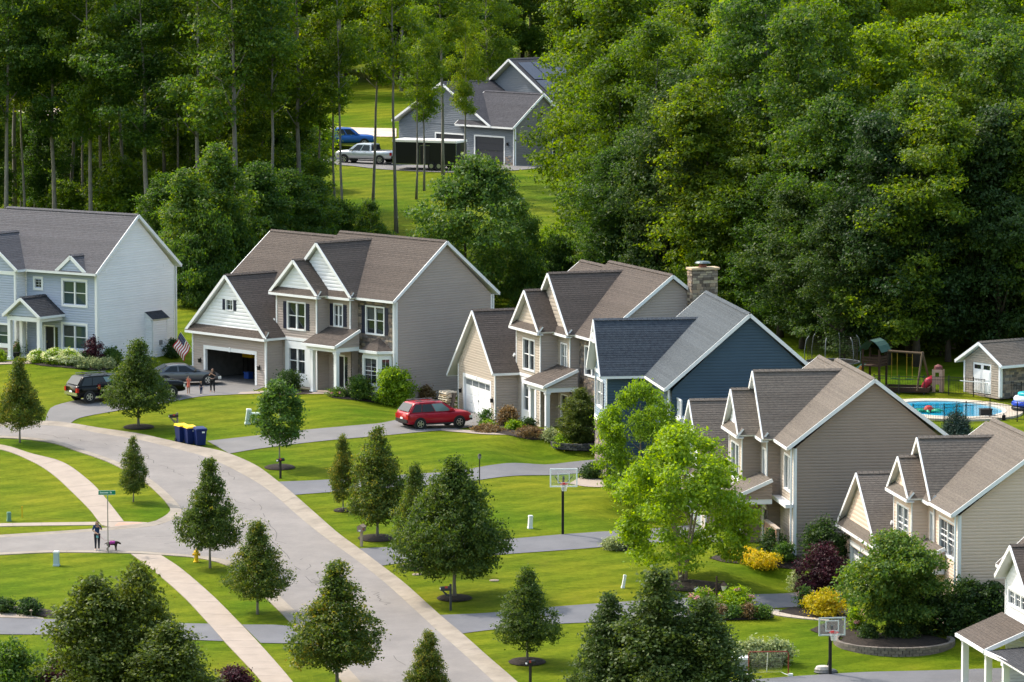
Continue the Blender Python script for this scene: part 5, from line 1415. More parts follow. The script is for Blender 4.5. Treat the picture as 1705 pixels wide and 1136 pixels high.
# ------------------------------------------------------------------ woodland
rw = random.Random(77)
def wood(key, p, label, group, s_=1.0, var=None, name='woodland_tree'):
    k = TREE_KIT[key]
    if key == 'thin': s_ *= rw.uniform(.72, 1.18)
    t = plant_tree(key, p, label, 2 * k['Rm'] * s_ * rw.uniform(.9, 1.15), k['H'] * s_ * rw.uniform(.9, 1.12), k['th'] * s_ * rw.uniform(.85, 1.15), name, group, rw.randrange(9) if var is None else var, rw.uniform(0, 6.28))
    t.rotation_euler = (rw.gauss(0, .022), rw.gauss(0, .03), t.rotation_euler[2])
    return t
def interp(tab, x):
    for (a, ya), (b, yb) in zip(tab, tab[1:]):
        if a <= x <= b: return ya + (yb - ya) * (x - a) / (b - a)
    return tab[0][1] if x < tab[0][0] else tab[-1][1]
# right hand wood: its front edge runs behind the chimney, navy and brown houses to the play yard
EDGE_R = [(960, 505), (1100, 520), (1250, 548), (1330, 575), (1420, 606), (1500, 612), (1560, 606), (1705, 602), (1900, 590)]
pos = []
for row, (off, step) in enumerate([(0, 60), (5.5, 80), (12, 92), (20, 100), (30, 110), (42, 120)]):
    px = 1000 + (row % 2) * 30
    while px < 1830:
        e = survey(px, interp(EDGE_R, px))
        x = e.x * (e.y + off) / e.y + rw.uniform(-1, 1); y = e.y + off + rw.uniform(-1.3, 1.3)
        ppx = CXP + x / y * FPX
        if not (y > 372 and ppx < 1056): pos.append((row, x, y))
        px += step
ORD = 'first second third fourth fifth sixth seventh eighth ninth tenth eleventh twelfth thirteenth fourteenth fifteenth sixteenth'.split()
LR = ['tall dense leafy tree on the near edge of the wood behind the right hand houses', 'leafy tree standing deeper in the wood behind the right hand houses', 'sunlit tree crown at the back of the right hand wood']
for row, x, y in pos:
    key = rw.choice(['edge', 'edge', 'edge_y', 'edge_d', 'edge_d']) if row == 0 else rw.choice(['edge', 'edge_y', 'wood', 'wood_y']) if row < 3 else rw.choice(['back', 'back', 'edge_y', 'wood_y'])
    i = 0 if row == 0 else 1 if row < 3 else 2
    lb_ = LR[i]
    if row == 0:
        k_ = sum(1 for q in pos if q[0] == 0 and q[1] / q[2] < x / y)
        lb_ = '%s tall leafy tree from the left along the near edge of the right hand wood' % ORD[k_]
    wood(key, ground(x, y), lb_, ['near edge of the right hand wood', 'inside the right hand wood', 'back of the right hand wood'][i], rw.uniform(.62, .95) if row == 0 else rw.uniform(.82, 1.0) if row < 3 else rw.uniform(.95, 1.1))
# left hand wood: tall bare stems, bright clearing behind
left = [(10, 398, 'wood'), (24, 372, 'thin'), (40, 385, 'thin'), (58, 366, 'thin'), (92, 392, 'wood'), (118, 368, 'thin'), (140, 380, 'thin'), (152, 402, 'wood_y'), (168, 375, 'thin'), (188, 362, 'thin'), (207, 384, 'thin'), (248, 412, 'wood'), (272, 378, 'thin'), (300, 385, 'thin'), (330, 420, 'wood_y'), (362, 380, 'thin'), (396, 440, 'wood'), (408, 398, 'thin'), (-60, 395, 'wood'), (432, 372, 'wood_y'), (456, 432, 'thin'), (500, 398, 'wood_y'), (530, 372, 'thin'), (558, 388, 'thin'), (572, 408, 'thin'), (70, 330, 'wood_y'), (340, 335, 'wood'), (-30, 345, 'wood_y')]
for px, py, key in left:
    same = sorted(q[0] for q in left if (q[2] == 'thin') == (key == 'thin') and q[0] > -20)
    k_ = same.index(px) if px in same else None
    lb_ = 'tall crowned tree' if key != 'thin' else 'slender pale trunk'
    lb_ = (lb_ + ' out of the frame left of the open wood') if k_ is None else '%s %s from the left in the open wood behind the left houses' % (ORD[k_], lb_)
    wood(key, survey(px, py), lb_, 'open wood behind the left houses' if key != 'thin' else 'slender stems in the open wood', rw.uniform(.95, 1.12))
for px, py, key, lb in [(660, 388, 'thin', 'slender grey trunk left of the black trailer'), (693, 332, 'thin', 'leaning grey trunk in front of the black trailer'), (738, 306, 'thin', 'straight grey trunk in front of the black trailer'), (620, 372, 'thin', 'dark slender trunk before the silver pickup')]:
    wood(key, survey(px, py), lb, 'stems before the far house', 1.0)
# dark bushes along the wood edge between the houses
for px, py, w, h_, key, lb in [(312, 512, 4.6, 5.0, 'bush', 'dark bush right beside the pale gable wall'), (352, 505, 5.0, 6.6, 'bush', 'tall dark bush between the two left houses'), (395, 492, 5.2, 5.8, 'bush', 'dark bush behind the garage roof of the taupe house'), (440, 470, 5.0, 6.2, 'bush', 'dark undergrowth tree behind the taupe house ridge'), (300, 470, 5.0, 5.5, 'bush', 'dark undergrowth behind the pale gable roof'), (500, 455, 5.0, 5.5, 'bush', 'dark shrub behind the long brown ridge'), (560, 430, 4.8, 4.4, 'bush', 'dark evergreen undergrowth below the white pickup'), (612, 425, 3.6, 4.0, 'bush', 'green undergrowth left of the big sumac bush'),
                               (262, 398, 3.2, 3.4, 'under', 'sunlit lime bush behind the pale ridge'), (60, 345, 3.0, 3.0, 'under', 'sunlit lime undergrowth among the left trunks'), (180, 335, 3.2, 3.0, 'under', 'small sunlit bush between the left trunks'), (880, 520, 4.4, 4.2, 'bush', 'dark bush right of the big sumac bush'), (930, 500, 4.0, 4.6, 'bush', 'bush at the left foot of the right hand wood'), (915, 452, 2.6, 3.2, 'under', 'bright bush on the strip of far lawn')]:
    k = TREE_KIT[key]; plant_tree(key, survey(px, py), lb, w, h_, .2, 'bush', None, rw.randrange(2), cat='bush')
plant_tree('bigbush', survey(775, 515), 'huge bright green bush in the middle behind the taupe house', 11.0, 10.6, .4, 'bush', None, 0, 1.0, cat='bush')
plant_tree('bigbush', survey(845, 495), 'second broad green bush leaning to the far lawn', 5.5, 8.2, .4, 'bush', None, 0, 3.0, cat='bush')
plant_tree('bush', survey(730, 500), 'dark rounded bush below the big bright bush', 6.0, 5.2, .2, 'bush', None, 0, 3.0, cat='bush')
for i, (px, py) in enumerate([(-20, 380), (35, 352), (78, 372), (115, 345), (178, 356), (232, 372), (285, 352), (318, 380), (352, 362), (385, 372), (422, 402), (468, 372), (505, 352), (525, 405), (445, 345), (60, 318), (200, 312), (380, 320)]):
    k = ['mid', 'mid_y', 'mid'][i % 3]; f = rw.uniform(.6, 1.1)
    plant_tree(k, survey(px, py), '%s half height leafy tree from the left between the tall stems' % (ORD + ['seventeenth', 'eighteenth'])[sorted(q[0] for q in [(-20,), (35,), (78,), (115,), (178,), (232,), (285,), (318,), (352,), (385,), (422,), (468,), (505,), (525,), (445,), (60,), (200,), (380,)]).index(px)], TREE_KIT[k]['Rm'] * 2 * f, TREE_KIT[k]['H'] * f, 2.0 * f, 'understorey_tree', 'half height trees of the left hand wood', 0)
for px, py, w, h_, lb in [(322, 498, 5.4, 9.0, 'dark leafy tree rising just right of the pale gable'), (372, 488, 5.6, 10.5, 'tall dark leafy tree between the two left roofs'), (428, 470, 5.2, 8.5, 'dark leafy tree above the garage ridge'), (478, 458, 5.0, 7.5, 'leafy tree behind the long ridge of the taupe house'), (275, 455, 4.6, 7.0, 'leafy tree above the right end of the pale ridge'), (525, 448, 4.6, 6.5, 'leafy tree left of the thin stems before the pickups')]:
    plant_tree('mid', survey(px, py), lb, w, h_, .6, 'understorey_tree', None, 0)
# undergrowth between the stems of both woods
for i in range(40):
    px, py = rw.uniform(-60, 540), rw.choice([rw.uniform(235, 300), rw.uniform(300, 390)])
    k = rw.choice(['under', 'under_g', 'under_g']); f = rw.uniform(.7, 1.5)
    plant_tree(k, survey(px, py), 'sunlit leafy undergrowth bush between the trunks of the left hand wood', TREE_KIT[k]['Rm'] * 2 * f, TREE_KIT[k]['H'] * f, .3, 'bush', 'undergrowth of the left hand wood', i, cat='bush')
for i in range(34):
    px = rw.uniform(1000, 1760); e = survey(px, interp(EDGE_R, px)); off = rw.uniform(3, 17)
    k = rw.choice(['under', 'under_g']); f = rw.uniform(.7, 1.3)
    plant_tree(k, ground(e.x * (e.y + off) / e.y, e.y + off), 'lit leafy undergrowth bush among the trunks of the right hand wood', TREE_KIT[k]['Rm'] * 2 * f, TREE_KIT[k]['H'] * f, .3, 'bush', 'undergrowth of the right hand wood', i, cat='bush')
# far belt of trees closing the view behind the lane and the far house
for row, (Y, st) in enumerate([(492, 6.0), (503, 6.5), (516, 7.0), (534, 8.0)]):
    x = -66.0 + row * 2
    while x < 62:
        if not (row == 0 and -6 < x < 30):
            wood(rw.choice(['edge', 'edge_y', 'back', 'wood_y']), ground(x + rw.uniform(-1.2, 1.2), Y + rw.uniform(-2, 2)), 'tree in the far belt closing the view behind the grey house', 'far belt of trees', rw.uniform(.9, 1.1))
        x += st
wood('wood_y', survey(815, 232), 'yellow leaved tree overhanging the far roof', None, .78)
for px, py, w, cr, lb in [(706, 318, 4.4, 7.5, 'airy tree screening the left gable of the far house'), (775, 300, 4.2, 7.0, 'yellow green tree hanging over the far garage')]:
    plant_tree('wood_y', survey(px, py), lb, w, cr, 10.0, 'woodland_tree', None, 1)
# ------------------------------------------------------------------ vehicles
TYRE = mat('tyre_rubber', (0.015, 0.015, 0.016), 0.85)
RIMM = mat('alloy_rim', (0.55, 0.55, 0.56), 0.3, metal=.85)
CGLASS = mat('car_glass', (0.012, 0.015, 0.018), 0.08, spec=0.35)
CGLASS_L = mat('car_glass_light', (0.10, 0.16, 0.15), 0.06, spec=0.9)
PLASTIC = mat('dark_plastic', (0.02, 0.02, 0.021), 0.6)
CHROME = mat('chrome', (0.75, 0.76, 0.78), 0.15, metal=.9)
REDL = mat('tail_lens', (0.35, 0.012, 0.012), 0.2)
WHITEL = mat('head_lens', (0.7, 0.68, 0.62), 0.15)
PLATE = mat('number_plate', (0.75, 0.77, 0.8), 0.5)
def paint(name, rgb, metal=.25, rough=.3): return mat(name, rgb, rough, coat=.35, metal=metal, spec=.3)

def vehicle(name, label, cat, p, heading, body, L, Wd, H, belt, st, cab, wb, wr, panes, seg_hood, rack=False, bed=None, chrome=False, sill=.32, plate=True):
    """st: lower body stations (x, z_low, z_top, half width) from tail to nose; cab: roof line ((x_rear_base, x_rear_top, x_front_top, x_front_base), roof half width)"""
    t = thing(name, label, cat, p, heading)
    mb = MB(); rings = []
    for x, z0, z1, hw in st:
        c = [(hw * .80, z0), (hw * .97, z0 + .10), (hw, z0 + (z1 - z0) * .5), (hw * .985, z1 - .10), (hw * .93, z1 - .02), (hw * .55, z1 + .018), (0, z1 + .03)]
        prof = [(x, -a, z) for a, z in c] + [(x, a, z) for a, z in c[::-1][1:]]
        rings.append(len(mb.v)); mb.v += prof
    n = 13
    for a, b in zip(rings, rings[1:]):
        for j in range(n - 1): mb.f.append((a + j, b + j, b + j + 1, a + j + 1)); mb.m.append(0)
        mb.f.append((a + n - 1, b + n - 1, b, a)); mb.m.append(1)
    mb.f.append(tuple(rings[0] + j for j in range(n))); mb.m.append(0); mb.f.append(tuple(rings[-1] + j for j in range(n))[::-1]); mb.m.append(0)
    bo = mb.build('body', [body, PLASTIC], t, smooth=True)
    # greenhouse shell
    (xr, xrt, xft, xf), rw_ = cab; hb = Wd / 2 * .955
    sh_ = MB()
    def ring(x, z, w, lift):
        wb_, = (hb,)
        low = Vector((x, 0, z))
        return [Vector((x, -w, z)), Vector((x, -w * .82, z + lift * .6)), Vector((x, -w * .4, z + lift)), Vector((x, w * .4, z + lift)), Vector((x, w * .82, z + lift * .6)), Vector((x, w, z))]
    seq = [ring(xr, belt, hb, 0), ring(xr + (xrt - xr) * .62, belt + (H - .09 - belt) * .72, hb + (rw_ - hb) * .70, .03), ring(xrt, H - .10, rw_, .05)]
    for k_ in (.25, .5, .75): seq.append(ring(xrt + (xft - xrt) * k_, H - .10 + .035 * math.sin(k_ * math.pi), rw_ * (1 + .015 * math.sin(k_ * math.pi)), .06))
    seq += [ring(xft, H - .10, rw_, .05), ring(xft + (xf - xft) * .42, belt + (H - .09 - belt) * .66, hb + (rw_ - hb) * .64, .03), ring(xf, belt, hb, 0)]
    for a, b in zip(seq, seq[1:]):
        for j in range(5): sh_.q(a[j], b[j], b[j + 1], a[j + 1])
    for s_ in (0, 5): sh_.q(*[r_[s_] for r_ in seq])
    sh_.build('roof', body, t, smooth=False)
    # panes lie 8 mm outside the shell
    for sg in (-1, 1):
        B0, B1 = Vector((xr, sg * hb, belt)), Vector((xf, sg * hb, belt)); T0, T1 = Vector((xrt, sg * rw_, H - .10)), Vector((xft, sg * rw_, H - .10))
        off = Vector((0, sg * .022, .004))
        for t0, t1 in panes:
            def S(t_, s_): return B0.lerp(B1, t_).lerp(T0.lerp(T1, t_), s_) + off
            g_ = MB(); g_.q(S(t0, .06), S(t1, .06), S(t1, .9), S(t0, .9)); g_.build('side_window', CGLASS_L if t1 > .9 else CGLASS, t)
    for (xa, za, wa), (xb, zb_, wb_), nm in (((xr, belt, hb), (xrt, H - .10, rw_), 'rear_window'), ((xf, belt, hb), (xft, H - .10, rw_), 'windscreen')):
        a0, b0_ = Vector((xa, 0, za)), Vector((xb, 0, zb_)); sg = -1 if nm == 'rear_window' else 1
        nrm = Vector((sg * (zb_ - za), 0, abs(xa - xb))).normalized() * .075
        p0, p1 = a0.lerp(b0_, .1), a0.lerp(b0_, .9)
        g_ = MB(); w0, w1 = wa * .88, wb_ * .92
        g_.q(*[Vector((q.x, y, q.z)) + nrm for q, y in ((p0, -w0), (p0, w0), (p1, w1), (p1, -w1))]); g_.build(nm, CGLASS, t)
    # wheels
    for x in (wb[0], wb[1]):
        for sg in (-1, 1):
            y = sg * (Wd / 2 - .10)
            M = Matrix.Translation((x, y, wr)) @ Matrix.Rotation(R(90) * -sg, 4, 'X')
            a = MB(); a.lathe([(wr + .07, .0), (wr + .07, .108)], 20, M=M); a.build('wheel_arch', PLASTIC, t)
            ty = MB(); ty.lathe([(wr * .6, -.1), (wr * .94, -.1), (wr, -.05), (wr, .09), (wr * .94, .125), (wr * .66, .125)], 20, M=M); wo = ty.build('wheel', TYRE, t, smooth=False)
            rm = MB(); rm.lathe([(wr * .66, .10), (wr * .66, .126), (wr * .6, .128), (wr * .58, .112)], 18, M=M); 
            for k in range(5):
                an = k * 2 * math.pi / 5; d = Vector((math.cos(an), math.sin(an), 0)); e = Vector((-d.y, d.x, 0)) * wr * .11
                rm.q(*[M @ (q + Vector((0, 0, .128))) for q in (d * .03 - e, d * .03 + e, d * wr * .62 + e * .8, d * wr * .62 - e * .8)])
            rm.build('rim', RIMM, wo)
            hubm = MB(); hubm.lathe([(wr * .57, .112), (.05, .114)], 14, M=M); hubm.build('brake_disc', PLASTIC, wo)
    x0, x1 = st[0][0], st[-1][0]
    for sg in (-1, 1):
        y = sg * Wd / 2
        MB().box(x0 - .015, x0 + .12, min(y * .99, y * .74), max(y * .99, y * .74), st[0][2] - .36, st[0][2] - .08).build('tail_light', REDL, t)
        MB().box(x1 - .2, x1 + .015, min(y * .93, y * .6), max(y * .93, y * .6), st[-1][2] - .22, st[-1][2] - .05).build('headlight', WHITEL, t)
        mm = MB(); mm.box(xf - .45, xf - .28, min(y * .96, y * 1.12), max(y * .96, y * 1.12), belt + .02, belt + .17); mm.build('mirror', body, t)
        MB().beam((wb[0] + wr + .1, y * .985, sill), (wb[1] - wr - .1, y * .985, sill), .05, .1).build('sill', CHROME if chrome else PLASTIC, t)
        for hx in ((xr * .45 + xf * .55) - .75, (xr * .4 + xf * .6) + .15): MB().box(hx, hx + .2, min(y * .995, y * 1.02), max(y * .995, y * 1.02), belt - .13, belt - .1).build('door_handle', CHROME if chrome else body, t)
        if rack: MB().beam((xrt + .1, sg * rw_ * .85, H + .03), (xft - .1, sg * rw_ * .85, H + .03), .04, .05).build('roof_rail', mat('rail_grey', (.2, .2, .21), .4), t)
    if rack:
        for fx in (.25, .75): MB().beam((xrt + (xft - xrt) * fx, -rw_ * .9, H + .06), (xrt + (xft - xrt) * fx, rw_ * .9, H + .06), .06, .035).build('roof_bar', PLASTIC, t)
    MB().box(x0 - .05, x0 + .1, -Wd * .44, Wd * .44, st[0][1] + .02, st[0][1] + .22).build('bumper', CHROME if chrome else PLASTIC, t)
    MB().box(x1 - .1, x1 + .04, -Wd * .42, Wd * .42, st[-1][1] + .02, st[-1][1] + .2).build('bumper', PLASTIC, t)
    if plate: MB().box(x0 - .03, x0 - .01, -.17, .17, st[0][2] - .42, st[0][2] - .27).build('number_plate', PLATE, t)
    if bed:
        b = MB(); bx0, bx1 = bed; b.box(bx0, bx1, -Wd * .40, Wd * .40, belt - .10, belt + .032 + .012); b.build('bed_liner', PLASTIC, t)
    return t
def suv(name, label, p, hd, col_, L=4.6, Wd=1.86, H=1.74, **k):
    h = L / 2
    st = [(-h, .42, 1.02, Wd * .44), (-h + .12, .33, 1.08, Wd * .485), (-h + .6, .28, 1.08, Wd * .5), (0, .27, 1.06, Wd * .5), (h - 1.35, .27, 1.05, Wd * .5), (h - .9, .28, 1.03, Wd * .49), (h - .3, .32, .97, Wd * .465), (h - .06, .36, .88, Wd * .42), (h, .40, .78, Wd * .38)]
    return vehicle(name, label, 'car', p, hd, col_, L, Wd, H, 1.06, st, ((-h + .1, -h + .55, h - 2.05, h - 1.2), Wd * .39), (-h + .88, h - .95), .35, [(.05, .26), (.275, .56), (.575, .92)], 1, **k)
def sedan(name, label, p, hd, col_, L=4.9, Wd=1.86, H=1.45, **k):
    h = L / 2
    st = [(-h, .42, .92, Wd * .42), (-h + .15, .30, 1.0, Wd * .48), (-h + .7, .26, 1.0, Wd * .5), (0, .24, .96, Wd * .5), (h - 1.4, .24, .95, Wd * .5), (h - .7, .26, .86, Wd * .48), (h - .2, .3, .74, Wd * .44), (h, .36, .62, Wd * .36)]
    return vehicle(name, label, 'car', p, hd, col_, L, Wd, H, .96, st, ((-h + .55, -h + 1.35, h - 2.3, h - 1.4), Wd * .37), (-h + 1.05, h - .9), .34, [(.14, .46), (.5, .86)], 1, **k)
def pickup(name, label, p, hd, col_, L=5.9, Wd=2.0, H=1.9, **k):
    h = L / 2
    st = [(-h, .55, 1.18, Wd * .47), (-h + .1, .5, 1.22, Wd * .49), (-h + 1, .45, 1.22, Wd * .5), (0, .42, 1.2, Wd * .5), (h - 1.5, .42, 1.2, Wd * .5), (h - .5, .42, 1.15, Wd * .49), (h - .12, .45, 1.08, Wd * .47), (h, .48, .98, Wd * .44)]
    return vehicle(name, label, 'pickup truck', p, hd, col_, L, Wd, H, 1.2, st, ((-h + 2.05, -h + 2.15, h - 2.2, h - 1.4), Wd * .40), (-h + 1.15, h - .98), .40, [(.08, .46), (.5, .86)], 1, bed=(-h + .12, -h + 1.95), **k)
def axle_pose(pr, pf, wbx, half_w):
    """pose from the ground contacts of the near rear and near front wheel"""
    a, b = survey(*pr), survey(*pf); d = (b - a); hd = math.atan2(d.y, d.x)
    f = Vector((math.cos(hd), math.sin(hd), 0)); n = Vector((-f.y, f.x, 0))      # left of the car = away from the camera when driving right
    c = (a + b) / 2 - f * wbx + n * (half_w - .1)
    return ground(c.x, c.y, .04), hd
p, hd = axle_pose((703.4, 717), (770, 711.5), -.035, .92); hd = R(27)
suv('parked_car', 'red SUV parked on the long driveway by the white garage door', p, hd, paint('paint_red', (.36, .006, .02), .1), rack=True)
a = survey(148.5, 673); hd = R(31); f = Vector((math.cos(hd), math.sin(hd), 0)); n = Vector((-f.y, f.x, 0)); c = a + f * 1.6 + n * .87
suv('parked_car', 'black SUV with roof bars parked at the wide driveway entrance', ground(c.x, c.y, .04), hd, mat('paint_black', (.003, .0033, .0045), .18, spec=.22), L=5.0, Wd=1.97, H=1.75, rack=True, chrome=True)
a = survey(296, 664); hd = R(20); f = Vector((math.cos(hd), math.sin(hd), 0)); n = Vector((-f.y, f.x, 0)); c = a - f * 2.45 + n * .9
pickup('parked_pickup', 'black pickup mostly hidden behind the golden street tree', ground(c.x, c.y, .04), hd, mat('paint_black_truck', (.003, .003, .0035), .22, spec=.2))
a = survey(345, 642); hd = R(14); f = Vector((math.cos(hd), math.sin(hd), 0)); n = Vector((-f.y, f.x, 0)); c = a - f * 1.5 + n * .83
sedan('parked_car', 'grey sedan nosed up to the open garage', ground(c.x, c.y, .04), hd, paint('paint_grey', (.115, .118, .125), .5))
a = survey(582.6, 272.3); b = survey(630, 274.8); hd = math.atan2(a.y - b.y, a.x - b.x); c = (a + b) / 2 + Vector((math.sin(hd), -math.cos(hd), 0)) * -.0
pickup('parked_pickup', 'silver pickup hitched to the black trailer at the far house', ground(c.x + .3, c.y + .8, .06), hd, paint('paint_silver', (.55, .57, .60), .5), L=5.9)
a = survey(568, 262); pickup('parked_pickup', 'blue pickup behind the silver pickup at the far house', ground(a.x, a.y + 5, .05), R(8), paint('paint_blue', (.02, .12, .42)))

# enclosed trailer
a = survey(737, 284); hd = R(-24)
tr = thing('cargo_trailer', 'black enclosed trailer with a white roof before the far house', 'trailer', ground(a.x - 1.2, a.y + 1.2, .05), hd)
MB().box(-3.2, 3.2, -1.15, 1.15, .5, 2.55).build('body', mat('trailer_black', (.012, .012, .014), .35, coat=.4), tr)
mb = MB(); mb.box(-3.25, 3.25, -1.2, 1.2, 2.5, 2.68); mb.box(-3.1, 3.1, -1.05, 1.05, 2.68, 2.74); mb.build('roof', mat('trailer_white', (.8, .76, .72), .5), tr)
for x in (-3.2, 3.2): MB().box(x - .03, x + .03, -1.18, -1.12, .5, 2.55).build('corner_trim', CHROME, tr)
mb = MB(); mb.box(-.4, .5, -1.17, -1.152, .6, 2.2); mb.build('side_door', mat('trailer_black2', (.02, .02, .022), .35), tr)
mb = MB(); mb.beam((-.45, -1.17, 2.22), (.55, -1.17, 2.22), .03, .05); mb.beam((-.45, -1.17, .55), (-.45, -1.17, 2.22), .03, .05, up=(1, 0, 0)); mb.build('door_trim', CHROME, tr)
MB().box(-3.2, 3.2, -1.16, 1.16, .42, .5).build('chassis', CHROME, tr)
for x in (.75, 1.5):
    for sg in (-1, 1):
        M = Matrix.Translation((x, sg * 1.2, .36)) @ Matrix.Rotation(R(90) * -sg, 4, 'X'); w_ = MB(); w_.lathe([(.1, -.1), (.36, -.1), (.36, .1), (.1, .1)], 16, M=M); wo = w_.build('wheel', TYRE, tr); r_ = MB(); r_.lathe([(.2, .1), (.2, .11)], 12, M=M); r_.build('rim', RIMM, wo)
MB().beam((-4.6, 0, .45), (-3.2, 0, .48), .1, .1).build('drawbar', PLASTIC, tr)

# ------------------------------------------------------------------ street furniture and small things
GREENU = mat('utility_green', (.12, .24, .17), .6, var=.15); GREENP = mat('utility_pale', (.42, .50, .44), .6, var=.1); WHITEP = mat('plastic_white', (.72, .74, .72), .5, var=.05)
WOODP = mat('weathered_wood', (.30, .23, .17), .85, var=.25, scale=8); TIMBER = mat('play_timber', (.05, .026, .016), .85, var=.3, scale=8)
def pedestal(label, px, py, w, h, m, lid=None, lean=0.0):
    t = thing('utility_pedestal', label, 'utility box', survey(px, py), random.uniform(-.3, .3)); t.rotation_euler = (0, lean, t.rotation_euler[2])
    mb = MB(); mb.lathe([(w * .62, -.05), (w * .6, .06), (w * .52, .1), (w * .48, h - .08)], 4, M=Matrix.Rotation(R(45), 4, 'Z')); mb.build('body', m, t)
    mb = MB(); mb.lathe([(w * .53, h - .08), (w * .55, h - .02), (w * .45, h + .03)], 4, M=Matrix.Rotation(R(45), 4, 'Z')); mb.build('lid', lid or m, t)
    return t
pedestal('tall pale green utility pedestal on the lawn left of the maple', 412, 706, .42, .95, GREENP, WHITEP, .12)
t = thing('utility_box', 'green transformer box with a pale lid beside the tall pedestal', 'utility box', survey(429, 705.5), .15)
MB().box(-.36, .36, -.3, .3, 0, .6).build('body', GREENU, t); MB().box(-.4, .4, -.34, .34, .6, .7).build('lid', GREENP, t); MB().box(-.3, .02, -.31, -.301, .12, .45).build('warning_label', WHITEP, t)
pedestal('pale grey utility pedestal on the lawn below the side street', 94, 942, .40, .78, mat('utility_grey', (.36, .45, .47), .6), WHITEP)
pedestal('small dark green utility pedestal at the left edge', 15, 868, .3, .5, GREENU)
pedestal('white utility pedestal on the lawn left of the tall hoop', 882.5, 880, .32, .72, WHITEP, None, .05)
pedestal('leaning white marker post on the lawn left of the birch', 1037, 979, .2, .68, WHITEP, None, .18)
pedestal('pale utility pedestal beside the lower pavement', 318, 1106, .36, .95, GREENP, WHITEP)
t = thing('utility_box', 'low box with a pale lid in front of the lower pedestal', 'utility box', survey(304, 1108), .1); MB().box(-.42, .42, -.35, .35, 0, .5).build('body', GREENU, t); MB().box(-.5, .5, -.42, .42, .5, .6).build('lid', WHITEP, t)
t = thing('utility_box', 'grey box with a white top left of the hockey goal', 'utility box', survey(1228, 1115), .05); MB().box(-.5, .5, -.4, .4, 0, .55).build('body', mat('box_grey', (.30, .32, .31), .6, var=.1), t); MB().box(-.54, .54, -.44, .44, .55, .66).build('lid', WHITEP, t)
t = thing('marker_stake', 'thin yellow marker stake on the left lawn', 'stake', survey(37, 862)); MB().box(-.04, .04, -.015, .015, 0, .6).build('blade', mat('marker_yellow', (.6, .42, .02), .6), t); MB().box(-.05, .05, -.02, .02, .6, .66).build('cap', MATS['marker_yellow'], t)
for px, py, lb in [(823, 967, 'round pale valve cover in the lawn behind the grey mailbox'), (694, 957, 'round valve cover in the grass by the columnar tree')]:
    t = thing('valve_cover', lb, 'manhole cover', survey(px, py)); mb = MB(); mb.lathe([(.26, -.02), (.26, .035), (.22, .045)], 14); mb.build('rim', CONC, t); MB().lathe([(.2, .03), (.2, .05)], 12).build('lid', WOODP, t)
# hydrant
t = thing('fire_hydrant', 'yellow fire hydrant beside the dark street tree', 'hydrant', survey(327, 936)); HY = mat('hydrant_yellow', (.72, .46, .01), .5, var=.1)
MB().lathe([(.17, 0), (.17, .05), (.11, .06), (.11, .5), (.15, .51), (.15, .56), (.12, .62), (.07, .69), (.03, .72)], 14).build('barrel', HY, t)
for an in (0, math.pi, -math.pi / 2):
    M = Matrix.Translation((0, 0, .42)) @ Matrix.Rotation(an, 4, 'Z') @ Matrix.Rotation(R(90), 4, 'Y'); mb = MB(); mb.lathe([(.065, .08), (.065, .17), (.08, .17), (.08, .21), (.03, .22)], 10, M=M); mb.build('outlet', HY, t)
MB().lathe([(.03, .72), (.03, .77)], 6).build('nut', HY, t)
# street name sign
t = thing('street_sign', 'green street name sign on a thin pole beside the woman', 'sign', survey(180, 921), R(6)); SGN = mat('sign_green', (.005, .20, .115), .45)
MB().tube([(0, 0, -.2), (0, 0, 3.25)], .03, 8).build('pole', mat('galvanised', (.30, .28, .26), .5, metal=.4), t)
sp = MB().box(-.5, .43, -.012, .012, 3.25, 3.5).build('name_plate', SGN, t); mb = MB(); r_ = random.Random(4); x = -.42
mb.box(-.5, .43, -.016, -.013, 3.25, 3.265); mb.box(-.5, .43, -.016, -.013, 3.485, 3.5)
for k in range(11):
    w_ = r_.uniform(.03, .055)
    if k not in (8,): mb.box(x, x + w_, -.018, -.0135, 3.335, 3.335 + (.11 if k in (0, 9) else .08))
    x += w_ + .02
mb.build('lettering', mat('sign_white', (.75, .8, .76), .5), sp)
MB().box(-.012, .012, -.4, .4, 3.0, 3.22).build('cross_plate', SGN, t)
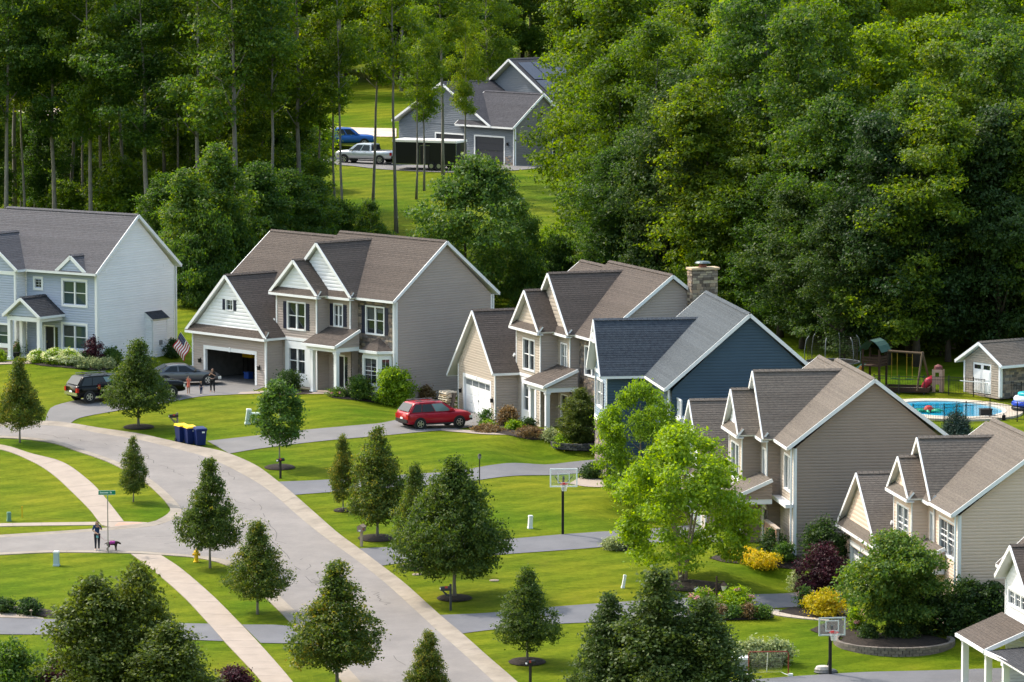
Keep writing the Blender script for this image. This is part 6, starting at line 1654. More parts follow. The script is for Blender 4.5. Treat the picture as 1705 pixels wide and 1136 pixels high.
# wheelie bins
BIN = mat('bin_blue', (.004, .016, .10), .45, var=.1); BINL = mat('bin_lid_yellow', (.80, .50, .005), .45); 
def bin_(label, px, py, rz, lidm, tall=1.02):
    t = thing('wheelie_bin', label, 'bin', survey(px, py), rz, 'bins at the kerb')
    mb = MB(); i = 0
    b = [(-.27, -.3), (.27, -.3), (.27, .3), (-.27, .3)]; tp = [(-.34, -.38), (.34, -.38), (.34, .40), (-.34, .40)]
    mb.v = [(x, y, .04) for x, y in b] + [(x, y, tall) for x, y in tp]; mb.f = [(3, 2, 1, 0), (4, 5, 6, 7)] + [(k, (k + 1) % 4, 4 + (k + 1) % 4, 4 + k) for k in range(4)]; mb.m = [0] * 6
    mb.box(-.36, .36, -.41, .42, tall - .07, tall); mb.build('body', BIN, t)
    l = MB(); l.v = [(-.37, -.45, tall), (.37, -.45, tall), (.37, .44, tall), (-.37, .44, tall), (-.33, -.40, tall + .07), (.33, -.40, tall + .07), (.33, .40, tall + .13), (-.33, .40, tall + .13)]
    l.f = [(0, 3, 2, 1), (4, 5, 6, 7), (0, 1, 5, 4), (1, 2, 6, 5), (2, 3, 7, 6), (3, 0, 4, 7)]; l.m = [0] * 6; l.build('lid', lidm, t)
    MB().tube([(-.3, .46, tall - .02), (.3, .46, tall - .02)], .02, 6).build('handle', BIN, t)
    for sg in (-1, 1):
        M = Matrix.Translation((sg * .27, .34, .13)) @ Matrix.Rotation(R(90), 4, 'Y'); w_ = MB(); w_.lathe([(.05, -.04), (.13, -.04), (.13, .04), (.05, .04)], 12, M=M); w_.build('wheel', TYRE, t)
    MB().box(.02, .2, -.405, -.385, tall - .22, tall - .12).build('sticker', WHITEP, t)
bin_('yellow lidded blue bin nearest the mailbox', 303, 736, R(28), BINL); bin_('middle blue bin with a yellow lid', 317, 739, R(24), BINL); bin_('all blue wheelie bin at the end of the three', 333, 741.5, R(20), BIN)
# mailboxes
def mailbox(label, px, py, h, m, pm, rz, style='arm'):
    t = thing('mailbox', label, 'mailbox', survey(px, py), rz)
    mb = MB()
    prof = [(-.09, 0), (.09, 0), (.09, .1)] + [(.09 * math.cos(a), .1 + .08 * math.sin(a)) for a in (R(30), R(60), R(90), R(120), R(150))] + [(-.09, .1)]
    if style == 'house': prof = [(-.16, 0), (.16, 0), (.16, .26), (.2, .26), (0, .4), (-.2, .26), (-.16, .26)]
    n_ = len(prof); ln = .3 if style != 'house' else .28; oy = -.12 if style == 'arm' else 0
    for y in (-ln + oy, ln + oy): mb.v += [(x, y, h + z) for x, z in prof]
    mb.f = [tuple(range(n_)), tuple(range(2 * n_ - 1, n_ - 1, -1))] + [(k, n_ + k, n_ + (k + 1) % n_, (k + 1) % n_) for k in range(n_)]; mb.m = [0] * len(mb.f); mb.build('box', m, t)
    po = MB(); po.box(-.05, .05, -.05, .05, -.3, h + (.28 if style == 'arm' else -.01))
    if style == 'arm':
        po.box(-.04, .04, -.4, .1, h - .06, h - .005); po.beam((0, -.3, h - .05), (0, -.05, h - .35), .05, .05)
        po.v = [(x, y + (.14 if abs(x) <= .0501 and abs(y) <= .0501 else 0), z) for x, y, z in po.v]
    if style == 'house': po.v = [(x * 1.3, y * 1.3, z) for x, y, z in po.v]
    po.build('post', pm, t)
    MB().box(.092 if style != 'house' else .161, .1 if style != 'house' else .17, -.2, -.05, h + .08, h + .2).build('flag', mat('mail_flag', (.4, .05, .04), .5), t)
    MB().box(-.06, .06, -ln + oy - .01, -ln + oy - .002, h + .03, h + .11).build('number_label', WHITEP, t)
mailbox('dark mailbox on a leaning post behind the yellow bins', 292, 722, 1.05, mat('mail_brown', (.03, .024, .022), .5), WOODP, R(-65))
mailbox('black mailbox on a black post in front of the maple', 467, 797, 1.05, BLACK, BLACK, R(-35), 'top')
mailbox('wooden house shaped mailbox on a pale post', 602, 910, .85, WOODP, mat('pale_post', (.42, .33, .24), .8, var=.2), R(-20), 'house')
mailbox('dark grey mailbox on a side arm in front of the broad tree', 746, 1017, 1.12, mat('mail_grey', (.035, .036, .04), .5), MATS['mail_grey'], R(-72))
mailbox('black mailbox at the bottom edge below the mulch ring', 883, 1143, 1.1, BLACK, BLACK, R(-40), 'top')
# lamp posts
t = thing('lamp_post', 'slim black lamp post on the lawn left of the tall hoop', 'lamp post', survey(798.5, 806))
MB().tube([(0, 0, -.2), (0, 0, 1.5)], .035, 8).build('post', BLACK, t); MB().lathe([(.05, 1.48), (.09, 1.55), (.10, 1.72), (.03, 1.80)], 8).build('lantern', mat('lantern_glass', (.2, .2, .19), .2), t); MB().lathe([(.12, 1.72), (.04, 1.82)], 8).build('cap', BLACK, t)
t = thing('lamp_post', 'brown lamp post with a hanging lantern rising from the island planter', 'lamp post', survey(1193, 1015))
MB().tube([(0, 0, 0), (0, 0, 1.75)], [.06, .05], 8).build('post', mat('post_brown', (.05, .03, .02), .7), t); mb = MB(); mb.beam((0, 0, 1.5), (.42, -.05, 1.5), .05, .05); mb.beam((0, 0, 1.2), (.3, -.03, 1.48), .04, .04); mb.build('arm', MATS['post_brown'], t)
MB().lathe([(.08, 1.0), (.16, 1.26), (.17, 1.28)], 6, c=(.38, -.05, 0)).build('lantern', mat('lantern_cream', (.78, .74, .6), .3), t); MB().lathe([(.21, 1.28), (.1, 1.40), (.02, 1.48)], 6, c=(.38, -.05, 0)).build('lantern_cap', MATS['post_brown'], t)
MB().box(.06, .3, -.12, -.1, 1.28, 1.42, M=Matrix.Rotation(R(-30), 4, 'Y') @ Matrix.Translation((-.55, 0, .12))).build('sign_plate', WHITEP, t)
t = thing('planter', 'round stone planter on the flower island', 'planter', survey(1193, 1019)); mb = MB(); mb.lathe([(.42, 0), (.5, .3), (.46, .32)], 16); mb.build('bowl', mat('planter_brown', (.16, .10, .08), .9, var=.3), t); MB().lathe([(.53, .3), (.54, .38), (.44, .39)], 16).build('rim', mat('planter_rim', (.42, .40, .37), .9, var=.2), t)

# basketball hoops
def hoop(label, p, rz, bw, bh, rim_h, arm, portable, frame_m):
    t = thing('basketball_hoop', label, 'basketball hoop', p, rz)
    z0 = rim_h - .15; zt = z0 + bh
    if portable:
        mb = MB(); mb.lathe([(.55, 0), (.6, .06), (.5, .16), (.2, .2)], 18, sx=1.0, sy=.8, c=(-.1, .45, 0)); mb.build('base', mat('hoop_base', (.06, .065, .07), .6), t)
        mb = MB(); mb.lathe([(.3, .12), (.33, .2), (.26, .34), (.1, .38)], 12, c=(-.25, .45, 0), sx=1.3); mb.build('sand_bag', mat('sand_bag', (.55, .5, .44), .9, var=.3, scale=5), t)
        MB().beam((0, .75, .1), (0, .05, .9), .05, .05).build('strut', BLACK, t)
    MB().box(-.07, .07, -.07, .07, -.2, rim_h - .35).build('pole', BLACK, t)
    mb = MB(); mb.beam((0, 0, rim_h - .4), (0, -arm, z0 + bh * .55), .1, .14); mb.beam((0, 0, rim_h - .9), (0, -arm, z0 + .1), .06, .08)
    for sg in (-1, 1): mb.beam((0, -.1, rim_h - .3), (sg * bw * .36, -arm, z0 + bh * .6), .04, .04)
    mb.build('arm', BLACK, t)
    y = -arm - .05
    gl = bpy.data.materials.get('backboard_glass') or bpy.data.materials.new('backboard_glass'); gl.use_nodes = True
    b = gl.node_tree.nodes['Principled BSDF']; b.inputs['Base Color'].default_value = (.75, .85, .85, 1); b.inputs['Roughness'].default_value = .05; b.inputs['Alpha'].default_value = .07
    bb = MB().box(-bw / 2, bw / 2, y - .012, y + .012, z0, zt).build('backboard', gl, t)
    mb = MB(); f_ = .065
    for a_ in ((-bw / 2, bw / 2, z0 - f_, z0), (-bw / 2, bw / 2, zt, zt + f_), (-bw / 2 - f_, -bw / 2, z0 - f_, zt + f_), (bw / 2, bw / 2 + f_, z0 - f_, zt + f_)): mb.box(a_[0], a_[1], y - .03, y + .03, a_[2], a_[3])
    mb.build('backboard_frame', frame_m, bb)
    mb = MB(); s_ = .29; q0, q1 = z0 + .2, z0 + .65
    for a_ in ((-s_, s_, q0 - .05, q0), (-s_, s_, q1, q1 + .05), (-s_ - .05, -s_, q0 - .05, q1 + .05), (s_, s_ + .05, q0 - .05, q1 + .05)): mb.box(a_[0], a_[1], y - .02, y - .014, a_[2], a_[3])
    mb.build('target_square', WHITEP, bb)
    ring = MB(); pts = [(.22 * math.cos(k * math.pi / 9), y - .36 + .22 * math.sin(k * math.pi / 9), rim_h) for k in range(19)]; ring.tube(pts, .014, 6, cap=False); ring.box(-.08, .08, y - .16, y - .01, rim_h - .05, rim_h + .03); ring.build('rim', mat('rim_red', (.5, .03, .03), .4), t)
    net = MB()
    for k in range(12):
        a0, a1 = k * math.pi / 6, (k + 1) * math.pi / 6
        for d_ in (a0, a1): pass
        net.tube([(.22 * math.cos(a0), y - .36 + .22 * math.sin(a0), rim_h), (.16 * math.cos(a1), y - .36 + .16 * math.sin(a1), rim_h - .2), (.12 * math.cos(a0), y - .36 + .12 * math.sin(a0), rim_h - .4)], .008, 4)
        net.tube([(.22 * math.cos(a0), y - .36 + .22 * math.sin(a0), rim_h), (.16 * math.cos(a0 * 2 - a1), y - .36 + .16 * math.sin(a0 * 2 - a1), rim_h - .2), (.12 * math.cos(a0), y - .36 + .12 * math.sin(a0), rim_h - .4)], .008, 4)
    net.build('net', WHITEP, t)
    return t
hoop('tall in-ground basketball hoop with a white framed backboard by the driveway', survey(937, 890), R(4), 1.42, .92, 3.0, .55, False, mat('frame_white', (.82, .84, .84), .4))
hoop('portable basketball hoop with a sand bagged base beside the stone ring', survey(1382, 1123), R(10), 1.22, .78, 2.2, .3, True, mat('frame_silver', (.5, .55, .56), .4, metal=.3))
# hockey goal
t = thing('hockey_goal', 'hockey goal with a rusty red frame on the lawn', 'goal', survey(1279.5, 1125.5), R(3)); RD = mat('goal_red', (.26, .05, .03), .6, var=.3, scale=6)
mb = MB(); mb.tube([(-.98, 0, 0), (-.98, 0, 1.12), (-.92, 0, 1.2), (.92, 0, 1.2), (.98, 0, 1.12), (.98, 0, 0)], .032, 8); mb.build('front_frame', RD, t)
mb = MB(); mb.tube([(-.98, 0, .03), (-.7, .8, .03), (.7, .8, .03), (.98, 0, .03)], .02, 6); mb.tube([(0, 0, 1.2), (0, .35, 1.1), (0, .8, .03)], .025, 6); mb.build('back_frame', WHITEP, t)
nt_ = MB()
for k in range(25):
    x = -.95 + k * 1.9 / 24; nt_.tube([(x, .02, 1.18), (x * .9, .35, 1.0), (x * .74, .8, .05)], .004, 3, cap=False)
for k in range(14):
    f_ = k / 13; y = .02 + .78 * f_; z = 1.18 - 1.13 * f_ ** 1.3; nt_.tube([(-.95 + .25 * f_, y, z), (.95 - .25 * f_, y, z)], .004, 3, cap=False)
o = nt_.build('net', mat('net_grey', (.55, .52, .45), .9), t)
for sg in (-1, 1): MB().box(sg * 1.08 - .12, sg * 1.08 + .12, -.12, .12, 0, .1).build('weight_pad', WHITEP, t)

# low stone ring and stacked stone edging (single blocks)
def block_ring(name, label, cat, c, rad, a0, a1, courses, bl, bh, bd, mats_, jitter=.01, ry=1.0):
    t = thing(name, label, cat, c); r_ = random.Random(8); base = [MB().box(-.5, .5, -.5, .5, -.5, .5).mesh('block', m_) for m_ in mats_]
    n_ = int(abs(a1 - a0) * rad / bl)
    for cr in range(courses):
        for k in range(n_):
            an = a0 + (k + .5 * (cr % 2)) * (a1 - a0) / n_
            x, y = math.cos(an) * rad, math.sin(an) * rad * ry
            z = terrain(c.x + x, c.y + y) - c.z
            o = link('block', r_.choice(base), t); o.location = (x, y, min(z, 0) * .0 + cr * bh + bh / 2 + r_.uniform(-jitter, jitter)); o.rotation_euler = (0, 0, math.atan2(math.sin(an) * rad, math.cos(an) * rad * ry) + math.pi / 2 + r_.uniform(-jitter, jitter) * 4); o.scale = (bl - .018, bd * r_.uniform(.92, 1.05), bh - .012)
    return t
WB = [mat('wall_block_%d' % i, c_, .9, var=.25, scale=6) for i, c_ in enumerate([(.17, .145, .125), (.20, .17, .145), (.145, .125, .11)])]
cR = survey(1488, 1068); cR = ground(cR.x, cR.y - .3)
block_ring('retaining_ring', 'low curved block wall around the layered dark tree', 'garden wall', cR + Vector((0, 0, -.28)), 2.95, R(-200), R(20), 3, .34, .16, .24, WB, .004, .92)
bed('dark mulch inside the low block ring', [Vector((cR.x + 2.85 * math.cos(k * math.pi / 8), cR.y + 2.85 * .92 * math.sin(k * math.pi / 8))) for k in range(16)], .16, ground_pts=True, dz=.02)
cE = survey(965, 742)
DS = [mat('edge_stone_%d' % i, c_, .9, var=.3, scale=6) for i, c_ in enumerate([(.06, .058, .06), (.10, .095, .09), (.045, .045, .05)])]
block_ring('stone_edging', 'dark stacked stone edging below the round green shrub', 'garden wall', cE + Vector((.2, .3, -.1)), 1.95, R(185), R(345), 3, .3, .13, .2, DS, .02, .95)

# flag on the garage corner
fx = hB.matrix_basis
t = thing('flag', 'American flag hanging from a pole at the open garage corner', 'flag', fx @ Vector((-17.98, -3.05, 1.75)), R(-47.86))
MB().tube([(0, 0, 0), (-.55, -.55, 1.15)], .014, 6).build('pole', mat('pole_white', (.7, .7, .68), .4), t); MB().lathe([(.0, -.03), (.03, 0), (.0, .03)], 8, c=(-.55, -.55, 1.17)).build('finial', mat('finial_gold', (.7, .45, .05), .3, metal=.8), t)
RED, WHI, NAV = mat('flag_red', (.42, .025, .04), .8), mat('flag_white', (.8, .79, .78), .8), mat('flag_navy', (.012, .018, .09), .8)
fl = MB(); n1, n2 = 20, 13; hoist = Vector((-.5, -.5, 1.05)) * .0
def fp(u, v):
    top = Vector((-.55, -.55, 1.12)).lerp(Vector((-.06, -.06, .12)), v)
    d = Vector((-.62, -.12, -.95)).normalized() * 1.25 * u
    return top + d + Vector((.05, -.09, .02)) * math.sin(u * 9 + v * 2.2) * (.4 + u)
for i in range(n1):
    for j in range(n2):
        m_ = 2 if (i < 8 and j < 7) else (0 if j % 2 == 0 else 1)
        fl.q(fp(i / n1, j / n2), fp((i + 1) / n1, j / n2), fp((i + 1) / n1, (j + 1) / n2), fp(i / n1, (j + 1) / n2), m=m_)
cl = fl.build('cloth', [RED, WHI, NAV], t)
stv = MB()
for i in range(6):
    for j in range(5):
        u, v = (i + .7) / n1 * 1.25, (j + .8) / n2 * 1.2
        for off in (.006, -.006):
            c_ = fp(u, v) + Vector((off, -off, 0)); stv.q(c_ + Vector((0, 0, .018)), c_ + Vector((.012, .012, 0)), c_ - Vector((0, 0, .018)), c_ - Vector((.012, .012, 0)))
stv.build('star', WHI, cl)

# things inside the open garage
def in_house(h, x, y, z): return h.matrix_basis @ Vector((x, y, z))
gz_ = -.2
for lb, x, y, sz, m_ in [('blue storage tub on the garage floor', -14.6, -.8, (.5, .4, .4), mat('tub_blue', (.01, .05, .25), .5)), ('yellow tub on a rack in the open garage', -16.4, .8, (1.1, .5, .35), BINL), ('grey shelf box deep in the open garage', -13.0, 1.8, (1.2, .6, 1.5), mat('shelf_grey', (.2, .21, .23), .7)), ('pale hanging coats at the garage back wall', -15.4, 2.2, (.8, .3, 1.3), mat('coat_pale', (.25, .3, .35), .9))]:
    t = thing('storage_box', lb, 'storage', in_house(hB, x, y, gz_ + (1.2 if 'rack' in lb else 0)), R(-47.86)); MB().box(-sz[0] / 2, sz[0] / 2, -sz[1] / 2, sz[1] / 2, 0, sz[2]).build('body', m_, t); MB().box(-sz[0] / 2 - .03, sz[0] / 2 + .03, -sz[1] / 2 - .03, sz[1] / 2 + .03, sz[2], sz[2] + .06).build('lid', m_, t)
    if 'rack' in lb:
        for sx in (-.5, .5):
            for sy in (-.2, .2): MB().box(sx - .02, sx + .02, sy - .02, sy + .02, -1.2, 0).build('leg', BLACK, t)
# stacked lumber and pallets by the closed garage
t = thing('pallet_stack', 'leaning stack of cream pallets and boards beside the closed garage', 'pallets', survey(746, 684), R(-62)); LUM = [mat('lumber_%d' % i, c_, .8, var=.2, scale=6) for i, c_ in enumerate([(.72, .6, .46), (.42, .31, .2), (.78, .68, .56)])]
r_ = random.Random(2)
for k in range(9):
    z = .06 + k * .14; sh_ = k * .02
    for j in range(3):
        o = MB().box(-.5 + r_.uniform(-.14, .1), .5 + r_.uniform(-.1, .14), -.42 + j * .3, -.28 + j * .3, z, z + .045).build('plank', LUM[(k + j) % 3], t); o.rotation_euler = (0, 0, r_.uniform(-.1, .1))
    if k % 2 == 0:
        for sx in (-.45, 0, .45): MB().box(sx - .05, sx + .05, -.4, .4, z + .05, z + .135).build('bearer', LUM[k % 3], t)
mb = MB(); mb.beam((.75, -.2, 0), (.72, .1, 1.25), .5, .04, up=(0, 1, 0)); mb.build('leaning_board', mat('board_dark', (.06, .045, .04), .8), t)
# garden ornament and path light bottom left
t = thing('garden_ornament', 'yellow pinwheel flower and white stone in the lower left bed', 'ornament', survey(108, 1028)); MB().tube([(0, 0, 0), (0, 0, .42)], .012, 5).build('stick', GREENU, t)
mb = MB(); mb.lathe([(.03, .36), (.1, .42), (.1, .46), (.03, .5)], 8); mb.build('flower', BINL, t); mb = MB(); mb.lathe([(.12, 0), (.16, .06), (.1, .14), (.03, .17)], 8, c=(.2, -.1, 0)); mb.build('stone', WHITEP, t)
t = thing('garden_light', 'small path light before the clipped shrub', 'garden light', survey(52, 1029)); MB().tube([(0, 0, 0), (0, 0, .38)], .015, 6).build('stake', WOODP, t); MB().lathe([(.09, .36), (.09, .39), (.02, .44)], 10).build('cap', WOODP, t)
for px, lb in [(27, 'black tub planter at the outer porch post'), (56, 'black tub planter by the dark front door')]:
    t = thing('planter', lb, 'planter', survey(px, 598 if px < 40 else 593) + Vector((0, 0, .02))); MB().lathe([(.2, 0), (.27, .45), (.24, .46)], 12).build('tub', BLACK, t); MB().lathe([(.23, .42), (.05, .44)], 12).build('soil', MULCH, t)

# ------------------------------------------------------------------ pool yard
pc = survey(1577, 684); pz = terrain(pc.x, pc.y)
def ell(rx, ry, n_=48, rot=R(18)):
    out = []
    for k in range(n_):
        t_ = k * 2 * math.pi / n_; x, y = rx * math.cos(t_), ry * math.sin(t_)
        out.append((pc.x + x * math.cos(rot) - y * math.sin(rot), pc.y + x * math.sin(rot) + y * math.cos(rot)))
    return out
inn, edge_, out_ = ell(3.4, 4.5), ell(3.68, 4.78), ell(4.7, 5.9)
deck = struct('pool_deck', 'pale concrete deck around the oval pool', 'pool deck')
for k in range(48):                                          # coping stones and deck panels laid one by one
    j = (k + 1) % 48
    mb = MB(); mb.prism([inn[k], edge_[k], edge_[j], inn[j]], pz - .3, pz + .16); mb.build('coping_stone', mat('coping', (.60, .55, .47), .8, var=.1), deck)
    if k % 2 == 0:
        e2 = (k + 2) % 48; mb = MB(); mb.prism([edge_[k], out_[k], out_[j], out_[e2], edge_[e2], edge_[j]], pz - .3, pz + .135); mb.build('deck_panel', mat('pool_concrete', (.47, .41, .33), .85, var=.12), deck)
def water_material():
    m = bpy.data.materials.new('pool_water'); m.use_nodes = True; nt = m.node_tree; b = nt.nodes['Principled BSDF']
    b.inputs['Base Color'].default_value = (.012, .27, .46, 1); b.inputs['Roughness'].default_value = .08; b.inputs['Specular IOR Level'].default_value = .25
    n_ = nt.nodes.new('ShaderNodeTexNoise'); n_.inputs['Scale'].default_value = 3.5; bp = nt.nodes.new('ShaderNodeBump'); bp.inputs['Strength'].default_value = .25; nt.links.new(n_.outputs[0], bp.inputs['Height']); nt.links.new(bp.outputs[0], b.inputs['Normal']); return m
mb = MB(); mb.q(*[(x, y, pz + .07) for x, y in inn]); tag(mb.build('water', water_material()), 'blue water of the oval swimming pool', 'pool water', kind='structure')
# inflatable toy in the water
q = survey(1546, 688); t = thing('pool_toy', 'green and red inflatable toy floating in the pool', 'pool toy', (q.x, q.y, pz + .09)); MB().lathe([(.05, 0), (.3, .03), (.33, .18), (.22, .36), (.05, .42)], 12).build('head', mat('toy_red', (.55, .06, .05), .4), t)
for k in range(7):
    a_ = k * .9; mb = MB(); mb.tube([(.25 * math.cos(a_), .25 * math.sin(a_), .06), (.7 * math.cos(a_), .7 * math.sin(a_), .12), (1.0 * math.cos(a_ + .2), 1.0 * math.sin(a_ + .2), .04)], [.12, .09, .04], 6); mb.build('arm', mat('toy_green', (.03, .36, .20), .4), t, smooth=True)
# inflatable raft on the deck
q = survey(1696, 686); t = thing('inflatable_raft', 'blue and white inflatable water raft on the pool deck', 'inflatable', (q.x + .9, q.y, pz + .13)); 
def torus(rr, tr_, z, sx=1.0, sy=.8, n_=24):
    mb = MB(); mb.tube([(rr * math.cos(k * 2 * math.pi / n_) * sx, rr * math.sin(k * 2 * math.pi / n_) * sy, z) for k in range(n_ + 1)], tr_, 8, cap=False); return mb
torus(1.25, .14, .14).build('base_tube', mat('raft_black', (.012, .014, .02), .4), t, smooth=True); torus(1.2, .18, .42).build('lower_tube', mat('raft_blue', (.01, .06, .5), .35), t, smooth=True); torus(1.05, .2, .74).build('middle_tube', mat('raft_white', (.75, .76, .8), .4), t, smooth=True)
mb = MB(); mb.lathe([(.1, .5), (.95, .55), (.9, .8), (.3, .92)], 18, sy=.8); mb.build('cushion', mat('raft_pink', (.62, .42, .52), .5, var=.3, scale=3), t, smooth=True); torus(.85, .13, 1.05).build('top_tube', mat('raft_teal', (.02, .42, .45), .35), t, smooth=True)
q = survey(1641, 695); t = thing('storage_bench', 'dark wicker storage box beside the pool', 'storage box', (q.x, q.y, terrain(q.x, q.y)), .1); MB().box(-.37, .37, -.3, .3, .02, .5).build('body', mat('wicker', (.03, .026, .024), .7, var=.4, scale=30), t); MB().box(-.39, .39, -.32, .32, .5, .56).build('lid', MATS['wicker'], t)
q = survey(1671.5, 700); t = thing('pool_pump', 'small black pump on the grass by the fence', 'pump', q); MB().lathe([(.12, 0), (.12, .3), (.08, .36)], 12).build('body', BLACK, t); MB().box(-.02, .02, -.02, .02, .36, .44).build('valve', BLACK, t)
# black picket fences
def fence_run(label, pts, post_n):
    a_ = [ground(p_.x, p_.y) for p_ in pts]; t = thing('fence', label, 'fence', a_[0]); o_ = a_[0]
    seg = smooth_line([(v.x, v.y) for v in a_], post_n)
    for p_ in seg: MB().box(p_.x - o_.x - .035, p_.x - o_.x + .035, p_.y - o_.y - .035, p_.y - o_.y + .035, terrain(p_.x, p_.y) - o_.z - .1, terrain(p_.x, p_.y) - o_.z + 1.3).build('post', BLACK, t)
    for p_, q_ in zip(seg, seg[1:]):
        z0, z1 = terrain(p_.x, p_.y) - o_.z, terrain(q_.x, q_.y) - o_.z; A_, B_ = Vector((p_.x - o_.x, p_.y - o_.y, z0)), Vector((q_.x - o_.x, q_.y - o_.y, z1))
        for zz in (.15, 1.0, 1.2): MB().beam(A_ + Vector((0, 0, zz)), B_ + Vector((0, 0, zz)), .03, .03).build('rail', BLACK, t)
        mb = MB(); n_ = int((B_ - A_).length / .11)
        for k in range(1, n_):
            w_ = A_.lerp(B_, k / n_); mb.box(w_.x - .008, w_.x + .008, w_.y - .008, w_.y + .008, w_.z + .1, w_.z + 1.22)
        o2 = mb.build('picket', BLACK, t); o2['kind'] = 'stuff'
fence_run('black picket fence in front of the pool', [survey(1520, 706), survey(1580, 705), survey(1633, 698.5), survey(1675, 701), survey(1740, 706)], 5)
fence_run('black picket fence between the pool and the play yard', [survey(1455, 655), survey(1499, 657), survey(1545, 657.5), survey(1592, 658), survey(1638, 662), survey(1700, 668)], 6)
q = survey(1598, 659); q2 = survey(1682, 666); t = thing('pool_skimmer', 'white skimmer pole with a pale blue net resting on the fence', 'skimmer', q); d = q2 - q; MB().tube([(0, -.06, 1.02), (d.x, d.y - .06, d.z + .98)], .03, 6).build('pole', WHITEP, t)
M = Matrix.Translation((d.x * .93, d.y * .93 - .1, .72 + d.z)) @ Matrix.Rotation(R(90), 4, 'X'); mb = MB(); mb.lathe([(.24, -.02), (.26, 0), (.24, .02)], 16, M=M, sy=1.1); mb.build('net', mat('net_blue', (.30, .55, .62), .5), t)
# play tower with slide and swing beam
q = survey(1456, 642); t = thing('play_set', 'wooden play tower with green canopy, slide and swing beam', 'play set', q, R(-28))
for x in (-.6, .6):
    for y in (-.6, .6): MB().box(x - .06, x + .06, y - .06, y + .06, -.1, 2.5).build('post', TIMBER, t)
for k in range(7): MB().box(-.68, .68, -.68 + k * .195, -.5 + k * .195, 1.35, 1.39).build('plank', TIMBER, t)
for x0_, x1_, y0_, y1_ in ((-.66, .66, -.67, -.63), (-.66, .66, .63, .67), (.63, .67, -.6, .6)):
    for z in (1.5, 1.68, 1.86): MB().box(x0_, x1_, y0_, y1_, z, z + .14).build('plank', TIMBER, t)
CAN = mat('canopy_green', (.05, .105, .085), .8, var=.15)
for sg in (-1, 1):
    mb = MB(); pts = [(0, 3.15), (.35, 3.0), (.62, 2.75), (.85, 2.35)]
    for (x0_, z0_), (x1_, z1_) in zip(pts, pts[1:]): mb.q((sg * x0_, -.85, z0_), (sg * x1_, -.85, z1_), (sg * x1_, .85, z1_), (sg * x0_, .85, z0_)); mb.q((sg * x0_, -.85, z0_ - .03), (sg * x1_, -.85, z1_ - .03), (sg * x1_, .85, z1_ - .03), (sg * x0_, .85, z0_ - .03))
    mb.build('canopy', CAN, t)
mb = MB(); mb.beam((0, -.85, 3.08), (0, .85, 3.08), .08, .12); mb.build('ridge_beam', TIMBER, t)
sl = MB(); P0, P1 = Vector((-.7, 0, 1.35)), Vector((-2.3, 0, .25))
for sy in (-.25, .25): sl.beam(P0 + Vector((0, sy, .08)), P1 + Vector((0, sy, .08)), .05, .2)
sl.beam(P0, P1, .5, .04); sl.build('slide', mat('slide_teal', (.10, .28, .24), .45), t)
la = MB(); la.beam((-.7, -.7, 1.35), (-1.5, -.75, .1), .06, .1); la.beam((-.7, -.35, 1.35), (-1.5, -.4, .1), .06, .1)
for k in range(5): w_ = Vector((-.7, -.52, 1.35)).lerp(Vector((-1.5, -.57, .1)), (k + .5) / 5); la.beam(w_ - Vector((0, .2, 0)), w_ + Vector((0, .2, 0)), .05, .05)
la.build('ladder', mat('ladder_orange', (.45, .2, .06), .7), t)
LOGM = mat('swing_log', (.11, .075, .045), .85, var=.3)
MB().tube([(.5, .3, 2.35), (3.4, .35, 2.3)], .08, 8).build('swing_beam', LOGM, t)
for sg in (-1, 1): MB().tube([(3.3, .35, 2.4), (3.45, .35 + sg * 1.2, -.1)], .07, 7).build('swing_leg', LOGM, t)
for x in (1.3, 2.4):
    mb = MB()
    for sx in (-.2, .2): mb.tube([(x + sx, .33, 2.3), (x + sx, .33, .55)], .014, 5)
    mb.build('swing_chain', mat('chain_yellow', (.45, .28, .02), .6), t); MB().box(x - .24, x + .24, .22, .44, .5, .54).build('swing_seat', mat('seat_green', (.03, .14, .06), .6), t)
q = survey(1512, 650); t = thing('sand_box', 'low timber framed sand box under the swing', 'sand box', q, R(-12))
for a_ in ((-1.5, 1.5, -.9, -.8), (-1.5, 1.5, .8, .9), (-1.5, -1.4, -.8, .8), (1.4, 1.5, -.8, .8)): MB().box(*a_, 0, .28).build('plank', TIMBER, t)
MB().box(-1.4, 1.4, -.8, .8, 0, .12).build('sand', mat('sand', (.34, .27, .2), .95, var=.15), t)
q = survey(1562, 652); t = thing('play_house', 'tan toy playhouse tower with a red slide', 'play house', q, R(-20)); TAN = mat('toy_tan', (.42, .27, .2), .6, var=.1); REDT = mat('toy_slide_red', (.45, .02, .05), .45)
w_ = Wall(t, (-.35, -.3), (.35, -.3)); w_.holes += [(.22, .48, .95, 1.3), (.25, .5, .0, .5)]; w_.rect(0, 1.5, TAN, step=.1, lip=.006); Wall(t, (.35, -.3), (.35, .3)).rect(0, 1.5, TAN, step=.1, lip=.006); Wall(t, (-.35, .3), (-.35, -.3)).rect(0, 1.5, TAN, step=.1, lip=.006)
MB().box(-.33, .33, -.27, .28, .55, .6).build('floor', TAN, t); MB().lathe([(.3, 1.5), (.28, 1.7), (.05, 1.82)], 10).build('dome', mat('toy_maroon', (.16, .05, .05), .6), t)
mb = MB(); mb.tube([(-.35, 0, .85), (-.75, -.1, .6), (-.95, -.2, .2)], [.28, .26, .2], 8); mb.build('slide', REDT, t, smooth=True)
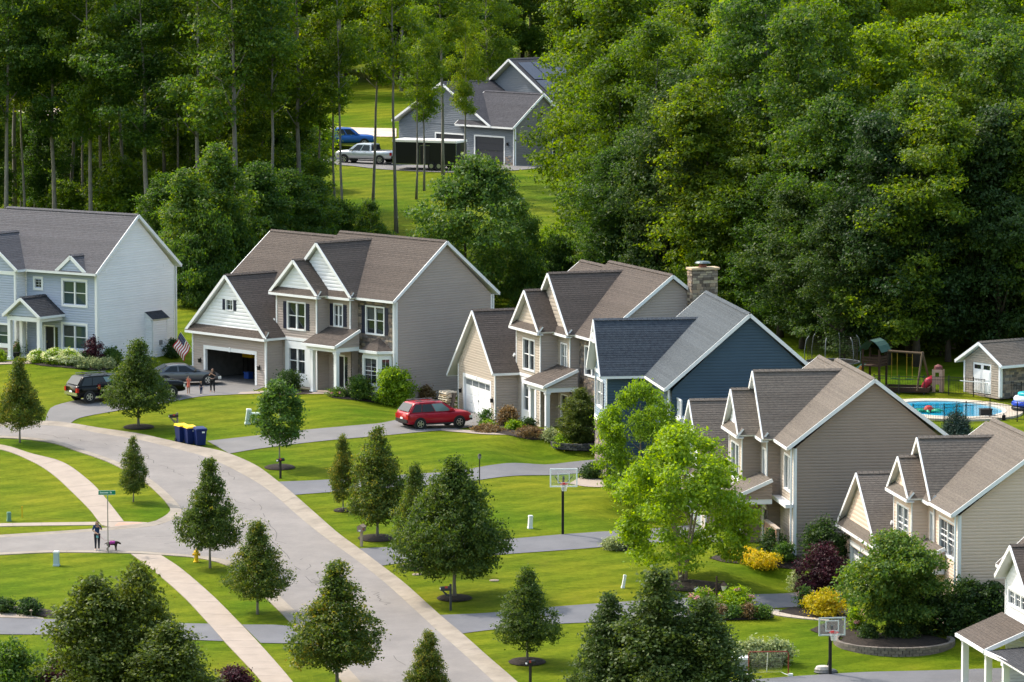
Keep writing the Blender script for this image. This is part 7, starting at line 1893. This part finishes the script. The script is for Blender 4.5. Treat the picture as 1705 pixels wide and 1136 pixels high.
# trampoline with enclosure
q = survey(1386, 622); t = thing('trampoline', 'trampoline enclosure with curved grey poles at the wood edge', 'trampoline', q)
torus(1.85, .05, .8, 1, 1, 30).build('frame', mat('tramp_grey', (.14, .15, .16), .5, metal=.2), t); mb = MB(); mb.lathe([(1.8, .76), (1.8, .78)], 30); mb.build('mat', BLACK, t)
for k in range(6):
    a_ = k * math.pi / 3 + .2; c_, s_ = math.cos(a_), math.sin(a_)
    MB().tube([(1.95 * c_, 1.95 * s_, 0), (1.98 * c_, 1.98 * s_, 1.6), (1.85 * c_, 1.85 * s_, 2.35), (1.68 * c_, 1.68 * s_, 2.6)], .028, 7).build('pole', MATS['tramp_grey'], t, smooth=True)
nt_ = MB()
for k in range(90):
    a_ = k * 2 * math.pi / 90; nt_.tube([(1.72 * math.cos(a_), 1.72 * math.sin(a_), .8), (1.72 * math.cos(a_), 1.72 * math.sin(a_), 2.45)], .004, 3, cap=False)
for k in range(12): nt_.tube([(1.72 * math.cos(j * math.pi / 15), 1.72 * math.sin(j * math.pi / 15), .85 + k * .14) for j in range(31)], .004, 3, cap=False)
nt_.build('net', BLACK, t)
# ------------------------------------------------------------------ people and dog (one skinned body each)
def skin_mesh(name, joints, bones, root, sub=2):
    """continuous surface grown over a skeleton: joints {key: ((x,y,z), (rx, ry))}"""
    keys = list(joints); me = bpy.data.meshes.new(name); me.from_pydata([joints[k][0] for k in keys], [(keys.index(a), keys.index(b)) for a, b in bones], [])
    o = bpy.data.objects.new(name + '_tmp', me); col.objects.link(o)
    o.modifiers.new('skin', 'SKIN'); sm = o.modifiers.new('sub', 'SUBSURF'); sm.levels = sub; sm.render_levels = sub
    for i, k in enumerate(keys):
        sv = me.skin_vertices[0].data[i]; sv.radius = joints[k][1] if isinstance(joints[k][1], tuple) else (joints[k][1],) * 2; sv.use_root = (k == root)
    dg = bpy.context.evaluated_depsgraph_get(); out = bpy.data.meshes.new_from_object(o.evaluated_get(dg)); out.name = name
    bpy.data.objects.remove(o); bpy.data.meshes.remove(me)
    out.polygons.foreach_set('use_smooth', [True] * len(out.polygons))
    return out
SKIN = mat('skin', (.42, .25, .18), .6); HAIR = mat('hair_brown', (.055, .028, .018), .6); HAIRB = mat('hair_blond', (.36, .24, .12), .6)
def person(label, p, rz, h, top, legs, shoes, hair, arms, dress=False, long_hair=False, stance=.0):
    t = thing('person', label, 'person', p, rz); s_ = h / 1.68; S = lambda *v: tuple(c * s_ for c in v); r = lambda *v: tuple(c * s_ for c in v)
    J = {'pel': (S(0, 0, .93), r(.12, .09)), 'wai': (S(0, 0, 1.06), r(.105, .08)), 'che': (S(0, .01, 1.26), r(.13, .09)), 'nek': (S(0, .01, 1.43), r(.05, .05)), 'hd0': (S(0, -.01, 1.50), r(.07, .08)), 'hd1': (S(0, -.01, 1.60), r(.075, .09)), 'nose': (S(0, -.105, 1.565), r(.014, .014))}
    B_ = [('pel', 'wai'), ('wai', 'che'), ('che', 'nek'), ('nek', 'hd0'), ('hd0', 'hd1'), ('hd0', 'nose')]
    for sg, nm in ((-1, 'l'), (1, 'r')):
        J['hip' + nm] = (S(sg * .09, 0, .86), r(.085, .085)); J['kne' + nm] = (S(sg * (.09 + stance), -.02, .48), r(.058, .058)); J['ank' + nm] = (S(sg * (.09 + stance * 1.4), .02, .09), r(.038, .038)); J['toe' + nm] = (S(sg * (.10 + stance * 1.4), -.13, .035), r(.035, .03))
        el, wr_ = arms[0 if sg < 0 else 1]
        J['sho' + nm] = (S(sg * .165, .01, 1.36), r(.055, .055)); J['elb' + nm] = (S(*el), r(.042, .042)); J['wri' + nm] = (S(*wr_), r(.028, .028))
        d = (Vector(wr_) - Vector(el)).normalized(); side = d.cross(Vector((0, 1, 0))).normalized() if abs(d.y) < .9 else Vector((1, 0, 0)); pm_ = Vector(wr_) + d * .07
        J['pal' + nm] = (S(*pm_), r(.034, .018))
        B_ += [('pel', 'hip' + nm), ('hip' + nm, 'kne' + nm), ('kne' + nm, 'ank' + nm), ('ank' + nm, 'toe' + nm), ('che', 'sho' + nm), ('sho' + nm, 'elb' + nm), ('elb' + nm, 'wri' + nm), ('wri' + nm, 'pal' + nm)]
        for k in range(4):
            f0 = pm_ + d * .035 + side * (-.03 + k * .02); f1 = f0 + d * (.04 + (.012 if k in (1, 2) else 0)) + Vector((0, -.012, 0)); J['f%d%s' % (k, nm)] = (S(*f1), r(.009, .009)); B_.append(('pal' + nm, 'f%d%s' % (k, nm)))
        th_ = Vector(wr_) + d * .04 + side * .05 + Vector((0, -.02, 0)); J['th' + nm] = (S(*th_), r(.010, .010)); B_.append(('wri' + nm, 'th' + nm))
    link('body', skin_mesh('body', J, B_, 'pel', 2), t).data.materials.append(SKIN)
    g = lambda k, f: (J[k][0], tuple(c * f for c in J[k][1]))
    T = {k: g(k, 1.2) for k in ('pel', 'wai', 'che', 'shol', 'shor', 'elbl', 'elbr')}; T['nk'] = (S(0, .01, 1.40), r(.06, .06)); TB = [('pel', 'wai'), ('wai', 'che'), ('che', 'nk'), ('che', 'shol'), ('che', 'shor'), ('shol', 'elbl'), ('shor', 'elbr')]
    if dress: T['hem'] = (S(0, 0, .60), r(.19, .15)); TB.append(('pel', 'hem'))
    link('dress' if dress else 'shirt', skin_mesh('shirt', T, TB, 'che', 2), t).data.materials.append(top)
    if not dress:
        T = {k: g(k, 1.22) for k in ('pel', 'hipl', 'hipr', 'knel', 'kner', 'ankl', 'ankr')}
        link('trousers', skin_mesh('trousers', T, [('pel', 'hipl'), ('pel', 'hipr'), ('hipl', 'knel'), ('hipr', 'kner'), ('knel', 'ankl'), ('kner', 'ankr')], 'pel', 2), t).data.materials.append(legs)
    for nm in 'lr':
        a_, b_ = J['ank' + nm][0], J['toe' + nm][0]
        sm_ = skin_mesh('shoe', {'a': ((a_[0], a_[1] + .02 * s_, .045 * s_), r(.045, .045)), 'b': ((b_[0], b_[1], .035 * s_), r(.042, .035))}, [('a', 'b')], 'a', 2); link('shoe', sm_, t).data.materials.append(shoes)
    HJ = {'a': (S(0, .03, 1.64), r(.088, .085)), 'b': (S(0, .06, 1.55), r(.085, .07))}; HB = [('a', 'b')]
    if long_hair:
        for sg, nm in ((-1, 'l'), (1, 'r')): HJ[nm] = (S(sg * .07, .03, 1.40), r(.04, .05)); HJ[nm + '2'] = (S(sg * .09, .0, 1.28), r(.03, .04)); HB += [('b', nm), (nm, nm + '2')]
    link('hair', skin_mesh('hair', HJ, HB, 'a', 2), t).data.materials.append(hair)
    fm = MB()
    for sg in (-1, 1): fm.box(*(c * s_ for c in (sg * .032 - .012, sg * .032 + .012, -.102, -.09, 1.585, 1.598)))
    fm.box(*(c * s_ for c in (-.022, .022, -.098, -.088, 1.525, 1.533))); fm.build('face', mat('face_dark', (.06, .025, .02), .6), t)
    return t
NAVYC = mat('cloth_navy', (.012, .035, .10), .85); DKC = mat('cloth_dark', (.016, .018, .03), .85); BLKC = mat('cloth_black', (.012, .012, .013), .85); WSH = mat('shoe_white', (.75, .75, .76), .6); CORAL = mat('cloth_coral', (.70, .16, .10), .85)
dn = lambda sg: ((sg * .24, .02, 1.12), (sg * .25, -.06, .90))
w1 = person('woman in navy top and dark leggings standing at the side street', survey(162, 916.8), R(8), 1.70, NAVYC, DKC, WSH, HAIR, (((-.24, 0, 1.12), (-.06, -.17, 1.0)), ((.25, .04, 1.14), (.08, -.14, 1.36))), long_hair=True)
MB().box(-.06, .06, -.26, -.16, .74, .86).build('pouch', mat('pouch_teal', (.18, .42, .45), .6), w1)
person('child in a coral dress on the wide driveway', survey(314, 657), R(-20), 1.25, CORAL, CORAL, WSH, HAIR, (((-.22, 0, 1.2), (-.10, -.12, 1.42)), ((.22, 0, 1.2), (.10, -.12, 1.42))), dress=True)
person('small fair haired child in dark clothes beside the woman in black', survey(335, 657.5), R(30), .92, DKC, NAVYC, WSH, HAIRB, (dn(-1), dn(1)))
person('woman in black in front of the open garage', survey(354, 653.5), R(-25), 1.66, BLKC, BLKC, mat('sandal', (.35, .2, .14), .7), HAIR, (((-.24, -.02, 1.14), (-.05, -.18, 1.30)), ((.24, -.02, 1.14), (.06, -.18, 1.28))), long_hair=True, stance=.03)
# dog: dark, purple vest, nose to the ground
t = thing('dog', 'dark dog in a purple vest sniffing beside the sign pole', 'dog', survey(187, 917.2), R(-12)); FUR = mat('dog_fur', (.035, .022, .016), .8, var=.3, scale=20)
J = {'rump': ((-.24, 0, .40), (.09, .10)), 'mid': ((-.02, 0, .43), (.10, .11)), 'che': ((.18, 0, .43), (.11, .13)), 'nek': ((.32, 0, .50), (.07, .075)), 'hd': ((.42, 0, .47), (.065, .07)), 'muz': ((.50, 0, .38), (.035, .035)), 'tail': ((-.36, 0, .42), (.025, .025)), 'tail2': ((-.46, 0, .34), (.012, .012))}
BN = [('rump', 'mid'), ('mid', 'che'), ('che', 'nek'), ('nek', 'hd'), ('hd', 'muz'), ('rump', 'tail'), ('tail', 'tail2')]
for sg, nm in ((-1, 'l'), (1, 'r')):
    J['hip' + nm] = ((-.24, sg * .08, .34), (.065, .055)); J['stf' + nm] = ((-.17, sg * .09, .24), (.042, .036)); J['hok' + nm] = ((-.29, sg * .09, .13), (.024, .022)); J['paw' + nm] = ((-.26, sg * .09, .02), (.026, .02))
    J['sh' + nm] = ((.20, sg * .08, .34), (.05, .045)); J['wr' + nm] = ((.21, sg * .085, .14), (.026, .024)); J['fp' + nm] = ((.235, sg * .085, .02), (.027, .02)); J['ear' + nm] = ((.41, sg * .075, .45), (.022, .015))
    BN += [('rump', 'hip' + nm), ('hip' + nm, 'stf' + nm), ('stf' + nm, 'hok' + nm), ('hok' + nm, 'paw' + nm), ('che', 'sh' + nm), ('sh' + nm, 'wr' + nm), ('wr' + nm, 'fp' + nm), ('hd', 'ear' + nm)]
link('body', skin_mesh('body', J, BN, 'mid', 2), t).data.materials.append(FUR)
link('vest', skin_mesh('vest', {'a': ((-.14, 0, .43), (.12, .125)), 'b': ((.02, 0, .44), (.125, .13)), 'c': ((.2, 0, .45), (.125, .145))}, [('a', 'b'), ('b', 'c')], 'b', 2), t).data.materials.append(mat('vest_purple', (.28, .03, .22), .8))
a, b = survey(162, 916.8), survey(187, 917.2); t = thing('dog_leash', 'thin leash from the woman to the dog', 'leash', a); d = b - a
MB().tube([(-.02, -.2, 1.0), (d.x * .5, d.y * .5 - .1, .6), (d.x + .1, d.y, .58)], .008, 5).build('strap', mat('leash', (.3, .1, .12), .8), t); MB().box(d.x + .08, d.x + .12, d.y - .02, d.y + .02, .56, .6).build('clip', CHROME, t)
